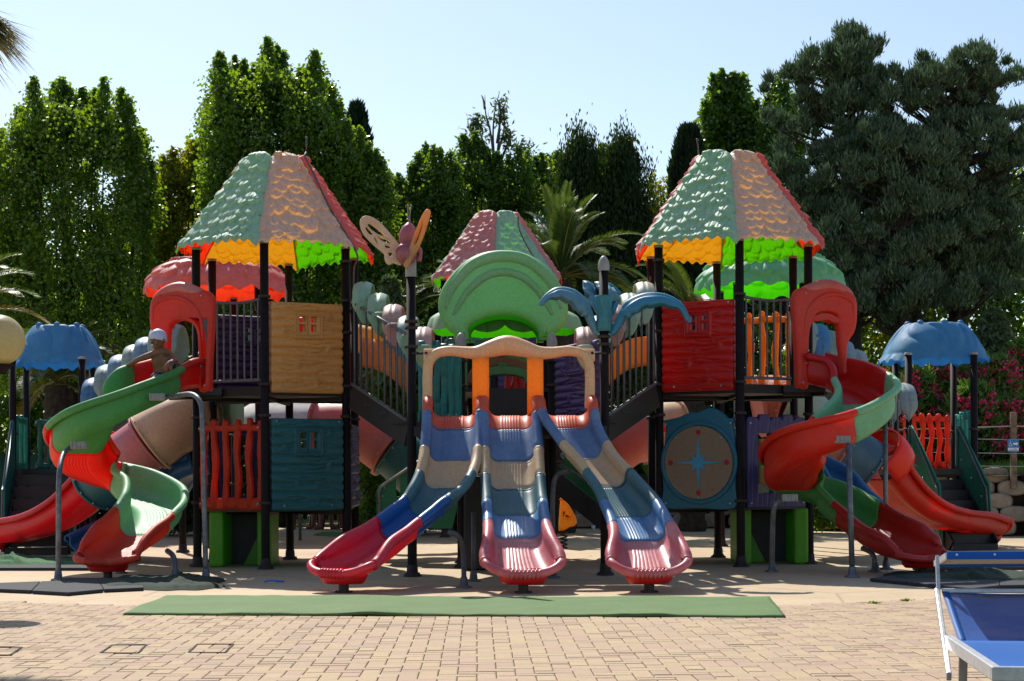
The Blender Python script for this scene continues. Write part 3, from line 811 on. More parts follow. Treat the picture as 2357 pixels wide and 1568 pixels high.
    # supports
    if s == 1:
        strut(root, [Q(196, 1026, 16.55), Q(165, 1030, 16.45), Q(145, 1048, 16.2), Q(136, 1100, 15.95), Q(135, 1200, 15.9), Q(134, 1328, 15.9)], .026)
        strut(root, [Q(370, 914, 16.75), Q(400, 912, 16.6), Q(440, 908, 16.3), Q(460, 925, 16.15), Q(466, 970, 16.1), Q(470, 1150, 16.1), Q(474, 1328, 16.07)], .026)
        strut(root, [Q(275, 1160, 17.0), Q(277, 1180, 17.0), Q(277, 1265, 17.0)], .024)
        strut(root, [Q(385, 1268, 16.3), Q(397, 1278, 16.2), Q(402, 1295, 16.15), Q(403, 1326, 16.1)], .028)
        br = [(181, 1025, 16.35), (362, 914, 16.6)]
    else:
        strut(root, [P(1818, 1148, 16.7), P(1795, 1152, 16.6), P(1781, 1175, 16.6), P(1778, 1240, 16.65), P(1777, 1318, 16.7)], .026)
        strut(root, [P(1953, 1020, 15.95), P(1962, 1333, 15.8)], .028)
        strut(root, [P(2037, 945, 17.0), P(2040, 1315, 17.0)], .026)
        strut(root, [P(1985, 1262, 16.75), P(2005, 1272, 16.65), P(2014, 1290, 16.6), P(2015, 1318, 16.6)], .028)
        br = [(1818, 1146, 16.55), (1938, 1012, 16.0)]
    for (u, v, D) in br:
        b = MB(); c = P(u, v, D); b.box(c, (.16, .05, .075))
        for i in range(4): b.box((c.x-.06+.04*i, c.y-.03, c.z), (.008, .012, .075))
        b.build('bracket', CAPW, root, bevel=.006)
    return root
SL_, SR_ = spiral('L'), spiral('R')
# ---------------------------------------------------------------- centre platform with three wave slides
cdk = thing('centre_platform', 'centre platform of the playground carrying the three side by side wave slides', 'play tower', (X(1170, 16.9), 16.9, 0))
ZC = 1.56
qa, qb, qc, qd = P(948, 1086, 16.25), P(1392, 1086, 16.3), P(1272, 1086, 17.7), P(1062, 1086, 17.7)
post(cdk, qa.x, qa.y, P(944, 632, 16.25).z, collars=[P(0, v, 16.25).z for v in (745, 760, 803)], white=0)
post(cdk, qb.x, qb.y, P(1392, 610, 16.3).z, collars=[P(0, v, 16.3).z for v in (782, 800)], white=0)
for q, vt in ((qc, 785), (qd, 783)):
    post(cdk, q.x, q.y, Z(vt, 17.7), collars=(Z(830, 17.7), Z(888, 17.7)), white=0)
def domecap(root, x, y, z, r=.056, h=.085):
    b = MB(); b.lathe((x, y, z-.07), [(r, 0), (r+.003, .05), (r, .07), (r*.9, .07+h*.35), (r*.6, .07+h*.75), (r*.2, .07+h*.98), (.001, .07+h)], 18); b.build('post_cap', CAPW, root)
domecap(cdk, qb.x, qb.y, P(1392, 608, 16.3).z); domecap(cdk, qc.x, qc.y, Z(785, 17.7)); domecap(cdk, qd.x, qd.y, Z(783, 17.7))
deck(cdk, [(qa.x, qa.y), (qb.x, qb.y), (qc.x+.05, qc.y), (qd.x-.05, qd.y)], ZC, .11)
b = MB(); b.bar(P(948, 0, 16.22).xy.to_3d()+Vector((0, 0, ZC-.1)), P(1392, 0, 16.27).xy.to_3d()+Vector((0, 0, ZC-.1)), .05, .1); b.build('deck_beam', BLACK, cdk)
picket(cdk, (P(958, 0, 16.4).x, 16.4), (P(1055, 0, 17.5).x, 17.5), ZC+.0, ZC+.86, plastic('#2f8a86', '#2f9a90', .2, .4, bump=.25, kind='wood'), 'picket_panel', 6, 21)
logpanel(cdk, (P(1283, 0, 17.5).x, 17.5), (P(1380, 0, 16.45).x, 16.45), ZC+.0, ZC+.84, plastic('#5f4f86', '#5a4a90', .15, .42), 'log_panel', 9, inset=.03, knobs=False)

# slides
OR = plastic('#e25430', '#f0481c', .2, .4, fade='#df6a4c'); BL = plastic('#5672a0', '#3466a8', .12, .45, fade='#7a94b8'); CR = plastic('#dcb88c', '#e0a860', .16, .44, fade='#ccb294')
TE = plastic('#3f6f76', '#1e6a74', .14, .42, fade='#5c8088'); LB = plastic('#4a7db0', '#2f70b8', .16, .34, fade='#6c98c4'); PK = plastic('#cc5a62', '#f0203c', .2, .34, fade='#dc9296'); PK2 = plastic('#d22a44', '#f8103a', .28, .34, fade='#cf4256')
BL2 = plastic('#1d5ca4', '#1a5cb0', .18, .28, fade='#2a68aa')
def wave(name, label, pts, secs):
    g = pts[-1]; root = thing('wave_slide', label, 'slide', (P(g[0], 0, g[2]).x, g[2], 0), 'wave slides of the centre platform')
    rows = []
    for (u, z, D, w, h) in pts: q = P(u, 1086, D); rows.append((q.x, q.y, z, w, h, h))
    trough(root, rows, secs, lip=.036, flutes=7, sub=8, joint=.008)
    # knuckled end lip: row of rounded knobs closing the foot of the slide
    r = rows[-1]; r2 = rows[-2]; d = Vector((r[0]-r2[0], r[1]-r2[1], 0)).normalized(); sd = Vector((d.y, -d.x, 0))
    return root, rows, d, sd
S6 = lambda a, b_, c, d_, e, f, PKm, BLm: [(a, OR, 'top_section'), (b_, BL, 'blue_section'), (c, CR, 'cream_section'), (d_, TE, 'teal_section'), (e, BLm, 'lower_blue_section'), (f, PKm, 'pink_exit_section')]
r_, rw, d_, sd_ = wave('m', 'middle wave slide, straight, with orange, blue, cream, teal and pink sections',
    [(1175, 1.60, 16.28, .232, .12), (1175, 1.56, 16.08, .228, .20), (1176, 1.38, 15.88, .228, .15), (1178, 1.12, 15.65, .228, .14), (1180, .86, 15.38, .228, .14), (1184, .63, 15.05, .228, .14), (1189, .44, 14.66, .23, .15), (1194, .29, 14.32, .25, .18), (1200, .18, 14.08, .295, .16), (1203, .145, 13.96, .295, .12)],
    S6(.13, .285, .42, .575, .735, 1.0, PK, LB)); endlip(r_, rw, d_, sd_, PK)
r_, rw, d_, sd_ = wave('l', 'left wave slide, curling to the left, ending in a deep pink red scoop',
    [(1046, 1.60, 16.28, .232, .12), (1046, 1.56, 16.08, .228, .20), (1044, 1.38, 15.88, .228, .15), (1040, 1.12, 15.65, .228, .14), (1030, .89, 15.42, .228, .16), (1003, .70, 15.15, .23, .16), (955, .53, 14.92, .23, .17), (898, .36, 14.66, .235, .18), (850, .24, 14.42, .26, .2), (812, .165, 14.24, .30, .15), (790, .145, 14.13, .30, .10)],
    S6(.12, .27, .40, .56, .71, 1.0, PK2, BL2)); endlip(r_, rw, d_, sd_, PK2)
r_, rw, d_, sd_ = wave('r', 'right wave slide, stepping sideways to the right, ending in a faded pink scoop',
    [(1304, 1.60, 16.28, .232, .12), (1304, 1.56, 16.08, .228, .20), (1312, 1.38, 15.88, .228, .16), (1345, 1.13, 15.65, .228, .16), (1395, .88, 15.40, .228, .16), (1440, .66, 15.10, .228, .15), (1470, .45, 14.72, .23, .15), (1484, .29, 14.35, .25, .18), (1490, .18, 14.08, .295, .16), (1493, .145, 13.96, .295, .12)],
    S6(.12, .27, .42, .60, .76, 1.0, PK, LB)); endlip(r_, rw, d_, sd_, PK)
for pts in ([P(1030, 1224, 14.9), P(1052, 1232, 14.9), P(1062, 1250, 14.92), P(1067, 1290, 14.95), P(1068, 1352, 14.62)],
            [P(1310, 1085, 15.5), P(1285, 1092, 15.6), P(1274, 1118, 15.6), P(1272, 1200, 15.6), P(1273, 1330, 15.9)], [P(1090, 1180, 15.6), P(1090, 1336, 15.5)]):
    p = pts[-1]; p.z = 0; strut(cdk, pts, .024, CLAMP if False else RAIL)

# yellow sit-down frame over the slide mouths
M_ = frame(P(1170, 1086, 16.16)*1.0, (1, 0, 0)); M_.col[3][2] = 0
pxm = 16.16/F
def L2(q): 
    w_ = P(q[0], q[1], 16.16); return (w_.x-M_.col[3][0], w_.z)
YC = plastic('#f0d0a0', '#ffa828', .2, .42, fade='#ecc890'); YO = plastic('#ffb02c', '#ffa614', .48, .4)
hoodr = thing('slide_hood', 'wavy cream and yellow frame standing over the tops of the three wave slides', 'slide frame', (M_.col[3][0], 16.16, 0))
beam = [L2(q) for q in spline([(985, 972), (983, 940), (984, 900), (984, 868), (988, 834), (1005, 814), (1035, 808), (1070, 811), (1098, 812), (1130, 803), (1166, 795), (1203, 802), (1238, 812), (1270, 812), (1308, 808), (1340, 815), (1355, 836), (1358, 868), (1358, 900), (1357, 940)], 6)]
b = MB(); b.tube([(M_.col[3][0]+x, 16.16, z) for x, z in beam], [.050+.012*math.exp(-((x+M_.col[3][0]-P(1100, 0, 16.16).x)/.2)**2)+.012*math.exp(-((x+M_.col[3][0]-P(1235, 0, 16.16).x)/.2)**2)+.048*math.exp(-((x+M_.col[3][0]-P(1166, 0, 16.16).x)/.22)**2) for x, z in beam], 16)
b.build('wavy_beam', YC, hoodr)
for u0, u1 in ((1087, 1126), (1213, 1251)):
    a_, c_ = L2((u0, 822)), L2((u1, 948)); b = MB(); xo = M_.col[3][0]
    def fn(u, v, sg=1):
        x = a_[0]+(c_[0]-a_[0])*u; z = c_[1]-.14+(a_[1]+.02-c_[1]+.14)*v
        return (xo+x, 16.16-sg*(.020+.018*abs(math.cos(u*PI*1.5+PI*.25))), z)
    b.slab(lambda u, v: fn(u, v), lambda u, v: fn(u, v, -.4), 16, 12); b.build('upright_board', YO, hoodr)
for s_, u in ((1, 978), (-1, 1366)):
    a_ = L2((u, 806)); e_ = L2((u+s_*22, 830)); b = MB(); xo = M_.col[3][0]; cxx = (a_[0]+e_[0])/2
    b.box((xo+cxx, 16.17, (a_[1]+e_[1])/2), (abs(a_[0]-e_[0])+.03, .035, .13)); b.build('corner_lug', YC, hoodr, bevel=.012)
    b = MB(); b.ball((xo+a_[0]+s_*.012, 16.14, a_[1]-.03), .016, 10); q0 = (xo+a_[0]+s_*.01, 16.17, a_[1]-.03); q1 = (xo+a_[0]-s_*.13, 16.2, a_[1]-.03); b.tube([q0, q1], .013, 8); b.build('bolt', CLAMP, hoodr)

# ---------------------------------------------------------------- butterfly on its post
bf = thing('butterfly_figure', 'pink plastic butterfly with pierced cream wings on top of a black post', 'decoration', (qa.x, qa.y, P(944, 640, 16.25).z))
MG = plastic('#b4616c', '#d02050', .2, .4, fade='#b9838a'); CW = plastic('#ddd0b2', '#ffc050', .14, .55, fade='#cbb898')
b = MB(); c0 = Vector((qa.x, qa.y, P(943, 638, 16.25).z)); b.lathe(c0, [(.056, 0), (.056, .24), (.05, .245)], 18); b.build('white_sleeve', CAPW, bf)
def PB(u, v, dy=0): q = P(u, v, 16.2); q.y += dy; return q
b = MB(); c_ = PB(936, 588, -.03); b.ball(c_, (.105, .17, .10), 20)
b.tube(spline([PB(933, 586, -.1), PB(937, 570, -.02), PB(940, 556, .03)], 5), [.09, .09, .088, .085, .08, .08, .075, .07, .07, .065, .06], 16)
b.tube(spline([PB(937, 568, .0), PB(937, 553, .0), PB(939, 538, .0), PB(941, 524, .0), PB(942, 511, 0)], 4), [.05, .062, .07, .078, .083, .086, .088, .088, .086, .083, .079, .073, .066, .056, .042, .026, .004], 16)
b.tube(spline([PB(955, 572, .02), PB(966, 578, 0), PB(967, 592, -.02), PB(962, 602, -.03)], 5), [.02, .03, .035, .036, .034, .03, .026, .022, .02, .02, .022, .026, .03, .032, .03, .004], 12)
b.build('body', MG, bf)
for u0, u1, u2 in ((942, 939, 939), (944, 943, 946)):
    b = MB(); b.tube(spline([PB(u0, 516), PB(u1, 500), PB(u2, 475)], 6), .006, 8); b.ball(PB(u2, 473), .013, 8); b.build('antenna', simple('antenna_wire', '#9a8f8a', '#8c8079', 20), bf)
kw = 16.2/F
def wl2(pts_, o): return [((u-o[0])*kw, (o[1]-v)*kw) for u, v in pts_]
o1 = (930, 575)
out = spline([(922, 576), (917, 562), (903, 545), (888, 528), (872, 512), (856, 503), (842, 500), (832, 504), (828, 514), (830, 530), (837, 544), (848, 556), (862, 569), (878, 582), (884, 588), (885, 598), (889, 608), (896, 611), (905, 607), (914, 610), (922, 611), (924, 604), (919, 594), (916, 583)], 5, True)
hol = [spline(x, 4, True) for x in ([(845, 519), (853, 520), (868, 530), (880, 540), (886, 548), (878, 547), (862, 537), (850, 528)], [(840, 528), (845, 528), (857, 541), (856, 543), (848, 541)], [(868, 546), (880, 549), (893, 556), (899, 562), (890, 560), (877, 555)], [(860, 551), (864, 552), (870, 564), (868, 564)], [(885, 567), (893, 567), (898, 571), (888, 572)], [(893, 584), (902, 583), (900, 590), (897, 592)])]
Mw = frame(P(o1[0], o1[1], 16.22), (1, .25, 0))
shape2d('wing', [wl2(out, o1)]+[wl2(h, o1)[::1] for h in hol], Mw, .05, CW, bf, .014)
o2 = (945, 590)
out = spline([(932, 616), (929, 609), (934, 598), (938, 590), (941, 578), (948, 560), (958, 535), (968, 512), (976, 497), (984, 487), (991, 486), (994, 493), (991, 506), (983, 528), (974, 552), (965, 572), (957, 584), (950, 592), (944, 604), (938, 617)], 5, True)
hol = [spline([(956, 560), (962, 546), (972, 520), (977, 512), (974, 528), (966, 550), (959, 564)], 4, True)]
Mw = frame(P(o2[0], o2[1], 16.05), (1, -.35, 0))
shape2d('wing', [wl2(out, o2)]+[wl2(h, o2) for h in hol], Mw, .05, plastic('#d8aa5c', '#ffb030', .3, .45, fade='#c8a878'), bf, .014)

# ---------------------------------------------------------------- plastic palm crown on the right post
pm = thing('palm_figure', 'blue plastic palm fronds on a teal trunk sleeve around the right centre post', 'decoration', (qb.x, qb.y, P(0, 770, 16.3).z))
TT = plastic('#3f8c94', '#2f9aa0', .14, .42, fade='#4a949c', bump=.2, kind='wood'); TB2 = plastic('#5f93ab', '#3d88a8', .16, .42, fade='#6fa0b4')
zb_, zt_ = P(0, 770, 16.3).z, P(0, 688, 16.3).z
b = MB(); hh = zt_-zb_
b.lathe((qb.x, qb.y, zb_), [(.06, 0), (.082, .002), (.084, .06), (.078, hh*.4), (.078, hh*.7), (.092, hh-.02), (.094, hh), (.06, hh+.002)], 24); b.build('trunk_sleeve', TT, pm)
def frond(name, pth, wmax, ylean, mats):
    sp = spline([P(u, v, 16.3+dy) for u, v, dy in pth], 8); n = len(sp); b = MB(); V = [Vector(q) for q in sp]
    for i in range(2):
        pass
    def fn(u, v, off=0.0):
        i = min(n-1, v*(n-1)); k = int(i); fr_ = i-k; p = V[k].lerp(V[min(k+1, n-1)], fr_); t = (V[min(k+1, n-1)]-V[max(k-1, 0)]).normalized()
        side = Vector((t.z*0, 1, 0)) if abs(t.x) > .35 or abs(t.z) > .5 else Vector((1, 0, 0)); side = (side-t*side.dot(t)).normalized(); nn = side.cross(t).normalized()
        if nn.z < 0 and abs(t.x) > .2: nn = -nn
        w_ = wmax*(math.sin(PI*min(1, .18+.82*v))**.6 if v > .25 else .42+.35*v)
        w_ *= 1+.10*math.sin(v*34)*(1 if v > .3 else 0)
        s = (u-.5)*2
        return p+side*s*w_*.9+nn*(-abs(s)**1.6*w_*.75+off+.012*math.cos(s*9)*(v > .3))
    b.slab(lambda u, v: fn(u, v), lambda u, v: fn(u, v, -.05*math.sin(PI*min(1, v+.15))**.5 if v < .97 else -.01), 14, 40)
    b.build('frond', mats, pm)
frond('f', [(1383, 765, 0), (1372, 740, -.02), (1362, 712, -.05), (1348, 690, -.08), (1320, 668, -.1), (1285, 663, -.12), (1258, 678, -.14), (1240, 702, -.16)], .12, 0, TB2)
frond('f', [(1400, 765, 0), (1415, 740, -.03), (1428, 712, -.07), (1450, 690, -.1), (1490, 676, -.12), (1535, 680, -.14), (1570, 702, -.16), (1590, 742, -.18)], .12, 0, TB2)
frond('f', [(1390, 720, .08), (1380, 690, .15), (1374, 668, .3), (1385, 655, .5), (1405, 655, .6), (1430, 675, .7)], .12, 0, TB2)
frond('f', [(1398, 720, .08), (1405, 690, .12), (1402, 665, .25), (1396, 652, .5), (1385, 655, .8), (1370, 680, .95)], .12, 0, TB2)

# ---------------------------------------------------------------- green arched hoods behind
hd = thing('arched_hood', 'big mint green arched hood between two posts above the slide frame', 'play roof', (X(1160, 18.6), 18.6, 0))
kh = 18.6/F; oh = (1160, 1086)
def H2(pts_): return [((u-oh[0])*kh, (oh[1]-v)*kh+H) for u, v in pts_]
Mh = frame((X(1160, 18.6), 18.6, 0), (1, 0, 0))
HG = plastic('#92cc8a', '#60e000', .26, .5, fade='#a6d4a0')
out = spline([(1160, 578), (1205, 583), (1245, 603), (1280, 638), (1302, 680), (1309, 712), (1304, 740), (1290, 762), (1276, 770), (1274, 783), (1243, 784), (1241, 765), (1228, 748), (1200, 733), (1165, 727), (1128, 731), (1098, 741), (1080, 757), (1079, 783), (1048, 782), (1046, 768), (1034, 760), (1018, 735), (1011, 706), (1018, 670), (1040, 635), (1075, 602), (1115, 583)], 6, True)
shape2d('arch_shell', [H2(out)], Mh, .30, HG, hd, .09, 5)
b = MB(); rib = H2(spline([(1046, 728), (1062, 700), (1085, 668), (1120, 640), (1160, 630), (1202, 640), (1236, 668), (1258, 700), (1272, 728)], 6))
b.tube([(X(1160, 18.6)+x, 18.6-.135, z) for x, z in rib], [.05*math.sin(PI*(i+2)/(len(rib)+3))**.4 for i in range(len(rib))], 12); 
rib = H2(spline([(1028, 715), (1042, 670), (1080, 622), (1120, 600), (1160, 594), (1203, 600), (1243, 625), (1278, 670), (1292, 715)], 6))
b.tube([(X(1160, 18.6)+x, 18.6-.12, z) for x, z in rib], [.075*math.sin(PI*(i+2)/(len(rib)+3))**.4 for i in range(len(rib))], 14); b.build('arch_ridge', HG, hd)
for u in (1063, 1262): post(hd, X(u, 18.6), 18.6, Z(783, 18.6), white=.04)
# leafy dome behind it
dm = thing('leaf_dome', 'mint green dome roof of overlapping rounded leaves behind the arched hood', 'play roof', (X(1163, 20.5), 20.5, 0))
def dome(root, cx, cy, zb, zt, Rx, Ry, mat, lobes=14, rows_=3, name='leaf_canopy', nu=150, nv=36, droop=.05, flat=.75, vein=True, seed=1):
    rg = random.Random(seed); rel_ = leafrelief(seed+70)
    def fn(u, v):
        a = 2*PI*u; ph = v                                 # v 0 top -> 1 rim
        rr = math.sin(ph*PI/2)**flat; z = zt-(zt-zb)*(1-math.cos(ph*PI/2))
        if vein:
            puff = rel_((a/(2*PI))*lobes*.15, ph*rows_*.115)*1.15+.0
            if ph < .06: puff *= ph/.06
            if ph > .93: z += (ph-.93)/.07*(.03*math.cos(a*lobes)-.03)
            puff *= min(1, .3+rr)
        else:
            rowf = ph*rows_; k = int(min(rows_-1, rowf)); fr_ = rowf-k
            nl = lobes-(rows_-1-k)*2; ofs = .5*(k % 2); la = ((a/(2*PI)*nl+ofs) % 1-.5)*2
            puff = math.sqrt(max(0, 1-la*la))*.07*(.35+.65*fr_)-.016*math.exp(-(la/.06)**2)*(fr_ > .15)
            if k == rows_-1: z -= droop*(math.sqrt(max(0, 1-la*la)))*max(0, (fr_-.6)/.4)
        rx = rr*Rx+puff; ry = rr*Ry+puff
        return (cx+rx*math.cos(a), cy+ry*math.sin(a), z+puff*.8)
    b = MB(); b.grid(fn, nu, nv, flip=True); return b.build(name, mat, root)
DG = plastic('#a4c2a0', '#48c800', .26, .55, fade='#b2ccae')
dome(dm, X(1163, 20.5), 20.5, Z(757, 20.5), Z(700, 20.5), .93, .8, DG, 10, 2, droop=.10, vein=False)
DF = plastic('#b8ccb4', '#70b870', .12, .6, fade='#c4d4c0')
for uc, tl_ in ((1118, .10), (1207, -.10)):                # two big moulded leaves on the front of the dome
    def lf(u, v, o=0.0, uc=uc, tl_=tl_):
        s_ = (u-.5)*2; hw = .27*(1 if v < .5 else math.sqrt(max(0, 1-((v-.5)/.5)**2)))
        q = P(uc, 704, 19.75); x = q.x+s_*hw+tl_*(v-.5)*.4; z = q.z+.04-.40*v
        vein = .022*math.exp(-(s_*hw/.012)**2)+.016*math.exp(-((abs(s_)*hw-.55*abs(((v*3) % 1)-.5)*.3)/.010)**2)*(v < .85)
        return (x, 19.45-.10*math.sqrt(max(0, 1-s_*s_))*math.sin(PI*min(1, v+.1))**.5-.12*v+vein+o, z)
    b = MB(); b.slab(lambda u, v: lf(u, v), lambda u, v: lf(u, v, .03), 30, 30); b.build('front_leaf', DF, dm)
b = MB()                                                   # lime underside of the arched hood, reaching back from its lower edge
ue = [H2([(u, v)])[0] for u, v in spline([(1079, 783), (1080, 757), (1098, 741), (1128, 731), (1165, 727), (1200, 733), (1228, 748), (1241, 765), (1243, 784)], 6)]
def us_(u, v, o=0.0):
    i = min(len(ue)-1, int(round(u*(len(ue)-1)))); return (X(1160, 18.6)+ue[i][0]*(1-.05*v), 18.72+.62*v, ue[i][1]+.015+o)
b.slab(lambda u, v: us_(u, v), lambda u, v: us_(u, v, .012), len(ue)-1, 4); b.build('hood_underside', plastic('#58b810', '#50c800', .42, .5), hd)
for u, D in ((1085, 20.2), (1245, 20.2)): post(dm, X(u, D), D, Z(790, D))

# central roofed tower far behind
tc = thing('play_tower', 'central tower farther back with pink and green leaf roof', 'play tower', (X(1147, 26.4), 26.4, 0))
ax_ = R(-93); c6 = hexpts(X(1147, 26.4), 26.4, .97, ax_)
for x, y in c6: post(tc, x, y, 4.14, collars=(3.4,))
cone_roof(tc, X(1147, 26.4), 26.4, ax_, 4.12, 5.28, 1.17, .34, [M_GREEN, M_PINKP, M_GREEN, M_PINKP, M_GREEN, M_PINKP], 9, 48, 60)
deck(tc, c6, 2.3)
for i, (k, col) in enumerate(((0, '#3d2a5c'), (5, '#2f6f5a'))): logpanel(tc, c6[k], c6[(k+1) % 6], 2.3, 3.2, plastic(col, col, .1, .4), 'log_panel', 30+i, inset=.05)
rod(P(1192, 500, 25.2), [P(1192, 500, 25.2), P(1196, 530, 25.2), P(1218, 575, 25.1), P(1250, 622, 25.0), P(1275, 655, 25.0)], 'thin metal rod and cable on the pink and green roof behind the arched hood')

# rear steps and arches seen through the slide frame
rs = thing('rear_steps', 'black metal steps climbing from the centre platform under round arches', 'stairs', (X(1170, 18.2), 18.2, 0))
b = MB()
for k in range(3):
    zz = ZC+.14*(k+1); yy = 17.75+.24*k
    b.box((X(1170, 18), yy+.12, zz-.0), (.78, .26, .02)); b.box((X(1170, 18), yy, zz-.07), (.78, .02, .13))
b.box((X(1170, 18), 19.6, 1.99), (1.3, 2.2, .04)); b.build('steps', BLACK, rs)
b = MB(); b.bar((X(1108, 17.7), 17.7, ZC-.1), (X(1108, 18.6), 18.6, 2.0), .03, .2); b.bar((X(1232, 17.7), 17.7, ZC-.1), (X(1232, 18.6), 18.6, 2.0), .03, .2); b.build('stringer', BLACK, rs)
def arch(u0, u1, vt, vi, D, mat, label, vb=885):
    t = thing('crawl_arch', label, 'arch', (X((u0+u1)/2, D), D, ZD1), 'round arches behind the slide frame')
    k = D/F; cx = (u0+u1)/2; ro = (u1-u0)/2; ho = vb-vt
    wdt = (vi-vt)
    o = [(cx-ro, vb)]+[(cx-ro*math.cos(PI*i/24), vb-ho*.2-(ho*.8)*math.sin(PI*i/24)) for i in range(25)]+[(cx+ro, vb), (cx+ro-wdt, vb)]+[(cx+(ro-wdt)*math.cos(PI*i/24), vb-ho*.2-(ho*.8-wdt)*math.sin(PI*i/24)) for i in range(25)]+[(cx-ro+wdt, vb)]
    shape2d('arch_band', [[((u-cx)*k, (V0-v)*k+H) for u, v in o]], frame((X(cx, D), D, 0), (1, 0, 0)), .14, mat, t, .02)
    b = MB(); b.ball((X(cx-2, D), D-.03, Z(vt-1, D)), (.05, .05, .03), 10); b.build('arch_knob', mat, t)
arch(1090, 1230, 842, 864, 18.9, plastic('#4f8a48', '#4a9a3a', .15, .42, fade='#5f9a58'), 'green round arch nearest behind the slide frame')
arch(1078, 1238, 822, 843, 19.9, plastic('#8a4a36', '#a04a30', .15, .42, fade='#9a6250'), 'brown red round arch behind the green arch')
arch(1060, 1262, 792, 822, 21.0, plastic('#4a8468', '#3a9a60', .15, .42, fade='#669a80'), 'teal green round arch farthest back')
picket(rs, (X(1155, 21.0), 21.0), (X(1222, 21.0), 21.2), 2.0, 2.62, plastic('#a5100c', '#c81010', .2, .35, bump=.25, kind='wood'), 'red_panel', 4, 44, fix=False)
b = MB(); b.tube(spline([(X(1222, 18.3), 18.3, 1.55), (X(1222, 18.3), 18.3, 2.1), (X(1228, 18.4), 18.4, 2.22), (X(1245, 18.5), 18.5, 2.24)], 6), .018, 8); b.build('handrail', RAIL, rs)
for u in (1115, 1290): pass
# ---------------------------------------------------------------- covered stairs between towers and centre platform
def sidestairs(side):
    s = 1 if side == 'L' else -1
    def Q(u, v, D): 
        return P(u if s == 1 else 2*1162-u, v, D)
    q0 = Q(822, 1086, 18.2); q1 = Q(945, 1086, 17.2)
    root = thing('covered_stair', 'stair with grey railings and pastel leaf hoops joining the left tower to the centre' if s == 1 else
                 'stair with grey railings and pastel leaf hoops joining the right tower to the centre', 'stairs', (q1.x, q1.y, 0), 'covered stairs beside the wave slides')
    A0 = Vector((q0.x, 18.0, ZD1)); A1 = Vector((q1.x, 16.75, ZC))
    b = MB()
    for dy in (0, .75):
        b.bar(A0+Vector((0, dy-.35, -.12)), A1+Vector((0, dy-.0, -.12)), .035, .26)
    b.build('stringer', BLACK, root)
    b = MB()
    for k in range(4):
        t = (k+.5)/4; c = A0.lerp(A1, t)+Vector((0, .2, -.05)); b.box(c, (.17, .72, .03))
    b.build('tread', BLACK, root)
    for i, dy in enumerate((-.36, .42)):
        a = A0+Vector((0, dy, 0)); c = A1+Vector((0, dy+.28, 0)); b = MB(); up = Vector((0, 0, 1))
        b.tube([a+up*.02, c+up*.02], .017, 8); b.tube([a+up*.92, c+up*.92], .017, 8)
        for k in range(9): t = (k+.5)/9; p = a.lerp(c, t); b.tube([p+up*.02, p+up*.92], .0105, 8)
        b.build('railing', RAIL, root)
    cols = [('#a8c4a4', '#58c040'), ('#9fbf9f', '#50b840'), ('#bf9f92', '#e05040'), ('#b4c9bc', '#60c060'), ('#c9a89c', '#e06050')] if s == 1 else [('#c6c9b8', '#80c060'), ('#b9c9ba', '#60c060'), ('#c2a498', '#e05040'), ('#bccabc', '#60c060'), ('#c9a89c', '#e06050')]
    for k, (c0, c1) in enumerate(cols):
        u = 841+34*k; D = 18.0-.26*k; vt = 653+26*k
        c = Q(u, 1086, D-.02); zt = Q(u, vt, D-.1).z; zl = zt-.44
        leafarch('leaf_hoop', root, (c.x, c.y), (1, 0), .42, zt, zl, .20, plastic(c0, c1, .22, .42), k)
    # pendant leaf lobes on the near side
        lb = [(0, 0), (.07, .012), (.095, .08), (.075, .17), (.03, .245), (0, .255), (-.03, .245), (-.08, .16), (-.095, .07), (-.07, .012)]
        o = spline(lb, 4, True); p = Q(u-1, vt+93, D-.52)
        shape2d('hanging_leaf', [[(x, .25-y+0*1) for x, y in o]], frame((p.x, p.y, p.z), (1, 0, 0)), .06, plastic(('#8ab08a' if k != 2 else '#c48a80') if s == 1 else ('#a9c4aa' if k != 2 else '#cc9488'), c1, .2, .42), root, .02)
    # orange side guard seen between the bars
    b = MB()
    def fn(u, v, o=0): p = A0.lerp(A1, u)+Vector((0, .75+o, .28+v*.34-.10*math.sin(u*PI)*-1)); return p
    b.slab(lambda u, v: fn(u, v), lambda u, v: fn(u, v, .05), 12, 6); b.build('orange_guard', plastic('#f0a850', '#ffa428', .3, .5, fade='#e4ac70'), root)
    return root
sidestairs('L'); sidestairs('R')

# ---------------------------------------------------------------- pipes and tunnel slides
def pipe(root, segs, sub=6, flange=.035, nseg=28):
    """segs: list of (path [(u,v,D)...], radius, material, part name); a raised bolted flange closes each"""
    allp, cut = [], [0]
    for i, sg in enumerate(segs): allp += list(sg[0]) if i == 0 else list(sg[0][1:]); cut.append(len(allp)-1)
    full = spline([P(*q) for q in allp], sub)
    for i, (pth, r, mat, nm) in enumerate(segs):
        sp = full[cut[i]*sub:cut[i+1]*sub+1]; b = MB(); k = len(sp)
        b.tube(sp, r, nseg, cap=False)
        b.tube(sp, r-.015, nseg, cap=False)
        for e0, e1 in ((sp[0], sp[1]), (sp[-1], sp[-2])):
            e0, e1 = Vector(e0), Vector(e1); d = (e1-e0).normalized()
            b.tube([e0, e0+d*.03], r+flange, nseg)
        po = b.build(nm, mat, root)
        for e0, e1 in ((sp[0], sp[1]), (sp[-1], sp[-2])):
            e0, e1 = Vector(e0), Vector(e1); d = (e1-e0).normalized(); sd = d.cross(Vector((0, 0, 1))).normalized(); up = sd.cross(d)
            for i in range(12):
                a = i*PI/6+.2; bolts(po, [e0+d*.015+(sd*math.cos(a)+up*math.sin(a))*(r+flange-.008)+d*.02], .013, 'flange_bolt')
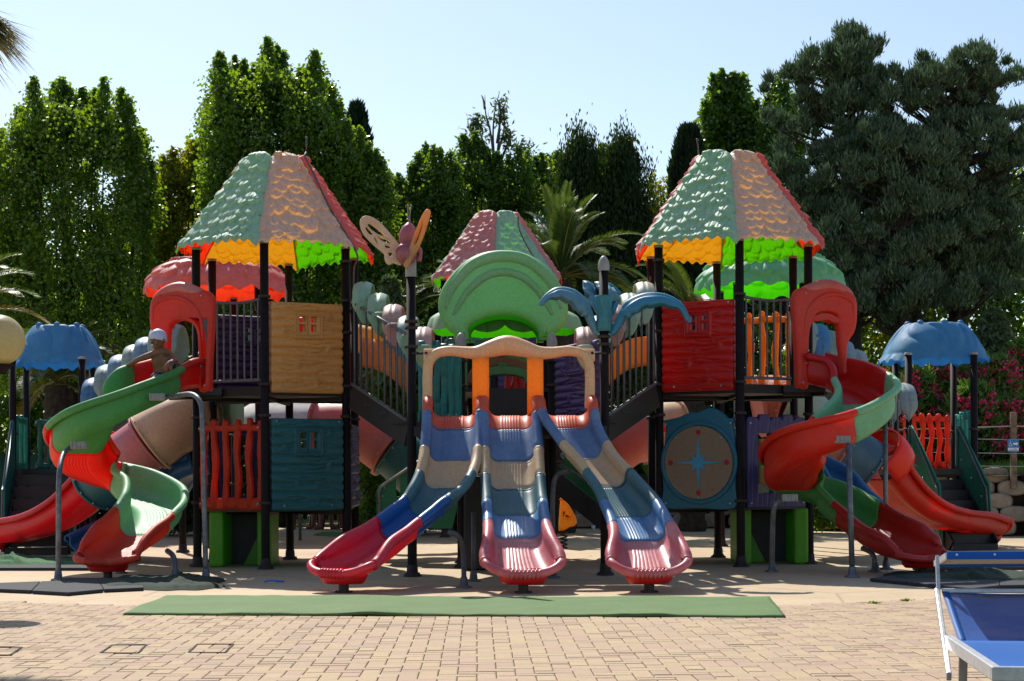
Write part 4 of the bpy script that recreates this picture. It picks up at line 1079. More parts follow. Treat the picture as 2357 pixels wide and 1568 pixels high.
T_BEI = plastic('#ead0aa', '#ffb848', .22, .48, fade='#dfc09a'); T_PNK = plastic('#cf7f80', '#f04050', .24, .42, fade='#d0979c'); T_GRN = plastic('#8db08a', '#50c830', .24, .42, fade='#a9c0a6')
T_SAL = plastic('#cf7566', '#f04a30', .24, .42, fade='#d68f84'); T_TEA = plastic('#2e6266', '#1a7074', .12, .42, fade='#41767c'); T_BLU = plastic('#4a6a7c', '#2f6a88', .12, .4, fade='#587a8c'); T_PGR = plastic('#a7b59f', '#60c860', .2, .42, fade='#b7c4b0')
ltube = thing('tube_slide', 'beige and pink tube slide ending in a red chute left of the left tower', 'slide', G(110, 1268), 'enclosed tube slides')
pipe(ltube, [([(545, 932, 19.6), (500, 935, 19.6), (455, 945, 19.4)], .36, T_GRN, 'green_tube'),
             ([(440, 952, 19.3), (420, 968, 19.1), (385, 990, 18.95), (345, 1018, 18.9)], .36, T_BEI, 'beige_tube'),
             ([(343, 1020, 18.9), (315, 1040, 18.95), (280, 1065, 19.05)], .33, T_PNK, 'pink_tube'),
             ([(278, 1067, 19.05), (250, 1095, 19.1), (228, 1120, 19.2)], .33, T_TEA, 'dark_tube')])
RC = plastic('#d2102c', '#f0103a', .24, .34, fade='#c91c30'); RC2 = plastic('#d42a14', '#ff2c10', .28, .34, fade='#cf2f1a')
def chute(root, pts, mat, sgn):
    rows = [(P(u, 0, D).x, D, z, w, a, c) for u, z, D, w, a, c in pts]
    trough(root, rows, [(1.0, mat, 'exit_chute')], lip=.03, flutes=7, sub=6)
    endlip(root, *ends(rows), mat)
    # hooded mouth ring
    r = rows[0]; r1 = rows[1]; d = Vector((r1[0]-r[0], r1[1]-r[1], r1[2]-r[2])).normalized()
    b = MB(); c = Vector((r[0], r[1], r[2]+.33)); sd = d.cross(Vector((0, 0, 1))).normalized(); up = sd.cross(d)
    ring = [c+(sd*math.cos(a)+up*math.sin(a))*.36 for a in [PI*(-.25+1.5*i/24) for i in range(25)]]
    def fn(u, v, o=0.0):
        a = PI*(-.22+1.44*u); return c+(sd*math.cos(a)+up*math.sin(a))*(.345+o+.02*math.sin(v*PI))+d*(v*.34-.05)
    b.slab(lambda u, v: fn(u, v, .02), lambda u, v: fn(u, v, -.005), 30, 6); b.build('mouth_hood', mat, root)
chute(ltube, [(258, .92, 19.15, .30, .30, .30), (205, .66, 19.35, .30, .26, .28), (150, .45, 19.6, .29, .22, .24), (95, .30, 19.95, .29, .22, .24), (30, .19, 20.4, .30, .25, .25), (-30, .16, 20.8, .33, .2, .2)], RC, -1)
rtube = thing('tube_slide', 'pink and blue grey tube slide ending in a red chute at the right', 'slide', G(2200, 1262), 'enclosed tube slides')
pipe(rtube, [([(1742, 935, 20.0), (1775, 930, 20.0), (1812, 935, 19.9)], .36, T_SAL, 'salmon_tube'),
             ([(1815, 938, 19.9), (1845, 955, 19.9), (1872, 985, 19.9)], .36, T_PGR, 'pale_green_tube'),
             ([(1876, 990, 19.9), (1910, 1018, 19.9), (1940, 1036, 19.9)], .33, T_SAL, 'salmon_lower_tube'),
             ([(1944, 1038, 19.9), (1980, 1060, 19.9), (2008, 1080, 19.9)], .33, T_BLU, 'blue_grey_tube')])
chute(rtube, [(2012, .92, 19.9, .30, .32, .32), (2060, .62, 20.1, .30, .26, .26), (2115, .40, 20.4, .29, .22, .22), (2170, .28, 20.8, .29, .22, .22), (2225, .20, 21.2, .30, .25, .25), (2262, .17, 21.5, .32, .2, .2)], RC2, 1)
# loop handle over the right chute mouth
b = MB(); b.tube(spline([P(2015, 1080, 19.75), P(2035, 1045, 19.7), P(2058, 1036, 19.7), P(2076, 1050, 19.75), P(2070, 1075, 19.85), P(2060, 1100, 20.0)], 6), .06, 14); b.build('loop_handle', RC2, rtube)

cl = thing('crawl_tube', 'salmon crawl tube with a dark teal end left of the wave slides', 'crawl tube', (X(860, 20.4), 20.4, 0), 'crawl tubes behind the stairs')
pipe(cl, [([(735, 990, 20.6), (790, 988, 20.5), (850, 1000, 20.4), (905, 1038, 20.3)], .36, T_SAL, 'salmon_tube'), ([(908, 1040, 20.3), (945, 1075, 20.3), (985, 1110, 20.3)], .33, T_TEA, 'teal_tube')])
cr = thing('crawl_tube', 'salmon crawl tube with a yellow flange right of the wave slides', 'crawl tube', (X(1450, 20.4), 20.4, 0), 'crawl tubes behind the stairs')
pipe(cr, [([(1560, 985, 20.6), (1520, 990, 20.5), (1488, 998, 20.4)], .35, T_BEI, 'cream_tube'), ([(1485, 1000, 20.4), (1450, 1004, 20.3), (1410, 1030, 20.2), (1375, 1062, 20.2)], .36, T_SAL, 'salmon_tube'), ([(1372, 1064, 20.2), (1330, 1098, 20.2)], .33, T_TEA, 'teal_tube')])
rt = thing('tube_slide', 'orange and teal high tube far behind the left covered stair', 'slide', (X(860, 23), 23, 0))
pipe(rt, [([(800, 775, 23), (850, 785, 23), (885, 800, 23)], .2, M_ORNG, 'orange_tube'), ([(886, 801, 23), (925, 822, 23), (960, 850, 23)], .2, plastic('#2e7a8a', '#207a90', .15, .4), 'teal_tube')])
# blue open slides half hidden behind the towers
for (pts, lab) in (([(470, 1.05, 19.2, .25, .2, .2), (430, .95, 19.3, .25, .2, .2), (385, .62, 19.5, .25, .2, .2), (330, .40, 19.9, .25, .2, .2), (205, .15, 18.6, .25, .15, .15)], 'blue open slide mostly hidden behind the left spiral slide'),
                   ([(1860, 1.05, 19.0, .25, .2, .2), (1905, .90, 18.9, .25, .2, .2), (1950, .62, 18.7, .25, .2, .2), (1990, .45, 18.5, .25, .2, .2), (2040, .25, 18.3, .25, .15, .15)], 'blue open slide mostly hidden behind the right spiral slide')):
    t = thing('small_slide', lab, 'slide', (X(pts[-1][0], pts[-1][2]), pts[-1][2], 0), 'blue slides behind the spirals')
    trough(t, [(X(u, D), D, z, w_, a, c) for u, z, D, w_, a, c in pts], [(1.0, plastic('#2a629e', '#2066b4', .16, .32, fade='#3f78ac'), 'slide_bed')], flutes=0)

# ---------------------------------------------------------------- dome canopies on posts behind the front towers
def pavilion(name, label, grp, cu, D, zb, zt, Rx, Ry, mat, us, lobes=16, rows_=4, ribs=False, colr=None, Ztop=None):
    cx = X(cu, D); root = thing(name, label, 'play tower', (cx, D, 0), grp)
    if ribs:
        b = MB()
        def fn(u, v):
            a = 2*PI*u; t = v; rr = .42+.58*t
            sq = 1/(abs(math.cos(a))**2.6+abs(math.sin(a))**2.6)**(1/2.6)
            z = zt-(zt-zb)*(t**1.18)
            w1 = a+.35*math.sin(t*2.4+a*2)
            k = abs(math.sin(w1*5.5+.8*math.sin(w1*3)))**.7; k2 = math.sin(w1*17+3*t)*.5+.5
            p = (.034*k+.014*k2)*math.sin(min(1, t*1.1+.08)*PI)**.6
            if t > .86: z += (.018*math.sin(a*19)+.012*math.sin(a*31+1))*(t-.86)/.14-.04*(sq-1)*((t-.86)/.14)
            if t < .12: z -= (1-t/.12)**2*.06; rr -= (1-t/.12)*.14
            return (cx+(rr*Rx*sq*1.05+p)*math.cos(a), D+(rr*Ry*sq*1.05+p)*math.sin(a), z+p*.5)
        b.grid(fn, 260, 40, flip=True)
        b.lathe((cx, D, zt-.10), [(Rx*.36, 0), (.001, .02)], 20)
        for i in range(7):
            a = 2*PI*i/7+.4; q = fn(a/(2*PI) % 1, .09); b.ball((q[0], q[1], q[2]-.01), .05, 10)
        b.build('ribbed_canopy', mat, root)
    else:
        dome(root, cx, D, zb, zt, Rx, Ry, mat, lobes, rows_, 'leaf_canopy', 260, 60, .07)
    for (u, d) in us: post(root, X(u, d), d, zb+.05, base=True, collars=(1.6, .9))
    return root
BC = plastic('#3a82b4', '#1c70ba', .2, .55, fade='#5898c2'); 
lp = pavilion('blue_pavilion', 'blue shell canopy pavilion with teal pickets and black steps at the left edge', 'blue canopied pavilions', 138, 22.6, Z(838, 22.6), Z(742, 22.6), .60, .60, BC, [(30, 21.9), (62, 23.4), (190, 21.9), (214, 23.3)], ribs=True)
rp = pavilion('blue_pavilion', 'blue shell canopy pavilion with orange pickets and green sided steps at the right', 'blue canopied pavilions', 2150, 22.6, Z(838, 22.6), Z(747, 22.6), .72, .66, BC, [(2062, 23.3), (2092, 21.9), (2196, 23.3), (2243, 21.9)], ribs=True)
SP = plastic('#d0746a', '#ff4420', .3, .5, fade='#d8928a'); GP = plastic('#7fae92', '#4cd800', .34, .45, fade='#8fb8a0')
pavilion('dome_tower', 'tower with a wide salmon dome of leaves behind the left tower', 'leaf domed towers behind', 505, 21.9, Z(678, 21.9), Z(592, 21.9)-.02, .93, .93, SP, [(485, 22.6), (596, 21.4), (420, 21.4), (540, 22.8)], 20, 5)
pavilion('dome_tower', 'tower with a wide mint dome of leaves behind the right tower', 'leaf domed towers behind', 1775, 21.9, Z(676, 21.9), Z(592, 21.9), .95, .93, GP, [(1698, 21.4), (1660, 22.4), (1838, 22.5), (1850, 21.3)], 20, 5)
# leaf hoops seen behind the left spiral, rising to the salmon tower, and behind the right one
for side, seq in (('L', [(225, 868, 21.2, '#4f7ca8'), (255, 838, 21.1, '#90a8a4'), (285, 815, 21.0, '#7f9fb8'), (318, 792, 20.9, '#9fb0a8'), (345, 775, 20.8, '#7fa0b8'), (378, 750, 20.6, '#a0b4b0'), (402, 745, 20.5, '#8fb0a8')]),
                  ('R', [(1852, 745, 20.6, '#9fb0a8'), (1878, 752, 20.6, '#4f8ac0'), (1905, 768, 20.7, '#9fb8b0'), (1935, 790, 20.8, '#8fa8b8'), (1965, 812, 20.9, '#a8b4b4'), (2075, 890, 21.2, '#9aa8a8')])):
    t = thing('covered_stair', 'row of pale blue and grey leaf hoops climbing behind the %s spiral slide' % ('left' if side == 'L' else 'right'), 'stairs', (X(seq[3][0], 21), 21, 0), 'covered stairs behind the spirals')
    for k, (u, vt, D, col) in enumerate(seq):
        zt = Z(vt, D+.2); leafarch('leaf_hoop', t, (X(u, D+.3), D+.3), (1, 0), .42, zt, zt-.5, .24, plastic(col, '#40a0b0', .2, .42), k)
    u0, v0, D0, _ = seq[0]; u1, v1, D1, _ = seq[-1]
    for dy in (0, .7):
        a = P(u0, v0+150, D0); c = P(u1, v1+150, D1); a.y += dy; c.y += dy; b = MB(); up = Vector((0, 0, 1))
        b.tube([a, c], .018, 8); b.tube([a+up*.8, c+up*.8], .018, 8)
        for i in range(13): p = a.lerp(c, (i+.5)/13); b.tube([p, p+up*.8], .011, 8)
        b.build('railing', RAIL, t)
    b = MB(); a = P(u0, v0+175, D0+.3); c = P(u1, v1+175, D1+.3); b.bar(a, c, .8, .12); b.build('steps', BLACK, t)

# ---------------------------------------------------------------- pavilion stairs and side boards
def boardstair(root, name, u0, v0, D0, u1, v1, D1, wid, nst=6, col='#2a8a5a', sides=(1, 1)):
    a = P(u0, v0, D0); c = P(u1, v1, D1); c.z = 0.0
    d = (c-a); pl = Vector((d.x, d.y, 0)).normalized(); sd = Vector((-pl.y, pl.x, 0)); b = MB()
    for k in range(nst):
        t = (k+.5)/nst; p = a.lerp(c, t); 
        Mx = Matrix((pl, sd, Vector((0, 0, 1)))).transposed()
        b.box(p, (.26, wid, .02), M=Mx); b.box(p+Vector((0, 0, -.07))+pl*.12, (.02, wid, .13), M=Mx)
    b.build('steps', BLACK, root)
    b = MB()
    for s_ in (-1, 1): b.bar(a+sd*s_*wid/2+Vector((0, 0, -.08)), c+sd*s_*wid/2+Vector((0, 0, .04)), .03, .2)
    b.build('stringer', BLACK, root)
    GM = plastic(col, col, .15, .42)
    Ln = math.hypot(d.x, d.y); hz = a.z
    for s_, on in zip((-1, 1), sides):
        if not on: continue
        o = a+sd*s_*(wid/2+.04); M_ = frame((o.x, o.y, 0), pl); rz = lambda x: hz*(1-x/Ln)
        out = [(.0, rz(0)+.05), (.02, rz(0)+.62), (.06, rz(0)+.68), (Ln*.72, rz(Ln*.72)+.66), (Ln*.8, rz(Ln*.72)+.58), (Ln*.86, .25), (Ln*.86, .03), (Ln*.80, .03), (Ln*.72, .2)]
        shape2d('side_board', [out], M_, .025, GM, root, .006)
        b = MB(); b.tube(spline([M_ @ Vector((x, z, .03)) for x, z in [(.02, rz(0)+.05), (.03, rz(0)+.55), (.10, rz(0)+.60), (Ln*.70, rz(Ln*.72)+.60), (Ln*.77, rz(Ln*.72)+.50), (Ln*.82, .25), (Ln*.82, .03)]], 3), .014, 8); b.build('handrail', RAIL, root)
        bolts(root, [M_ @ Vector((Ln*q, rz(Ln*q)+.35, .03)) for q in (.15, .4, .65)], .016)
boardstair(rp, 'x', 2150, 1094, 21.9, 2240, 1246, 21.0, .66, 7, '#2a7a62')
boardstair(lp, 'x', 110, 1082, 21.9, 85, 1246, 20.9, .80, 7, '#1f6f66')
for rr_, us_, z_ in ((rp, (2062, 2243), P(0, 1090, 22).z), (lp, (30, 215), P(0, 1080, 22).z)):
    xa, xb = X(us_[0], 21.9), X(us_[1], 21.9); deck(rr_, [(xa, 21.9), (xb, 21.9), (xb, 23.3), (xa, 23.3)], z_, .08)
OP = plastic('#f0481c', '#ff4414', .36, .4, bump=.25, kind='wood'); TPk = plastic('#1e6f60', '#1f8a70', .2, .4, bump=.25, kind='wood')
picket(rp, (X(2070, 23.2), 23.2), (X(2190, 23.2), 23.2), P(0, 1090, 23).z, P(0, 962, 23).z, OP, 'picket_panel', 6, 51)
picket(rp, (X(2202, 23.2), 23.2), (X(2236, 22.0), 22.0), P(0, 1088, 22.5).z, P(0, 958, 22.5).z, plastic('#2f8a86', '#2f9a90', .2, .4, bump=.25, kind='wood'), 'picket_panel', 4, 52)
picket(lp, (X(78, 22.9), 22.9), (X(185, 22.9), 22.9), P(0, 1082, 22.9).z, P(0, 962, 22.9).z, TPk, 'picket_panel', 5, 53)
picket(lp, (X(36, 22.0), 22.0), (X(60, 23.2), 23.2), P(0, 1082, 22.5).z, P(0, 955, 22.5).z, TPk, 'picket_panel', 3, 54)

# sloping green board stairs below the centre deck
def greenstair(side):
    s = 1 if side == 'L' else -1
    def Q(u, v, D): return P(u if s == 1 else 2*1162-u, v, D)
    root = thing('board_stair', 'green boarded stair with pill shaped hole beside the left wave slide' if s == 1 else 'green boarded stair behind the right wave slide', 'stairs', tuple(Q(930, 1086, 18.6).xy)+(0,), 'green boarded stairs beside the wave slides')
    GM = plastic('#1f7a4a', '#1e8a4c', .12, .42, fade='#2a8252')
    D = 18.6; o = Q(930, 1086, D); k = D/F
    def W2(pts): r = [((u-930)*s*k, (V0-v)*k+H) for u, v in pts]; return r if s == 1 else r[::-1]
    if s == 1: out = [(866, 1216), (865, 1130), (872, 1116), (1080, 980), (1080, 1060), (1040, 1216)]; hole = [(912, 1096), (916, 1090), (921, 1096), (921, 1136), (917, 1142), (912, 1136)]
    else: out = [(850, 1196), (860, 1090), (1080, 1010), (1082, 1050), (930, 1150)]; hole = None
    if s == 1:
        shape2d('side_board', [W2(out)]+([W2(spline(hole, 4, True))] if hole else []), frame((o.x, D, 0), (1, 0, 0)), .03, GM, root, .006)
        b = MB(); pts = [Q(u, v, D-.05) for u, v in ((873, 1216), (872, 1130), (880, 1119), (1076, 986))]; b.tube(pts, .018, 10)
        b.build('handrail', simple('worn_rail', '#a39a90', '#7f766d', 20, .5, .3), root)
        bolts(root, [Q(u, v, D-.02) for u, v in ((885, 1122), (880, 1142), (911, 1166), (880, 1193))], .018)
    else:
        b = MB(); a = P(1285, 1100, 18.6); c = P(1420, 1225, 18.3); b.bar(P(1285, 1080, 18.7), P(1400, 1172, 18.4), .03, .34); b.build('side_board', GM, root)
        b = MB(); b.tube([P(1290, 1070, 18.5), P(1400, 1140, 18.4), P(1425, 1165, 18.3)], .018, 8); b.build('handrail', RAIL, root)
        b = MB(); b.bar(P(1280, 1108, 18.4), P(1425, 1225, 18.1), .05, .22); b.build('stringer', BLACK, root)
    b = MB()
    for i in range(6): p = Q(900+26*i, 1195-27*i, D+.35); b.box(p, (.24, .6, .02))
    b.build('steps', BLACK, root)
greenstair('L'); greenstair('R')
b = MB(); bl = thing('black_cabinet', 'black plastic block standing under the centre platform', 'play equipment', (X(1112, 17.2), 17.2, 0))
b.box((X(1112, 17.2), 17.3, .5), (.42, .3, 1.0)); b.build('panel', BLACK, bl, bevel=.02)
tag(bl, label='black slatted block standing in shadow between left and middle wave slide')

# ---------------------------------------------------------------- orange spring rider behind
sr = thing('spring_rider', 'orange scalloped plastic rider on a spring right of the middle wave slide', 'spring rider', (X(1305, 22), 22, 0))
k = 22/F; out = spline([(1285, 1216), (1290, 1150), (1296, 1148), (1308, 1162), (1318, 1178), (1325, 1192), (1327, 1204), (1320, 1212), (1310, 1214), (1300, 1220), (1290, 1222)], 5, True)
hole = spline([(1300, 1186), (1306, 1187), (1310, 1190), (1304, 1190)], 4, True)
shape2d('rider_body', [[((u-1305)*k, (V0-v)*k+H) for u, v in out], [((u-1305)*k, (V0-v)*k+H) for u, v in hole]], frame((X(1305, 22), 22, 0), (1, 0, 0)), .16, M_ORNG, sr, .05)
b = MB(); b.tube([(X(1296, 22)+.05*math.cos(i*.7), 22+.05*math.sin(i*.7), .0+.006*i) for i in range(40)], .012, 6); b.build('spring', CLAMP, sr)
# ================================================================ planting
def quads(name, V, mat, parent):
    """V: (N,4,3) float array of leaf quads"""
    n = len(V); me = bpy.data.meshes.new(name); off = np.array(wloc(parent)) if parent else np.zeros(3)
    co = (V-off).reshape(-1).astype(np.float32)
    me.vertices.add(n*4); me.vertices.foreach_set('co', co)
    me.loops.add(n*4); me.loops.foreach_set('vertex_index', np.arange(n*4, dtype=np.int32))
    me.polygons.add(n); me.polygons.foreach_set('loop_start', np.arange(0, n*4, 4, dtype=np.int32))
    try: me.polygons.foreach_set('loop_total', np.full(n, 4, dtype=np.int32))
    except Exception: pass
    me.materials.append(mat); me.update(); me.validate()
    o = bpy.data.objects.new(name, me); C.objects.link(o)
    if parent: o.parent = parent
    return o
def unit(a): return a/np.maximum(np.linalg.norm(a, axis=1, keepdims=True), 1e-6)
def leaves(pos, L, Wd, tip=None, tipw=.6, droop=0.0, cup=.25, dirs=None):
    n = len(pos); d = unit(RNG.normal(size=(n, 3)))
    if dirs is not None: d = unit(dirs+.35*d)
    if tip is not None: d = unit(d*(1-tipw)+unit(np.broadcast_to(np.array(tip, float), (n, 3)).copy())*tipw)
    s = unit(np.cross(d, unit(RNG.normal(size=(n, 3)))))
    nn = np.cross(d, s); L = L*RNG.uniform(.7, 1.25, (n, 1)); Wd = Wd*RNG.uniform(.75, 1.2, (n, 1))
    a = pos; b = pos+d*L*.42+s*Wd*.5+nn*Wd*cup*.5; c = pos+d*L; e = pos+d*L*.42-s*Wd*.5+nn*Wd*cup*.5
    return np.stack([a, b, c, e], 1)
def trunkmesh(root, segs, mat):
    b = MB()
    for pts, rs in segs:
        sp = spline(pts, 5); rr = np.interp(np.linspace(0, 1, len(sp)), np.linspace(0, 1, len(rs)), rs); b.tube(sp, list(rr), 8)
    return b.build('trunk', mat, root)
BARK = simple('bark', '#4a3f34', '#2e2721', 10, .95, 0, .8, .03); BARKP = simple('pale_bark', '#6d6457', '#4a4339', 8, .95, 0, .6, .02)
LP = leafmat('poplar_leaf', ['#2b4416', '#36541a', '#42621e', '#2f4a20', '#557428', '#3c5a1c'], .45, .34, '#aad020')
LY = leafmat('yellowing_leaf', ['#3c5a14', '#5d7a18', '#8c8a1a', '#4a6a18', '#b09018'], .46, .45, '#d0d018')
LM1 = leafmat('mixed_leaf', ['#2a4512', '#3c5a1c', '#4a6822', '#334f18'], .42, .4, '#9cc41c')
LG = leafmat('grey_green_leaf', ['#4c6040', '#5e7050', '#3c5230'], .3, .45, '#8fa850')
LC = leafmat('cedar_needle', ['#44563e', '#586c50', '#6c8062', '#506446', '#7e9272'], .25, .6, '#506b40', .3)
LW = leafmat('weeping_needle', ['#18280c', '#22360f', '#2c4212'], .22, .6, '#56761a', .3)
LX = leafmat('cypress_leaf', ['#142410', '#1c3014', '#243a18'], .14, .6, '#3c5a20', .3)
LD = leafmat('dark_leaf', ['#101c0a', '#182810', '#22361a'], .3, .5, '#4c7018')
LPM = leafmat('palm_leaflet', ['#2b4418', '#33501f', '#3f5c28', '#505f2c'], .24, .5, '#7c9430', .4)
LPD = leafmat('dry_palm_leaflet', ['#3c4a1c', '#5c6424', '#8a6c28', '#47561e'], .3, .4, '#b08c28')
LO = leafmat('oleander_leaf', ['#33561c', '#446a28', '#5b8236', '#2b4818'], .34, .32, '#96c030', .7)
FLW = leafmat('oleander_flower', ['#e01a60', '#f02c74', '#f45c94', '#c81050'], .4, .5, '#ff2070')

def poplar(label, D, tops, vbase, edge_l, edge_r, n, mat=None, grp=None, name='poplar_tree', plume=.42, lsize=.075, depth=1.0, base_u=None, spark=0.0, gap=None):
    """column of upright plumes; tops = photo positions of the plume tips"""
    cu = base_u if base_u is not None else (edge_l+edge_r)/2; cx = X(cu, D)
    root = thing(name, label, 'tree', (cx, D, 0), grp); zb = Z(vbase, D); k = D/F
    pos = []; segs = []; tl = sorted(tops); hw = (edge_r-edge_l)*k/2; ecx = X((edge_l+edge_r)/2, D)
    ztop = max(Z(v, D) for _, v in tops)
    # outline height at each x
    xs = np.array([X(edge_l, D)]+[X(u, D) for u, v in tl]+[X(edge_r, D)]); zs = np.array([Z(tl[0][1], D)-.9]+[Z(v, D)-.5 for u, v in tl]+[Z(tl[-1][1], D)-.9])
    n = int(n*1.7); m = int(n*.83); x = RNG.uniform(-1, 1, m); x = ecx+x*hw
    zt = np.interp(x, xs, zs)-RNG.exponential(.10, m); z = zb+(zt-zb)*RNG.uniform(0, 1, m)**.82
    # clump modulation
    yy = RNG.normal(0, .42, m)*depth*hw*.9
    fr = np.array([mnoise(Vector((a*2.3, b*1.6, c*1.7))) for a, b, c in zip(x, D+yy, z)])
    keep = fr > -.2
    if gap: keep &= ~((np.abs(x-X(gap[0], D)) < gap[2]*k) & (np.abs(z-Z(gap[1], D)) < gap[3]*k) & (RNG.uniform(size=m) < .93))
    pos.append(np.stack([x, D+yy, z], 1)[keep])
    for (u, v) in tops:
        x1, z1 = X(u, D), Z(v, D); yo = RNG.normal(0, .25)*hw*depth; L_ = min(RNG.uniform(.8, 1.6), z1-zb)
        q = max(40, int(n*.22/len(tops))); t = RNG.uniform(0, 1, q)**.8
        wv = RNG.normal(0, .11, (q, 2))*(.22+1.7*t)[:, None]
        xx = x1+(cx-x1)*.10*t**2+wv[:, 0]; z_ = z1-L_*t
        pos.append(np.stack([xx, D+yo+wv[:, 1], z_], 1))
        segs.append(([(cx+(x1-cx)*.15, D, max(0.2, zb-1.0)), (cx+(x1-cx)*.8, D+yo*.6, zb+(z1-zb)*.35), (x1, D+yo, z1-.15)], [.045, .022, .005]))
    pos = np.concatenate(pos)
    quads('crown', leaves(pos, lsize, lsize*.85, (0, -.1, -1), .45), mat or LP, root)
    segs.append(([(cx, D, -.1), (cx+.05, D, zb+.5), (cx, D, zb+(ztop-zb)*.6)], [.26, .2, .05])); trunkmesh(root, segs, BARK)
    return root
s33 = .3303
t1 = [(a*s33, b*s33) for a, b in [(45, 895), (130, 790), (195, 750), (265, 655), (325, 575), (380, 535), (462, 532), (505, 590), (575, 572), (645, 590), (705, 615), (797, 570), (870, 600), (940, 690), (975, 855), (1020, 960), (1050, 1080)]]
poplar('broad dark poplar with many upright tips behind the left blue canopy', 31, t1, 900, -40, 345, 62000, grp='poplars behind the playground', gap=(248, 420, 26, 40))
t2 = [(480, 205), (508, 146), (522, 131), (542, 117), (559, 120), (580, 125), (600, 150), (625, 86), (640, 96), (654, 110), (685, 125), (700, 160), (734, 122), (713, 153), (754, 174), (772, 194), (785, 222)]
poplar('tallest poplar, directly behind the left roof', 32, t2, 860, 472, 806, 70000, grp='poplars behind the playground')
poplar('low poplar leaning out right of the tallest one', 31.3, [(802, 267), (830, 285), (850, 318), (869, 337), (882, 360), (895, 396)], 900, 780, 902, 20000, grp='poplars behind the playground')
poplar('yellowing young poplar between the two big dark ones', 33, [(352, 385), (380, 352), (401, 330), (420, 335), (436, 312), (452, 318), (469, 309), (482, 330)], 880, 335, 492, 22000, LY, 'poplars behind the playground')
poplar('slender poplar standing clear of the cedars behind the right roof', 38, [(1624, 236), (1642, 174), (1656, 170), (1668, 157), (1690, 165), (1704, 168), (1715, 172), (1730, 218), (1744, 234), (1752, 262)], 640, 1617, 1762, 24000, LM1, 'poplars behind the playground', lsize=.10)
poplar('leafy tree in the middle, left of the bare twigs', 33, [(905, 400), (922, 397), (951, 374), (966, 345), (982, 323), (1001, 336), (1017, 336), (1039, 345), (1052, 370)], 900, 890, 1065, 26000, LM1, 'mixed trees behind the central roof', 'broadleaf_tree')
poplar('light green tree whose leaves thin out below the bare twigs', 34, [(1071, 304), (1085, 320), (1097, 298), (1110, 318), (1128, 338), (1150, 345), (1175, 360), (1197, 342), (1215, 345)], 900, 1050, 1230, 24000, LM1, 'mixed trees behind the central roof', 'broadleaf_tree')
poplar('round bright tree left of the weeping conifer', 35, [(1225, 372), (1235, 362), (1250, 355), (1264, 345), (1276, 350), (1288, 342), (1305, 350), (1390, 336), (1417, 340), (1430, 360)], 900, 1205, 1450, 26000, LM1, 'mixed trees behind the central roof', 'broadleaf_tree')
poplar('thin yellow green tree in the gap beside the right roof', 36, [(1500, 400), (1508, 386), (1520, 425), (1531, 405), (1545, 398), (1552, 420)], 760, 1492, 1560, 4200, LY, 'mixed trees behind the central roof', 'broadleaf_tree')
poplar('broadleaf tree showing between cedar and slender poplar', 37, [(1770, 215), (1785, 180), (1799, 168), (1812, 190), (1830, 215)], 900, 1755, 1860, 16000, LM1, 'mixed trees behind the central roof', 'broadleaf_tree')
# bare twiggy tree top
bt = thing('bare_tree', 'thin tree of bare upright twigs rising above the middle trees', 'tree', (X(1135, 34.5), 34.5, 0))
sg = [([(X(1135, 34.5), 34.5, 0), (X(1137, 34.5), 34.5, Z(500, 34.5)), (X(1140, 34.5), 34.5, Z(380, 34.5))], [.14, .08, .04])]
for tp in ([(1140, 390), (1135, 320), (1138, 262), (1150, 211)], [(1138, 370), (1128, 300), (1118, 262), (1116, 219)], [(1116, 250), (1112, 228), (1108, 219)], [(1142, 380), (1150, 300), (1148, 250), (1158, 226)], [(1146, 350), (1160, 300), (1160, 250), (1168, 224)], [(1142, 400), (1110, 320), (1100, 296), (1092, 270)], [(1150, 380), (1172, 320), (1174, 300), (1166, 295)], [(1120, 340), (1085, 305), (1078, 290), (1077, 271)], [(1144, 330), (1152, 270), (1148, 235), (1140, 225)]):
    sg.append(([P(u, v, 34.5+random.uniform(-.3, .3)) for u, v in tp], [.03, .02, .015, .006]))
trunkmesh(bt, sg, BARKP)
pp = np.array([P(*random.choice([(1100+random.gauss(0, 9), 285+random.gauss(0, 10)), (1152+random.gauss(0, 9), 262+random.gauss(0, 20)), (1168+random.gauss(0, 8), 320+random.gauss(0, 16)), (1095+random.gauss(0, 16), 320+random.gauss(0, 18)), (1205+random.gauss(0, 14), 345+random.gauss(0, 12))]), 34.5) for _ in range(900)])
quads('sparse_leaves', leaves(pp, .14, .045), LG, bt)

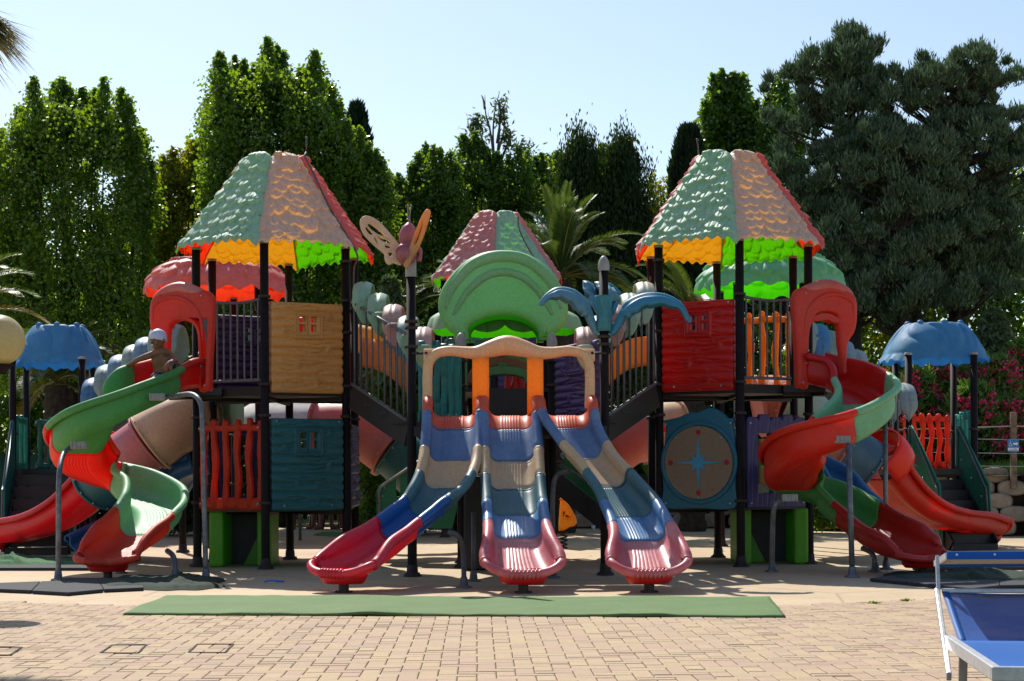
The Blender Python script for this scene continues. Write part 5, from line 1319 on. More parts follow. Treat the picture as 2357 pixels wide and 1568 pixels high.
def conifer(label, D, cu, vtop, vbase, prof, n, mat, grp=None, name='cedar_tree', style='tuft', droop=0.0, tl=.16, skip=.0, nb=150):
    """prof: [(t, left px, right px)] measured down from the top; foliage sits in clumps at the branch ends"""
    cx = X(cu, D); root = thing(name, label, 'tree', (cx, D, 0), grp); zt, zb = Z(vtop, D), Z(vbase, D); k = D/F
    T_ = [p[0] for p in prof]; Lf = [p[1]*k for p in prof]; Rg = [p[2]*k for p in prof]
    segs = [([(cx, D, 0), (cx+.05, D+.05, zb+(zt-zb)*.4), (cx, D, zt-.3)], [.24, .15, .02])]; cl = []
    for i in range(nb):
        t = .03+.97*((i+RNG.uniform(0, 1))/nb)**.85; z = zt-(zt-zb)*t; a = RNG.uniform(0, 2*PI); sdx = math.cos(a)
        w_ = np.interp(t, T_, Rg) if sdx > 0 else np.interp(t, T_, Lf); ly = .5*(np.interp(t, T_, Rg)+np.interp(t, T_, Lf))
        r = RNG.uniform(.45, 1.05); ex = cx+sdx*w_*r; ey = D+math.sin(a)*ly*r*.7; ez = z+RNG.uniform(.0, .4)*(style == 'tuft')*min(1, t*5)-droop*w_*.3
        L_ = math.hypot(ex-cx, ey-D)
        if L_ > .3: segs.append(([(cx, D, z-.22*L_), ((cx+ex)/2, (D+ey)/2, z-.10*L_), (ex, ey, ez)], [.06, .035, .008]))
        if style == 'tuft':
            for j in range(2+int(L_*3.3)):
                q = 1.03-.55*RNG.uniform(0, 1)**1.3; sp_ = .10+.26*q*min(1, L_)
                cl.append((cx+(ex-cx)*q+RNG.normal(0, sp_), D+(ey-D)*q+RNG.normal(0, sp_), z+(ez-z)*q+RNG.normal(0, .08)+.05))
        else:
            for j in range(2+int(L_*2.4)):
                q = RNG.uniform(.3, 1.03); cl.append((cx+(ex-cx)*q+RNG.normal(0, .12), D+(ey-D)*q+RNG.normal(0, .12), z+(ez-z)*q+RNG.normal(0, .12)))
    cl = np.array(cl); per = max(8, n//len(cl)); c = np.repeat(cl, per, 0)
    if style == 'tuft':
        rs = np.repeat(RNG.uniform(.45, 1.4, len(cl)), per)[:, None]; o = unit(RNG.normal(size=c.shape)); pos = c+o*rs*.095*RNG.uniform(.2, 1, (len(c), 1))**.5*np.array([.9, .9, 1.0])*(1+1.2*(RNG.uniform(size=(len(c), 1)) < .22))
        q = leaves(pos, tl, tl*.24, dirs=o*.5+np.array([0, -.05, .95]))
    else:
        o = RNG.normal(0, 1, c.shape)*np.array([.09, .09, .26]); pos = c+o-np.array([0, 0, .12]); q = leaves(pos, tl, tl*.28, (0, 0, -1), .72)
    quads('crown', q, mat, root); trunkmesh(root, segs, BARK); return root
conifer('tall blue green cedar with pointed top, right of the right roof', 32, 1960, 60, 740, [(0, 4, 4), (.05, 40, 30), (.09, 75, 48), (.13, 110, 58), (.19, 155, 90), (.25, 182, 110), (.34, 180, 120), (.5, 190, 130), (.62, 150, 130), (.8, 90, 120), (1, 60, 90)], 210000, LC, 'cedars at the right', nb=150, tl=.12)
conifer('broad cedar with open flat top at the right edge', 31.5, 2203, 122, 720, [(0, 10, 50), (.03, 70, 85), (.06, 105, 120), (.12, 120, 150), (.25, 165, 170), (.45, 190, 190), (.62, 180, 190), (.75, 120, 180), (1, 90, 140)], 210000, LC, 'cedars at the right', nb=150, tl=.12)
conifer('rounded cedar filling the space between the two tall cedars', 30.5, 2075, 290, 760, [(0, 30, 30), (.08, 90, 90), (.25, 150, 140), (.6, 160, 140), (1, 100, 100)], 90000, LC, 'cedars at the right', nb=70, tl=.12)
conifer('dark weeping conifer with a ragged double top above the palm', 31.5, 1345, 308, 800, [(0, 5, 5), (.05, 30, 18), (.12, 45, 28), (.25, 62, 55), (.45, 75, 75), (.7, 85, 70), (1, 70, 70)], 80000, LW, 'weeping conifers', 'weeping_conifer', 'weep', .5, .11, nb=170)
conifer('narrow pointed weeping conifer left of the right roof', 31.5, 1443, 318, 800, [(0, 2, 2), (.05, 16, 10), (.12, 20, 18), (.25, 38, 35), (.45, 50, 45), (.7, 55, 50), (1, 55, 50)], 70000, LW, 'weeping conifers', 'weeping_conifer', 'weep', .5, .11, nb=150)
def cypress(label, D, cu, vtop, vbase, hwpx, n, lean=0):
    cx = X(cu, D); root = thing('cypress_tree', label, 'tree', (cx, D, 0), 'cypresses'); zt, zb = Z(vtop, D), Z(vbase, D); hw = hwpx*D/F
    t = RNG.uniform(0, 1, n); a = RNG.uniform(0, 2*PI, n)
    r = hw*np.minimum(1, (t/.16+.12)**.6)*(1-.35*np.maximum(0, (t-.75)/.25))*RNG.uniform(.72, 1.04, n)**.6
    r *= 1+.10*np.sin(a*7+t*9)
    pos = np.stack([cx+r*np.cos(a), D+r*np.sin(a), zt-(zt-zb)*t], 1)
    quads('crown', leaves(pos, .19, .05, (0, 0, 1), .66), LX, root); trunkmesh(root, [([(cx, D, 0), (cx, D, zb), (cx, D, zt-.6)], [.2, .15, .03])], BARK)
cypress('dark columnar cypress standing left of the slender poplar', 34, 1589, 302, 990, 42, 26000)
cypress('dark cypress peeping out behind the tallest poplar', 36, 826, 245, 800, 30, 12000)

# far trees closing the gaps low down
for i, (u, vt, w_, D) in enumerate([(60, 560, 150, 39), (300, 520, 150, 40), (520, 480, 150, 41), (760, 450, 150, 40), (960, 520, 140, 40), (1130, 470, 140, 41), (1330, 480, 130, 40), (1530, 620, 110, 41), (1700, 480, 130, 42), (1880, 500, 150, 40), (2080, 450, 150, 41), (2300, 400, 150, 40)]):
    cx = X(u, D); k = D/F
    lab = ['behind the left blue canopy', 'between left blue canopy and left tower', 'behind the left tower roof', 'behind the butterfly and stair', 'left of the central roof', 'behind the central roof', 'behind the palm crown', 'behind the gap left of the right tower', 'behind the right roof', 'behind the right entry hood', 'left of the right blue canopy', 'at the far right behind the oleander'][i]
    root = thing('far_tree', 'bushy tree in the far row '+lab, 'tree', (cx, D, 0), 'far row of dark trees'); n = 15000
    t = RNG.uniform(0, 1, n); zt = Z(vt, D); a = RNG.uniform(0, 2*PI, n); rr = w_*k*np.sqrt(np.minimum(1, t*3+.05))*RNG.uniform(.1, 1.05, n)
    pos = np.stack([cx+rr*np.cos(a), D+rr*np.sin(a)*.5, zt*(1-t)+.3*t+RNG.normal(0, .2, n)], 1)
    quads('crown', leaves(pos, .15, .12), [LM1, LD, LM1, LD, LM1, LY, LD, LM1, LD, LM1, LY, LM1][i], root); trunkmesh(root, [([(cx, D, 0), (cx, D, 2), (cx, D, zt-1.5)], [.2, .15, .05])], BARK)  # green and yellow leaf colours here paint in sunlit foliage among dark trees
# visible trunks under the cedars
for (u, vb, vt, D, r) in ((1905, 1010, 560, 27.5, .16), (2290, 940, 560, 27, .15)): pass

# low hedge shrubs behind the play area
for i, (u, vt, w_, D, m_) in enumerate([(360, 760, 120, 27.5, LM1), (480, 880, 90, 27, LD), (900, 640, 60, 27.5, LG), (905, 830, 75, 26.5, LM1), (1010, 700, 60, 27.5, LD), (1480, 700, 80, 31.5, LM1), (1700, 900, 90, 32, LD), (1640, 750, 80, 32, LD), (1960, 820, 70, 29, LY), (1960, 940, 50, 28.5, LM1), (240, 900, 90, 27.5, LD), (2290, 720, 70, 29.5, LG), (700, 900, 120, 33.5, LD), (1200, 950, 110, 33, LD), (1860, 700, 70, 27, LM1)]):
    lab = ['sunlit shrub left of the left spiral hood', 'dark shrub behind the red hood', 'tall grey green shrub left of the butterfly post', 'bright shrub behind the left covered stair', 'dark shrub beside the butterfly post', 'shrub behind the right stair hoops', 'dark shrub behind the compass panel', 'dark shrub behind the red log wall', 'yellowish shrub right of the right hood', 'low shrub by the far posts at right', 'dark shrub behind the left blue canopy posts', 'pale shrub above the oleander', 'dark shrub low behind the left tower', 'dark shrub low behind the wave slides', 'shrub between cedar trunks'][i]
    cx = X(u, D); k = D/F; root = thing('shrub', lab, 'shrub', (cx, D, 0), 'shrubs behind the play area'); n = 8000; zt = Z(vt, D)
    t = RNG.uniform(0, 1, n); a = RNG.uniform(0, 2*PI, n); rr = w_*k*np.sqrt(np.minimum(1, t*2.6+.03))*RNG.uniform(.2, 1.0, n)**.5
    pos = np.stack([cx+rr*np.cos(a), D+rr*np.sin(a)*.6, zt*(1-t)+.1*t], 1)
    quads('foliage', leaves(pos, .11, .07), m_, root)

def palm(label, c, nf, L0, mat, seed=0, el=(10, 80), az=None, trunk=None, leaflet=.42, grp='date palms', dry=None, name='palm_tree'):
    rg = np.random.default_rng(seed); c = Vector(c); root = thing(name, label, 'palm', (c.x, c.y, 0), grp)
    b = MB(); allq = []; dq = []
    for i in range(nf):
        a = (rg.uniform(*az) if az else 2*PI*i/nf*2.4+rg.uniform(-.2, .2)); e = R(rg.uniform(*el)); L_ = L0*rg.uniform(.85, 1.1)
        d = Vector((math.cos(a)*math.cos(e), math.sin(a)*math.cos(e), math.sin(e))); p = c.copy(); pts = [p.copy()]; N = 18
        for j in range(N):
            d = (d+Vector((0, 0, -.055-.05*(j/N)))*(1.15 if e > R(55) else .9)).normalized(); p = p+d*L_/N; pts.append(p.copy())
        b.tube(pts, [.022*(1-.85*j/N) for j in range(N+1)], 6, cap=False)
        m = 74; ql = []
        for j in range(m):
            t = .12+.88*j/(m-1); ii = min(N-1, int(t*N)); f_ = t*N-ii; q = pts[ii].lerp(pts[ii+1], f_); dd = (pts[ii+1]-pts[ii]).normalized()
            s = dd.cross(Vector((0, 0, 1))); s = s.normalized() if s.length > .05 else Vector((1, 0, 0)); up = s.cross(dd)
            ln = leaflet*L0/2.2*(.35+.65*math.sin(PI*min(1, t*.9+.08)))
            for sg in (-1, 1):
                ld = (dd*.62+s*sg*.8+up*(.30+rg.uniform(-.08, .1))).normalized(); w_ = dd.cross(ld).cross(ld).normalized()*.0085
                mid = q+ld*ln*.5+Vector((0, 0, -.015)); tip = q+ld*ln+Vector((0, 0, -.10*ln))
                ql.append([q, mid+w_, tip, mid-w_])
        (dq if (dry and rg.uniform() < dry) else allq).extend(ql)
    b.build('frond_stem', simple('palm_stem', '#6a6a34', '#7c7440', 9, .7), root)
    quads('frond_leaflets', np.array([[tuple(x) for x in q] for q in allq]), mat, root)
    if dq: quads('dry_leaflets', np.array([[tuple(x) for x in q] for q in dq]), LPD, root)
    if trunk:
        b = MB(); n = 26; h = c.z
        b.lathe((c.x, c.y, -.05), [(trunk*(1.12 if j % 2 else .92)*(1-.12*j/n), h*j/n) for j in range(n+1)], 16); b.build('trunk', simple('palm_bark', '#54473a', '#2f2822', 12, .95, 0, 1, .04), root)
    return root
palm('big date palm with tall fan of fronds behind the arched hood', P(1290, 640, 27.6), 64, 1.5, LPM, 3, (12, 88), trunk=.24)
palm('date palm with a thick rough trunk behind the right tower', P(1592, 715, 28), 26, 1.25, LPM, 5, (5, 70), trunk=.23, dry=.12)
palm('date palm fronds showing left of the central roof', P(1062, 690, 29), 24, 1.15, LPM, 7, (5, 75), trunk=.2, dry=.15)
palm('date palm at the left edge arching over the lamp globe', P(-95, 740, 25), 24, 1.5, LPM, 9, (10, 80), trunk=.25, dry=.2)
palm('low date palm behind the left blue canopy', P(130, 880, 26.5), 26, 1.35, LPM, 12, (0, 80), trunk=.22, dry=.2)
palm('low date palm behind the pale leaf hoops', P(330, 900, 26.8), 22, 1.15, LPM, 14, (5, 75), trunk=.2, dry=.3)
palm('low date palm behind the railing left of the wave slides', P(930, 880, 27), 20, 1.0, LPM, 15, (5, 75), trunk=.2, dry=.2)
# fan palm hanging in from the top left, near the viewer
fp = thing('fan_palm', 'fan palm leaves hanging into the top left corner', 'palm', (P(-190, 60, 11.3).x, 11.3, 0))
qs = []; bs = MB(); cc = P(-190, 40, 11.3)
for i in range(16):
    a = random.uniform(0, 2*PI) if i > 9 else random.uniform(-.6, .5); e = R(random.uniform(-55, 50)) if i > 9 else R(random.uniform(-35, 12)); d = Vector((math.cos(a)*math.cos(e), math.sin(a)*math.cos(e), math.sin(e)))
    hub = cc+d*random.uniform(.30, .42); bs.tube([cc, cc.lerp(hub, .5)+Vector((0, 0, .04)), hub], .009, 6)
    s = d.cross(Vector((0, 0, 1))).normalized(); up = s.cross(d)
    for j in range(26):
        an = (j/25-.5)*2.5; ld = (d*math.cos(an)+s*math.sin(an)*.8+up*.12).normalized(); ln = random.uniform(.36, .48); w_ = d.cross(ld); w_ = (w_.normalized() if w_.length > .1 else s)*.008
        w_ = ld.cross(up).normalized()*.011
        m1 = hub+ld*ln*.55; tp = hub+ld*ln+Vector((0, 0, -ln*random.uniform(.15, .5)))
        qs.append([hub-w_*.4, m1-w_, m1+w_, hub+w_*.4]); qs.append([m1-w_, tp, tp+w_*.1, m1+w_])
bs.build('leaf_stalk', simple('palm_stem', '#6a6a34', '#7c7440', 9, .7), fp)
quads('fan_leaves', np.array([[tuple(x) for x in q] for q in qs]), leafmat('fan_leaf', ['#2c3f1c', '#3a5224', '#4a5c24', '#8a6a1c', '#34481e'], .32, .4, '#a09020'), fp)
b = MB(); b.tube(spline([(cc.x-2.2, cc.y-1.2, 0), (cc.x-1.2, cc.y-.7, 2), (cc.x-.3, cc.y-.2, 3.4), (cc.x, cc.y, cc.z)], 5), .13, 12); b.build('trunk', BARK, fp)

# oleander with flowers
for i, (u, vt, w_, D) in enumerate([(2110, 870, 70, 27.2), (2180, 850, 85, 27.6), (2290, 835, 90, 27.4), (2360, 800, 80, 27.9), (2240, 900, 80, 26.8), (2330, 930, 70, 26.9)]):
    lab = ['behind the left posts of the right pavilion', 'behind the middle of the right pavilion', 'tall, right of the pavilion', 'at the right edge', 'low, behind the teal pickets', 'low, above the blue sign'][i]
    cx = X(u, D); k = D/F; root = thing('oleander_bush', 'flowering pink oleander '+lab, 'bush', (cx, D, 0), 'pink oleanders on the bank'); n = 5200; zt = Z(vt, D)
    ns = 420; a = RNG.uniform(0, 2*PI, ns); t = RNG.uniform(0, .85, ns); rr = w_*k*np.sqrt(np.minimum(1, t*2+.04))*RNG.uniform(.3, 1, ns)**.5
    st = np.stack([cx+rr*np.cos(a), D+rr*np.sin(a)*.6, zt*(1-t)+1.1*t], 1)
    c = np.repeat(st, n//ns, 0)+RNG.normal(0, .05, (n//ns*ns, 3)); quads('foliage', leaves(c, .17, .032, (0, -.2, 1), .42), LO, root)
    fs = st[(RNG.uniform(size=ns) < .2) & (t > .06)]; fs = fs[fs[:, 1] < D+.3]; c = np.repeat(fs, 26, 0)+RNG.normal(0, .042, (len(fs)*26, 3))+np.array([0, -.08, .06]); quads('flowers', leaves(c, .052, .05), FLW, root)
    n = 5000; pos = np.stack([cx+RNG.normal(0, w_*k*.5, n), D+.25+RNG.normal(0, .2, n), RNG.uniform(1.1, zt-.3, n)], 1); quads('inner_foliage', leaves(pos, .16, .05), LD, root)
# ================================================================ bank, wall, fences
bk = MB(); line = [(-3.0, 33.0), (X(1270, 29.6), 29.9), (X(1700, 29.2), 29.4), (X(1960, 27.4), 27.6), (X(2090, 25.6), 25.9), (X(2400, 24.9), 25.2), (16, 25.0)]
vs = []; 
for x, y in line: vs += [(x, y, .62 if x < 5 else .95), (x+.3, y+2.5, 1.25), (x+1, y+14, 1.8)]
bk.add(vs, [(3*i, 3*i+3, 3*i+4, 3*i+1) for i in range(len(line)-1)]+[(3*i+1, 3*i+4, 3*i+5, 3*i+2) for i in range(len(line)-1)])
o = bk.build('grass_bank', simple('bank_soil', '#4a4a24', '#3a3020', 3, .95, 0, .8, .05)); tag(o, kind='structure')
CONC = simple('weathered_concrete', '#a89a88', '#857868', 4, .92, 0, .7, .01, bscale=50)
wl = thing('retaining_wall', 'retaining wall of staggered rounded concrete blocks below the oleander bank', 'wall', (line[3][0], line[3][1], 0))
b = MB(); 
def blockshape(c, d, w_, h, dep):
    sd = Vector((d[0], d[1], 0)).normalized(); nn = Vector((sd.y, -sd.x, 0)); ring = []
    N = 18; prof = []
    for i in range(N):
        a = 2*PI*i/N; x = math.copysign(abs(math.cos(a))**.75, math.cos(a)); z = math.copysign(abs(math.sin(a))**(.8 if math.sin(a) > 0 else .45), math.sin(a)); prof.append((x*w_/2, z*h/2))
    vs = []
    for off, scl in ((dep/2, .80), (dep/2-.02, .95), (dep/2-.05, 1.0), (-dep/2, 1.0)):
        vs += [Vector(c)+sd*x*scl+Vector((0, 0, z*scl))+nn*off for x, z in prof]
    fs = [tuple(range(N))]+[(k*N+i, k*N+(i+1) % N, (k+1)*N+(i+1) % N, (k+1)*N+i)[::-1] for k in range(3) for i in range(N)]
    b.add(vs, [fs[0]]+fs[1:], 0, True); b.sm[-len(fs)] = False
for si in range(1, len(line)-1):
    (x0, y0), (x1, y1) = line[si], line[si+1]; L_ = math.hypot(x1-x0, y1-y0); d = ((x1-x0)/L_, (y1-y0)/L_)
    rows_ = 3 if si < 2 else (4 if si == 2 else 5)
    for r_ in range(rows_):
        n = int(L_/.46)
        for i in range(n):
            t = (i+.5*(r_ % 2)+.3)*.46
            if t > L_: continue
            blockshape((x0+d[0]*t, y0+d[1]*t+.10*r_+random.uniform(-.03, .03), .14+.205*r_), d, .43*random.uniform(.95, 1.06), .25, .4)
b.build('stacked_blocks', CONC, wl)
b = MB()
for si in range(1, len(line)-1):
    (x0, y0), (x1, y1) = line[si], line[si+1]; b.bar((x0, y0+.42, .42), (x1, y1+.42, .42), .15, .84)
b.build('earth_core', simple('wall_soil', '#2c231a', '#3c3022', 12, .95), wl)
# grass blades on the bank
n = 9000; x = RNG.uniform(2.5, 10.5, n); yl = np.interp(x, [p[0] for p in line], [p[1] for p in line])+RNG.uniform(.25, 2.2, n)
q = leaves(np.stack([x, yl, np.interp(yl-np.interp(x, [p[0] for p in line], [p[1] for p in line]), [0, 2.5], [.9, 1.22])], 1), .16, .018, (0, 0, 1), .75)
tag(quads('long_grass', q, leafmat('grass_blade', ['#5c8a20', '#7aa02c', '#4a701c', '#9a9a50'], .4, .5, '#b0d040'), None), kind='stuff')
# wire fence with wooden posts
wf = thing('wire_fence', 'low wooden post and wire fence on the bank above the block wall', 'fence', (X(2335, 24.9), 24.9, 0))
WOOD = simple('weathered_post', '#8a7762', '#5c4d3e', 12, .9, 0, .5)
for u in (1925, 2333, 2700): 
    D = 25.6 if u < 2000 else 25.3; b = MB(); x = X(u, D); b.box((x, D, 1.35), (.09, .09, 1.2)); b.build('fence_post', WOOD, wf, bevel=.008)
b = MB(); b.bar((X(1925, 25.6), 25.6, P(0, 1003, 25.6).z), (X(2333, 25.3), 25.3, P(2333, 981, 25.3).z), .022, .018); b.bar((X(2333, 25.3), 25.3, P(2333, 981, 25.3).z), (X(2700, 25.3), 25.3, P(2400, 986, 25.3).z), .022, .018); b.build('top_rope', simple('pale_rope', '#b5ada0', '#9a9184', 20), wf)
for v in (1016, 1048, 1078):
    b = MB(); b.tube([(X(1925, 25.6), 25.55, P(0, v, 25.6).z), (X(2333, 25.2), 25.2, P(2333, v-4, 25.2).z), (X(2700, 25.2), 25.2, P(2400, v-4, 25.2).z)], .007, 6); b.build('wire', BOLT, wf)
# wheelchair sign
sg_ = thing('wheelchair_sign', 'small blue sign with white wheelchair and arrow on the fence post', 'sign', (X(2332, 25.1), 25.1, P(0, 1026, 25.1).z))
k = 25.1/F; M_ = frame(P(2332, 1026, 25.12), (1, 0, 0)); BLU = simple('sign_blue', '#1f74b8', '#1f74b8', 30, .4); WHT = simple('sign_white', '#dfe5ea', '#dfe5ea', 30, .4)
b = MB(); b.add([M_ @ Vector(q) for q in [(x*k, y*k, z) for z in (0, .01) for x, y in ((-13, -14), (13, -14), (13, 14), (-13, 14))]], [(4, 5, 6, 7), (3, 2, 1, 0), (0, 1, 5, 4), (1, 2, 6, 5), (2, 3, 7, 6), (3, 0, 4, 7)], 0, False); b.build('plate', BLU, sg_)
shape2d('text_band', [[(-12.2*k, -11*k), (12.2*k, -11*k), (12.2*k, -5*k), (-12.2*k, -5*k)]], M_ @ Matrix.Translation((0, 0, .012)), .002, WHT, sg_)
textobj('text', 'accessibilità', 3.9*k, M_ @ Matrix.Translation((0, -8*k, .015)), simple('sign_ink', '#1a3c60', '#1a3c60', 30, .5), sg_, .0005)
shape2d('arrow', [[(x*k, y*k) for x, y in [(0, 2), (6.5, 2), (6.5, 0), (11.5, 4.2), (6.5, 8.4), (6.5, 6.2), (0, 6.2)]]], M_ @ Matrix.Translation((0, 0, .012)), .003, WHT, sg_)
b = MB(); f = lambda x, y: M_ @ Vector((x*k, y*k, .014)); b.tube([f(-7.2+3.1*math.cos(a), 1.8+3.1*math.sin(a)) for a in [R(110+i*12) for i in range(21)]], .55*k, 6); b.tube([f(-7.2, 8.5), f(-7.2, 4), f(-4.6, 4), f(-3.3, .2), f(-2.2, .6)], .75*k, 6); b.ball(f(-7.2, 10.6), 1.3*k, 8); b.tube([f(-7.2, 6), f(-4.8, 6)], .5*k, 6); b.build('wheelchair_symbol', WHT, sg_)
# exit signs and green netting at the left
nf = thing('netting_fence', 'dark green netting fence behind the left pavilion', 'fence', (X(40, 27), 27, 0))
b = MB(); b.slab(lambda u, v: (X(-260+430*u, 27), 27+.02*math.sin(u*60), .05+(Z(1042, 27)-.05)*v), lambda u, v: (X(-260+430*u, 27), 27.015+.02*math.sin(u*60), .05+(Z(1042, 27)-.05)*v), 60, 3); b.build('netting', simple('green_netting', '#173c2a', '#1d4a34', 30, .8), nf)
for u in (-200, 20, 160):
    b = MB(); b.tube([(X(u, 27), 26.95, 0), (X(u, 27), 26.95, Z(1036, 27))], .03, 8); b.build('fence_post', GALV, nf)
GS = simple('sign_green', '#12673a', '#12673a', 30, .4); k = 24.5/F
def exitsign(u0, v0, w_, h_, lab, txt):
    s_ = thing('exit_sign', lab, 'sign', P(u0, v0, 24.5)); M_ = frame(P(u0, v0, 24.5), (1, 0, 0)); W_, H_ = w_*k, h_*k
    shape2d('plate', [[(-W_, -H_), (W_, -H_), (W_, H_), (-W_, H_)]], M_, .012, WHT, s_); shape2d('green_field', [[(-W_*.9, -H_*.93), (W_*.9, -H_*.93), (W_*.9, H_*.93), (-W_*.9, H_*.93)]], M_ @ Matrix.Translation((0, 0, .008)), .004, GS, s_)
    o_ = H_*.28 if txt else 0
    shape2d('arrow', [[(-W_*.62, o_), (-W_*.1, o_+H_*.42), (W_*.05, o_+H_*.42), (W_*.05, o_+H_*.18), (W_*.7, o_+H_*.18), (W_*.7, o_-H_*.18), (W_*.05, o_-H_*.18), (W_*.05, o_-H_*.42), (-W_*.1, o_-H_*.42)]], M_ @ Matrix.Translation((0, 0, .0115)), .003, WHT, s_)
    if txt:
        textobj('text', txt, H_*.42, M_ @ Matrix.Translation((0, -H_*.66, .012)), WHT, s_, .001)
        shape2d('line', [[(-W_*.85, -H_*.34), (W_*.85, -H_*.34), (W_*.85, -H_*.30), (-W_*.85, -H_*.30)]], M_ @ Matrix.Translation((0, 0, .0115)), .003, WHT, s_)
    b = MB(); b.tube([P(u0, v0, 24.54), P(u0, 1086, 24.54).xy.to_3d()], .02, 8); b.build('sign_post', GALV, s_)
exitsign(26, 1054, 12, 14, 'green exit sign with white arrow pointing left, partly behind a post', 'USCITA')
exitsign(31, 1081, 8, 5.5, 'small green arrow plate below the exit sign', '')

# ---------------------------------------------------------------- mats, cloths, lids
def turf_mat():
    mt, n, out = newmat('artificial_turf'); L = n.links.new; co = objco(n)
    p = node(n, 'ShaderNodeBsdfPrincipled', inp={'Roughness': .85})
    a = mixc(n, ramp(n, noise_tex(n, 48, 5, .95, co), [(.3, 0.0), (.7, 1.0)]), '#385624', '#668544'); a = mixc(n, ramp(n, noise_tex(n, 1.8, 5, .7, co), [(.4, 0.0), (.65, .8)]), a, '#46652f')
    L(a, p.inputs['Base Color']); b = node(n, 'ShaderNodeBump', inp={'Strength': .3, 'Distance': .004}); L(noise_tex(n, 90, 3, .8, co), b.inputs['Height']); L(b.outputs[0], p.inputs['Normal']); L(p.outputs[0], out.inputs[0]); return mt
TURF = turf_mat(); RUB = simple('black_rubber', '#2b2c2f', '#3a3a3d', 60, .9, 0, .5, .004); CLO = simple('dark_green_cloth', '#18281a', '#223624', 40, .95, 0, .6, .004)
tm = MB(); A0, A1, B0, B1 = G(284, 1419), G(1808, 1425), G(383, 1376), G(1772, 1381)
def tf(u, v, o=0.0):
    p = A0.lerp(A1, u).lerp(B0.lerp(B1, u), v); z = .022+.012*max(0, math.sin(u*19+v*2))*math.exp(-((u-.36)/.1)**2)+.008*math.sin(u*31+v*5)*v*(1-v)*2+.004*mnoise(Vector((u*30, v*4, 0)))
    p.y += .03*math.sin(u*9)*v+.02*mnoise(Vector((u*26, v*.5, 4)))+.008*mnoise(Vector((u*90, v, 2))); p.z = z-o+.02*max(0, mnoise(Vector((u*7, v*1.5, 11))))**1*(1 if v in (0, 1) else .5); return p
tm.slab(lambda u, v: tf(u, v), lambda u, v: tf(u, v, .02), 160, 14); o = tm.build('turf_mat', TURF); tag(o, 'long strip of green artificial turf laid in front of the wave slides', 'mat')
def plates(lab, polys, grp, mat=RUB, z=.03, name='rubber_tile'):
    for i, (pl, lb) in enumerate(zip(polys, lab)):
        pts = [G(u, v, z) for u, v in pl]; b = MB(); n = len(pts); b.add([tuple(p) for p in pts]+[(p.x, p.y, .001) for p in pts], [tuple(range(n)), tuple(range(2*n-1, n-1, -1))]+[(j, n+j, n+(j+1) % n, (j+1) % n) for j in range(n)], 0, False)
        for f_ in range(len(b.f)): pass
        o = b.build(name, mat, None, bevel=.004); tag(o, lb, 'rubber tile', grp)
plates(['black rubber tile at the left edge in front of the spiral', 'black rubber tile under the left spiral slide foot', 'black rubber tile partly under the crumpled green cloth'],
       [[(-40, 1354), (72, 1358.5), (92, 1338), (-40, 1343)], [(74, 1359), (157, 1363.5), (238, 1356), (225, 1334), (94, 1338)], [(240, 1356), (330, 1352), (330, 1338), (290, 1331), (150, 1329), (120, 1336), (227, 1334)]], 'rubber tiles at the left')
plates(['black rubber tile by the foot of the right spiral slide', 'black rubber tile beside the cloth at the right', 'black rubber tile behind the sun lounger canopy'],
       [[(2002, 1331), (2085, 1339), (2180, 1330), (2060, 1322)], [(2087, 1339.5), (2237, 1354), (2300, 1347), (2300, 1336), (2182, 1330)], [(2302, 1347), (2420, 1345), (2420, 1336), (2302, 1336)]], 'rubber tiles at the right')
plates(['long dark tile edge behind the left spiral slide', 'dark tile behind the chute at the right'], [[(-40, 1307), (205, 1307), (205, 1300), (-40, 1300)], [(2100, 1305), (2420, 1305), (2420, 1298), (2100, 1298)]], 'rubber tiles farther back')
def cloth(lab, u0, u1, v0, v1, hmax, seed, mat=CLO, grp='crumpled green cloths', peak=.7):
    b = MB()
    def fn(u, v, o=0):
        wob = .18*mnoise(Vector((u*5, seed, 0))); uu = u0+(u1-u0)*u; ed = 1-.75*abs(2*u-1)**2.5*(.7+.6*mnoise(Vector((u*7, seed+9, 0)))); vm = (v0+v1)/2+(v1-v0)*(.5-v)*ed+(v1-v0)*wob*.9; uu += (u1-u0)*.03*math.sin(v*7+seed)
        p = G(uu, vm); e = min(u, 1-u, v, 1-v)*4; e = min(1, e)**.5
        f = abs(mnoise(Vector((u*9+3*v, v*3.5, seed))))*1.5+.8*abs(mnoise(Vector((u*18+v*6, v*5, seed+3)))); p.z = .034*min(1, e*1.5)*(1 if o == 0 else 1)+e*hmax*(.12+f)*(.4+math.exp(-((u-peak)/.10)**2)*1.2)-(o if e > .3 else 0)+.002; return p
    b.slab(lambda u, v: fn(u, v), lambda u, v: fn(u, v, .012), 110, 30); o = b.build('crumpled_cloth', mat); tag(o, lab, 'cloth', grp)
cloth('dark green cloth crumpled at the foot of the left spiral slide', 222, 510, 1331, 1359, .035, 1.3)
cloth('dark green cloth spread along the rubber tiles at the right', 2043, 2420, 1320, 1342, .05, 4.1, peak=.55)
cloth('lighter green cloth with a folded corner behind the left spiral', -30, 210, 1287, 1303, .05, 7.7, simple('mid_green_cloth', '#33603a', '#45754a', 40, .95, 0, .6, .004), peak=.25)
cloth('green mat edge far back beyond the tower posts', 725, 870, 1228, 1235, .01, 9.0, TURF)
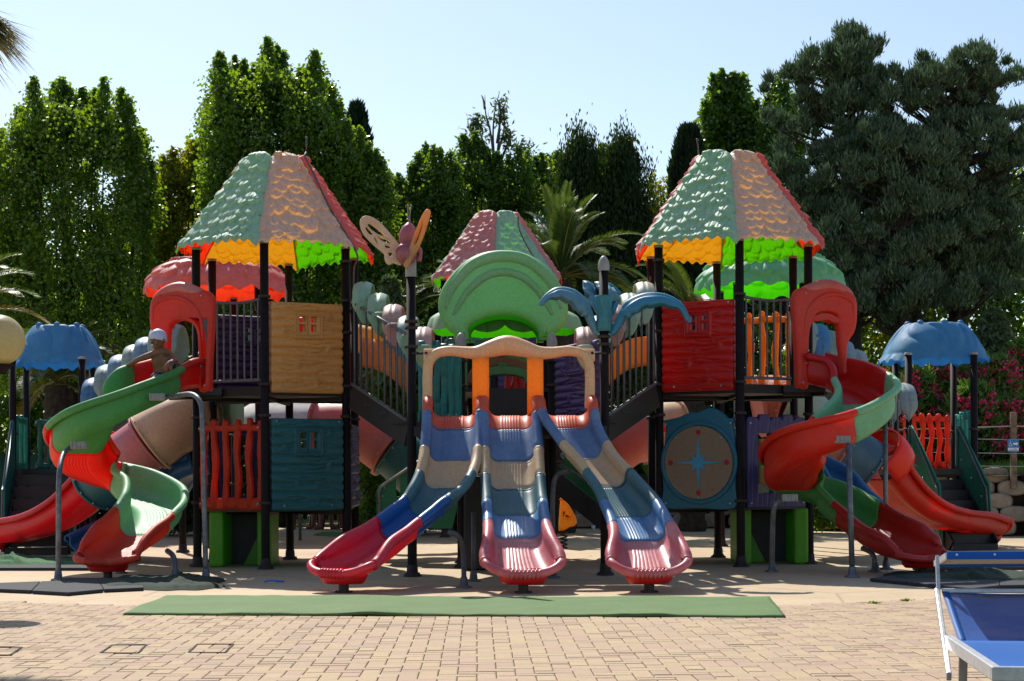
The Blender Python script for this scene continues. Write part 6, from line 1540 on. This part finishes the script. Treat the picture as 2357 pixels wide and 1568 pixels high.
# lids let into the paving
lidm = simple('lid_gap', '#1c1816', '#2a2420', 30, .9)
for (q, lb) in (([(232, 1503), (318, 1503.5), (337, 1484), (258, 1485)], 'paver filled drain lid nearest the green turf corner'), ([(434, 1502), (518, 1502.5), (537, 1483), (455, 1483)], 'paver filled drain lid right of the other two'), ([(-30, 1508), (24, 1508), (50, 1490), (-20, 1490)], 'paver filled drain lid cut off by the left edge')):
    c = [G(u, v, .011) for u, v in q]; b = MB()
    for i in range(4): b.bar(c[i], c[(i+1) % 4], .012, .006)
    o = b.build('drain_lid', lidm); tag(o, lb, 'drain lid', 'drain lids in the paving')
for (u, v, lb) in ((2085, 1383, 'small weed tuft on the paving joint left of the lounger'), (2012, 1389, 'smaller weed tuft farther left on the joint')):
    c = G(u-375+1360-985 if False else (u), v+20 if False else v, .01); pos = np.tile(np.array(c), (90, 1))+RNG.normal(0, 1, (90, 3))*np.array([.02, .008, .002]); o = quads('weed', leaves(pos, .022, .010, (0, 0, 1), .4), LM1, None); tag(o, lb, 'weed', 'weeds on the joint')
c = G(630, 1339, .012); b = MB(); b.tube(spline([c+Vector((-.09, 0, 0)), c+Vector((-.03, .01, .01)), c+Vector((.03, -.01, .008)), c+Vector((.10, .01, 0))], 4), .008, 8); b.box(c+Vector((.05, 0, .0)), (.06, .02, .012)); b.build('band', simple('bright_blue', '#2a6fd0', '#2a6fd0', 10, .5)); tag(bpy.context.scene.collection.objects[-1] if False else C.objects[-1], 'small bright blue rubber band lying on the concrete', 'toy')

# ---------------------------------------------------------------- lamp globe at the left edge
lm = thing('globe_lamp', 'large cream globe lamp on a dark post at the left edge', 'lamp', (X(-6, 13), 13, 0))
b = MB(); c = P(-2, 783, 13); b.ball(c, .205, 40); b.build('globe', plastic('#c8c09c', '#d8c890', .4, .35, fade='#bfb48c'), lm)
b = MB(); b.lathe((c.x, c.y, c.z-.27), [(.05, 0), (.07, .03), (.12, .07), (.11, .075), (.001, .08)], 24); b.build('globe_collar', POST, lm)
b = MB(); b.tube(spline([(c.x-.14, c.y, 0), (c.x-.14, c.y, 1.2), (c.x-.13, c.y, c.z-.4), (c.x-.02, c.y, c.z-.24)], 6), .035, 12); b.build('post', POST, lm)

# ---------------------------------------------------------------- sun lounger
ALU = simple('white_aluminium', '#cfd0d0', '#b9babb', 30, .35, .35, .1); 
def meshfab(name, col, hole):
    mt, n, out = newmat(name); L = n.links.new; p = node(n, 'ShaderNodeBsdfPrincipled', inp={'Roughness': .6}); p.inputs[0].default_value = lin(col)
    co = objco(n); ck = node(n, 'ShaderNodeTexChecker', inp={'Scale': 420}); L(co, ck.inputs[0]); mul = node(n, 'ShaderNodeMath', operation='MULTIPLY', inp={1: hole}); L(ck.outputs[1], mul.inputs[0])
    t = node(n, 'ShaderNodeBsdfTransparent'); tl = node(n, 'ShaderNodeBsdfTranslucent'); tl.inputs[0].default_value = lin(col); m0 = node(n, 'ShaderNodeMixShader', inp={0: .3}); L(p.outputs[0], m0.inputs[1]); L(tl.outputs[0], m0.inputs[2])
    mx = node(n, 'ShaderNodeMixShader'); L(mul.outputs[0], mx.inputs[0]); L(m0.outputs[0], mx.inputs[1]); L(t.outputs[0], mx.inputs[2]); L(mx.outputs[0], out.inputs[0]); return mt
FAB = meshfab('blue_mesh_fabric', '#1a66b8', .42); FABS = meshfab('blue_dense_fabric', '#1a6abc', .0)
lg = thing('sun_lounger', 'blue mesh sun lounger with small tilting canopy in the lower right corner', 'sun lounger', (2.0, 6.2, 0))
LO_, LR_, LA_ = Vector((1.692, 5.64, 0)), Vector((.9932, -.1163, 0)), Vector((.1163, .9932, 0)); WL = .66
def l_(x, y, z): return tuple(LO_+LR_*x+LA_*y+Vector((0, 0, z)))
def lbar(nm, a, c, w_, h_, mt=ALU, bv=.004): b = MB(); b.bar(l_(*a), l_(*c), w_, h_); return b.build(nm, mt, lg, bevel=bv)
for x in (0, WL): lbar('side_rail', (x, 1.12, .335), (x, 0, .335), .035, .05)
lbar('cross_rail', (-.017, -.01, .335), (WL+.017, -.01, .335), .03, .05)
for x in (.04, WL-.04):
    for y, dy in ((.95, .12), (.12, -.05)): lbar('leg', (x, y, .31), (x+.01, y+dy, 0), .035, .03)
BT = (1.47, .512)
for x in (-.02, WL+.02): lbar('back_frame', (x-.02, .80, .22), (x+.03, BT[0], BT[1]), .02, .038)
lbar('back_bar', (.03, BT[0], BT[1]+.004), (WL-.03, BT[0], BT[1]+.004), .02, .02)
def bk_(u, v, o=0.0): return l_(.03+(WL-.06)*u, 1.0+(BT[0]-1.0)*v, .335+(BT[1]-.335)*v-.06*math.sin(PI*u)*math.sin(PI*(.1+v*.85))-o)
b = MB(); b.slab(lambda u, v: bk_(u, v), lambda u, v: bk_(u, v, .003), 18, 14); b.build('back_fabric', FAB, lg)
def st_(u, v, o=0.0): return l_(.012+(WL-.024)*u, 1.0-1.0*v, .345-.03*math.sin(PI*u)*math.sin(PI*v)-o)
b = MB(); b.slab(lambda u, v: st_(u, v), lambda u, v: st_(u, v, .004), 18, 14); b.build('seat_fabric', FABS, lg)
for nm, f0, f1, r_ in (('hem', lambda t: bk_(.03+.94*t, .97, -.003), None, .014), ('hem', lambda t: bk_(.03, t, -.003), None, .013), ('hem', lambda t: bk_(.97, t, -.003), None, .013), ('hem', lambda t: bk_(.70, t, -.003), None, .010)):
    b = MB(); pts = [Vector(f0(i/12)) for i in range(13)]; wv = Vector(LR_ if (pts[-1]-pts[0]).normalized().dot(LR_) < .7 else LA_)*r_
    b.slab(lambda u, v: pts[min(12, int(round(v*12)))]+wv*(2*u-1)+Vector((0, 0, .003)), lambda u, v: pts[min(12, int(round(v*12)))]+wv*(2*u-1), 1, 12); b.build('fabric_hem', FABS, lg)
ct, cf = P(2200, 1279, 6.98).z, P(2200, 1297, 7.5).z
def cny(u, v, o=0.0): return (1.885+.085*v+(WL+.16)*u, 6.98+.52*v, ct+(cf-ct)*v+.010*math.sin(PI*v)-o)
for x0, x1 in ((1.875, 1.885), (1.9+WL, 1.9+WL)): b = MB(); b.bar((x0, 7.08, P(0, 1397, 7.1).z), (x1, 7.14, ct-.01), .016, .028); b.build('canopy_arm', ALU, lg, bevel=.003)
UND = simple('grey_fabric_coating', '#8f8f92', '#7d7d80', 60, .8)
b = MB(); b.slab(lambda u, v: cny(u, v), lambda u, v: cny(u, v, .003), 10, 8); b.build('canopy', FABS, lg)
b = MB(); b.slab(lambda u, v: cny(.02+.96*u, .03+.94*v, .004), lambda u, v: cny(.02+.96*u, .03+.94*v, .006), 10, 8); b.build('canopy_lining', UND, lg)
for v in (0.0, 1.0): b = MB(); b.bar(cny(0, v), cny(1, v), .012, .034); b.build('canopy_hem', FABS, lg)
bolts(lg, [Vector(cny(.05+.2*i, 0))+Vector((0, -.008, .004)) for i in range(5)], .006, 'rivet', WHT)
b = MB(); b.bar(cny(0, 0), cny(0, 1), .012, .025); b.build('canopy_side', ALU, lg)

# ---------------------------------------------------------------- canvas parasol, tables and chairs in the shade behind
ps = thing('parasol', 'big pale canvas parasol seen below the left tower deck', 'parasol', (X(690, 25), 25, 0))
b = MB(); b.lathe((X(690, 25), 25, Z(965, 25)), [(1.25, -.12), (1.26, 0), (.9, .18), (.5, .42), (.2, .62), (.02, .75)], 10); b.build('canopy', simple('pale_canvas', '#c5c2bb', '#a9a6a0', 4, .9, 0, .2), ps)
b = MB(); b.tube([(X(690, 25), 25, 0), (X(690, 25), 25, 2.7)], .025, 10); b.build('pole', GALV, ps)
def chair(lab, u, D, mat, rz=0, grp='plastic chairs behind the tower'):
    c = Vector((X(u, D), D, 0)); t = thing('plastic_chair', lab, 'chair', c, grp); Rz = Matrix.Rotation(rz, 3, 'Z'); f = lambda x, y, z: tuple(Rz @ Vector((x, y, z))+c)
    b = MB(); b.slab(lambda u, v: f(-.22+.44*u, -.22+.44*v, .44-.02*math.sin(PI*u)), lambda u, v: f(-.22+.44*u, -.22+.44*v, .41-.02*math.sin(PI*u)), 8, 8); b.build('seat', mat, t)
    b = MB(); b.slab(lambda u, v: f((-.24+.48*u)*(1-.25*v*v), .22+.10*v+.04*math.cos(PI*(u-.5)), .44+.42*v), lambda u, v: f((-.24+.48*u)*(1-.25*v*v), .245+.10*v+.04*math.cos(PI*(u-.5)), .44+.42*v), 15, 12, 0, lambda u, v: not (.2 < v < .8 and int(u*15) % 3 == 1)); b.build('backrest', mat, t)
    for sx in (-1, 1):
        for sy in (-1, 1): b = MB(); b.bar(f(.20*sx, .2*sy, .42), f(.24*sx, .25*sy, 0), .05, .035); b.build('leg', mat, t)
        b = MB(); b.bar(f(.25*sx, -.2, .64), f(.25*sx, .26, .66), .05, .03); b.bar(f(.25*sx, -.2, .64), f(.24*sx, -.22, .40), .03, .03); b.build('armrest', mat, t)
MAR = plastic('#5a1a1e', '#7a2020', .05, .4); WPL = plastic('#c8cacb', '#d0d0d0', .1, .4); RCH = plastic('#b01018', '#d01018', .15, .35)
chair('maroon plastic chair nearest the thin black post', 700, 30.0, MAR, .3); chair('maroon plastic chair in the middle of the shade', 752, 30.2, MAR, -.4); chair('maroon plastic chair beside the purple log edge', 785, 29.8, MAR, 2.6)
chair('maroon lattice chair left of the green boarded stair', 850, 30.6, MAR, .1); chair('white plastic chair with slatted back beyond the maroon ones', 868, 32.0, WPL, .1); chair('bright red plastic chair right of the salmon tube', 1455, 30, RCH, .2); chair('second bright red chair, half behind the red edge panel', 1487, 30.4, RCH, -.3)
tb = thing('plastic_table', 'white plastic table with splayed legs behind the green boarded stair', 'table', (X(850, 29.2), 29.2, 0))
b = MB(); b.box((X(852, 29.2), 29.2, .73), (.75, .75, .035)); b.build('tabletop', WPL, tb, bevel=.01)
for sx in (-1, 1):
    for sy in (-1, 1): b = MB(); c = Vector((X(852, 29.2), 29.2, 0)); b.tube([c+Vector((sx*.12, sy*.12, .71)), c+Vector((sx*.18, sy*.18, .45)), c+Vector((sx*.32, sy*.30, 0))], .028, 8); b.build('leg', WPL, tb)

# ---------------------------------------------------------------- people
def bake(o, mods):
    for t, kw in mods:
        m_ = o.modifiers.new(t, t)
        for k_, v in kw.items(): setattr(m_, k_, v)
    dg = bpy.context.evaluated_depsgraph_get(); dg.update(); me = bpy.data.meshes.new_from_object(o.evaluated_get(dg)); mats = [x for x in o.data.materials]
    o.modifiers.clear(); o.data = me
    for pl in me.polygons: pl.use_smooth = True
SKIN = simple('tanned_skin', '#87593f', '#754a35', 20, .5, 0, .05)
boy = thing('person', 'boy in a white swim cap sitting at the top of the left spiral slide with arms spread on its edges', 'person', tuple(P(372, 1086, 17.3).xy)+(1.86,))
tag(boy, label='boy in white swim cap seated at the top of the left spiral slide, arms spread')
DB = 17.12
def B_(u, v, d=0.0): return P(u, v, DB+d)
b = MB()
hc = B_(365, 782, 0); fwd = Vector((-.62, -.75, -.12)).normalized(); rt_ = Vector((fwd.y, -fwd.x, 0)).normalized()*-1; uph = rt_.cross(fwd)*-1
if uph.z < 0: uph = -uph
Mh_ = Matrix((rt_, fwd, uph)).transposed()
b.ball(hc+uph*.018, (.074, .088, .088), 24, M=Mh_); b.ball(hc+fwd*.022-uph*.045, (.052, .058, .055), 18, M=Mh_)
b.ball(hc+fwd*.066-uph*.078, (.022, .02, .018), 12, M=Mh_); b.ball(hc+fwd*.094-uph*.022, (.012, .016, .016), 10, M=Mh_)           # chin, nose
b.ball(hc+fwd*.080+uph*.018, (.045, .014, .008), 12, M=Mh_); b.ball(hc+fwd*.080-uph*.050, (.024, .012, .009), 10, M=Mh_)          # brow, lips
for s_ in (-1, 1): b.ball(hc+rt_*s_*.076-uph*.012-fwd*.006, (.012, .018, .026), 10, M=Mh_); b.ball(hc+rt_*s_*.036+fwd*.062-uph*.03, (.024, .02, .02), 10, M=Mh_)
nk = B_(366, 806, .03); ch = B_(371, 822, .05); pv = P(374, 868, 17.22)
b.tube(spline([hc-uph*.05-fwd*.02, nk, ch], 4), [.042, .04, .038, .038, .04, .043, .048, .052, .055], 14)
b.tube(spline([B_(353, 815, 0), B_(362, 811, .02), B_(376, 811, .06), B_(390, 815, .10)], 4), [.034, .04, .046, .05, .054, .054, .054, .054, .054, .05, .046, .04, .034], 14)   # shoulders
for s_ in (-1, 1): b.tube(spline([ch+Vector((s_*.045, 0, .01)), ch.lerp(pv, .45)+Vector((s_*.035, 0, 0)), pv+Vector((s_*.035, 0, 0))], 4), [.062, .066, .068, .064, .058, .054, .056, .062, .066], 16)
b.tube([ch, ch.lerp(pv, .5), pv], [.07, .06, .07], 16)
sR, eR, wR = B_(353, 815, 0), B_(318, 828, -.02), B_(294, 842, .03); sL, eL, wL = B_(391, 815, .10), B_(405, 830, -.06), B_(389, 835, -.36)
def limb(a, e_, w_, r0, r1, r2): b.tube(spline([a, a.lerp(e_, .5), e_, e_.lerp(w_, .45), w_], 4), list(np.interp(np.linspace(0, 1, 17), [0, .25, .5, .62, 1], [r0, r0*1.02, r1, r1*1.02, r2])), 12)
limb(sR, eR, wR, .036, .028, .019); limb(sL, eL, wL, .036, .028, .019)
def hand(w_, d, side, spread, palmn):
    d = d.normalized(); s = d.cross(palmn).normalized()*side; pc = w_+d*.03
    b.tube([w_, w_+d*.02, w_+d*.05], [.018, .02, .02], 10); b.ball(w_+d*.035, (.026, .026, .026), 10)
    b.ball(pc+d*.014+s*.008, .021, 10); b.ball(pc+d*.014-s*.008, .021, 10)
    for i, ln in enumerate((.052, .058, .054, .043)):
        r0 = w_+d*.055+s*(.021-.014*i); dd = (d+s*(.22-.15*i)*spread).normalized(); k1 = r0+dd*ln*.5; k2 = k1+(dd-palmn*.55).normalized()*ln*.32; k3 = k2+(dd-palmn*1.1).normalized()*ln*.25
        b.tube([r0, k1, k2, k3], [.0082, .0075, .007, .0055], 8)
    t0 = w_+d*.022+s*.02; b.tube([t0, t0+(d*.6+s*.9).normalized()*.026, t0+(d+s*.75).normalized()*.05], [.010, .009, .0065], 8)
hand(wR, wR-eR+Vector((0, -.0, -.03)), 1, 1, Vector((0, .1, 1))); hand(wL, Vector((-.055, -.02, -.085)), -1, 1.5, Vector((-.1, -1, .1)))
# legs stretched down the slide (inside the trough)
for s_ in (-1, 1):
    o_ = Vector((.25, .9, 0)).normalized()*s_*.07
    h0 = pv+o_+Vector((0, -.02, -.02)); kn = P(335, 0, 16.98).xy.to_3d()+Vector((0, 0, 1.92))+o_; ak = P(272, 0, 16.80).xy.to_3d()+Vector((0, 0, 1.66))+o_*.8
    b.tube(spline([h0, h0.lerp(kn, .5), kn, kn.lerp(ak, .35), ak], 4), list(np.interp(np.linspace(0, 1, 17), [0, .5, .65, 1], [.062, .042, .044, .026])), 12)
    ft = ak+Vector((-.05, -.01, .07)); b.tube([ak, ak.lerp(ft, .5), ft], [.028, .026, .016], 10)
bo = b.build('body', SKIN, boy); bake(bo, [('REMESH', dict(mode='VOXEL', voxel_size=.0055)), ('SMOOTH', dict(factor=.5, iterations=3))])
# cap, shorts, face
CAPM = simple('white_lycra', '#c9c9e0', '#b4b4d0', 8, .45, 0, .05); b = MB()
def capf(u, v):
    a = 2*PI*u; ph = v*PI*.60; q = Vector((.082*math.sin(ph)*math.cos(a), .097*math.sin(ph)*math.sin(a), .098*math.cos(ph)+.018)); q.z += .03*max(0, math.sin(a))*v*v-.012*max(0, -math.sin(a))*v*v; return Mh_ @ q+hc
b.grid(capf, 32, 16, flip=True); b.tube([capf(i/32, 1.0) for i in range(32)], .004, 8, closed=True); b.build('swim_cap', CAPM, boy)
b = MB()
for s_ in (-1, 1): b.ball(hc+rt_*s_*.030+fwd*.0835+uph*.002, (.011, .006, .006), 8, M=Mh_)
b.build('eyes', simple('eye_dark', '#1a1210', '#1a1210', 5, .3), boy)
b = MB(); b.ball(hc+fwd*.0925-uph*.050, (.022, .006, .006), 8, M=Mh_); b.build('teeth', WHT, boy)
b = MB(); q = wL.lerp(eL, .12); dr = (eL-wL).normalized(); b.tube([q-dr*.008, q+dr*.008], .0235, 16); b.build('wristband', simple('violet_band', '#5a50d0', '#6a60e0', 9, .4), boy)
b = MB(); b.ball(pv+Vector((-.02, -.01, -.01)), (.11, .10, .075), 18); b.build('swim_shorts', simple('navy_cloth', '#1c2c50', '#24365e', 9, .8), boy)
# two seated people in the shade, mostly hidden behind the teal log panel
def sitter(lab, u, D, face, skin, top):
    c = Vector((X(u, D), D, 0)); t = thing('person', lab, 'person', c, 'people seated in the shade'); b = MB(); Rz = Matrix.Rotation(face, 3, 'Z'); f = lambda x, y, z: Rz @ Vector((x, y, z))+c
    b.tube(spline([f(0, .1, .52), f(0, .12, .78), f(0, .10, 1.0), f(0, .08, 1.1)], 4), list(np.interp(np.linspace(0, 1, 13), [0, .4, .75, 1], [.15, .13, .16, .07])), 16); b.tube([f(-.17, .1, 1.02), f(0, .1, 1.06), f(.17, .1, 1.02)], [.06, .07, .06], 12)
    b.ball(f(0, .05, 1.27), (.075, .09, .11), 16); b.tube([f(0, .08, 1.08), f(0, .06, 1.2)], .05, 12); b.ball(f(0, -.04, 1.25), .018, 8)
    for s_ in (-1, 1):
        b.tube(spline([f(.09*s_, .08, .5), f(.1*s_, -.18, .51), f(.1*s_, -.40, .5), f(.11*s_, -.42, .25), f(.12*s_, -.44, .07)], 4), list(np.interp(np.linspace(0, 1, 17), [0, .45, .7, 1], [.085, .06, .055, .035])), 12)
        b.tube([f(.12*s_, -.42, .05), f(.12*s_, -.52, .035), f(.12*s_, -.60, .025)], [.04, .035, .022], 10)
        b.tube(spline([f(.18*s_, .1, 1.02), f(.23*s_, .02, .80), f(.17*s_, -.16, .66)], 5), [.045]*5+[.038]*3+[.03]*3, 10)
        for i in range(4): b.tube([f(.17*s_+(.02-.013*i), -.16, .66), f(.16*s_+(.024-.016*i), -.21, .64), f(.16*s_+(.024-.016*i), -.235, .61)], [.012, .01, .008], 6)
        b.tube([f(.15*s_, -.15, .66), f(.125*s_, -.18, .65)], [.012, .009], 6)
    o = b.build('body', skin, t); bake(o, [('REMESH', dict(mode='VOXEL', voxel_size=.012)), ('SMOOTH', dict(factor=.5, iterations=3))])
    b = MB(); b.tube(spline([f(0, .1, .48), f(0, .12, .78), f(0, .10, 1.0)], 4), [.165, .16, .15, .145, .148, .155, .165, .175, .17], 18); b.build('clothes', top, t)
    b = MB(); b.ball(f(0, .075, 1.30), (.085, .09, .105), 14); b.build('hair', simple('dark_hair', '#1c1512', '#2a1f19', 30, .7), t)
SK2 = simple('fair_skin', '#8a5c48', '#7c5040', 20, .5, 0, .05)
sitter('seated person in red with bare feet on the left maroon chair', 735, 30.2, .9, SK2, simple('red_cloth', '#9a2430', '#b84050', 9, .8))
sitter('seated person in dotted pink sitting beside the purple log edge', 772, 30.0, -.8, SK2, simple('pink_cloth', '#b08088', '#c09aa0', 60, .8))
b = MB(); c = P(1280, 1205, 28.5); 
cp = MB(); q = G(1366, 1221, 0); cp.lathe((q.x, q.y, 0), [(.001, 0), (.03, 0), (.036, .09), (.034, .09), (.029, .005)], 14); o = cp.build('paper_cup', WHT); tag(o, 'small white paper cup on the ground by the block wall', 'cup')
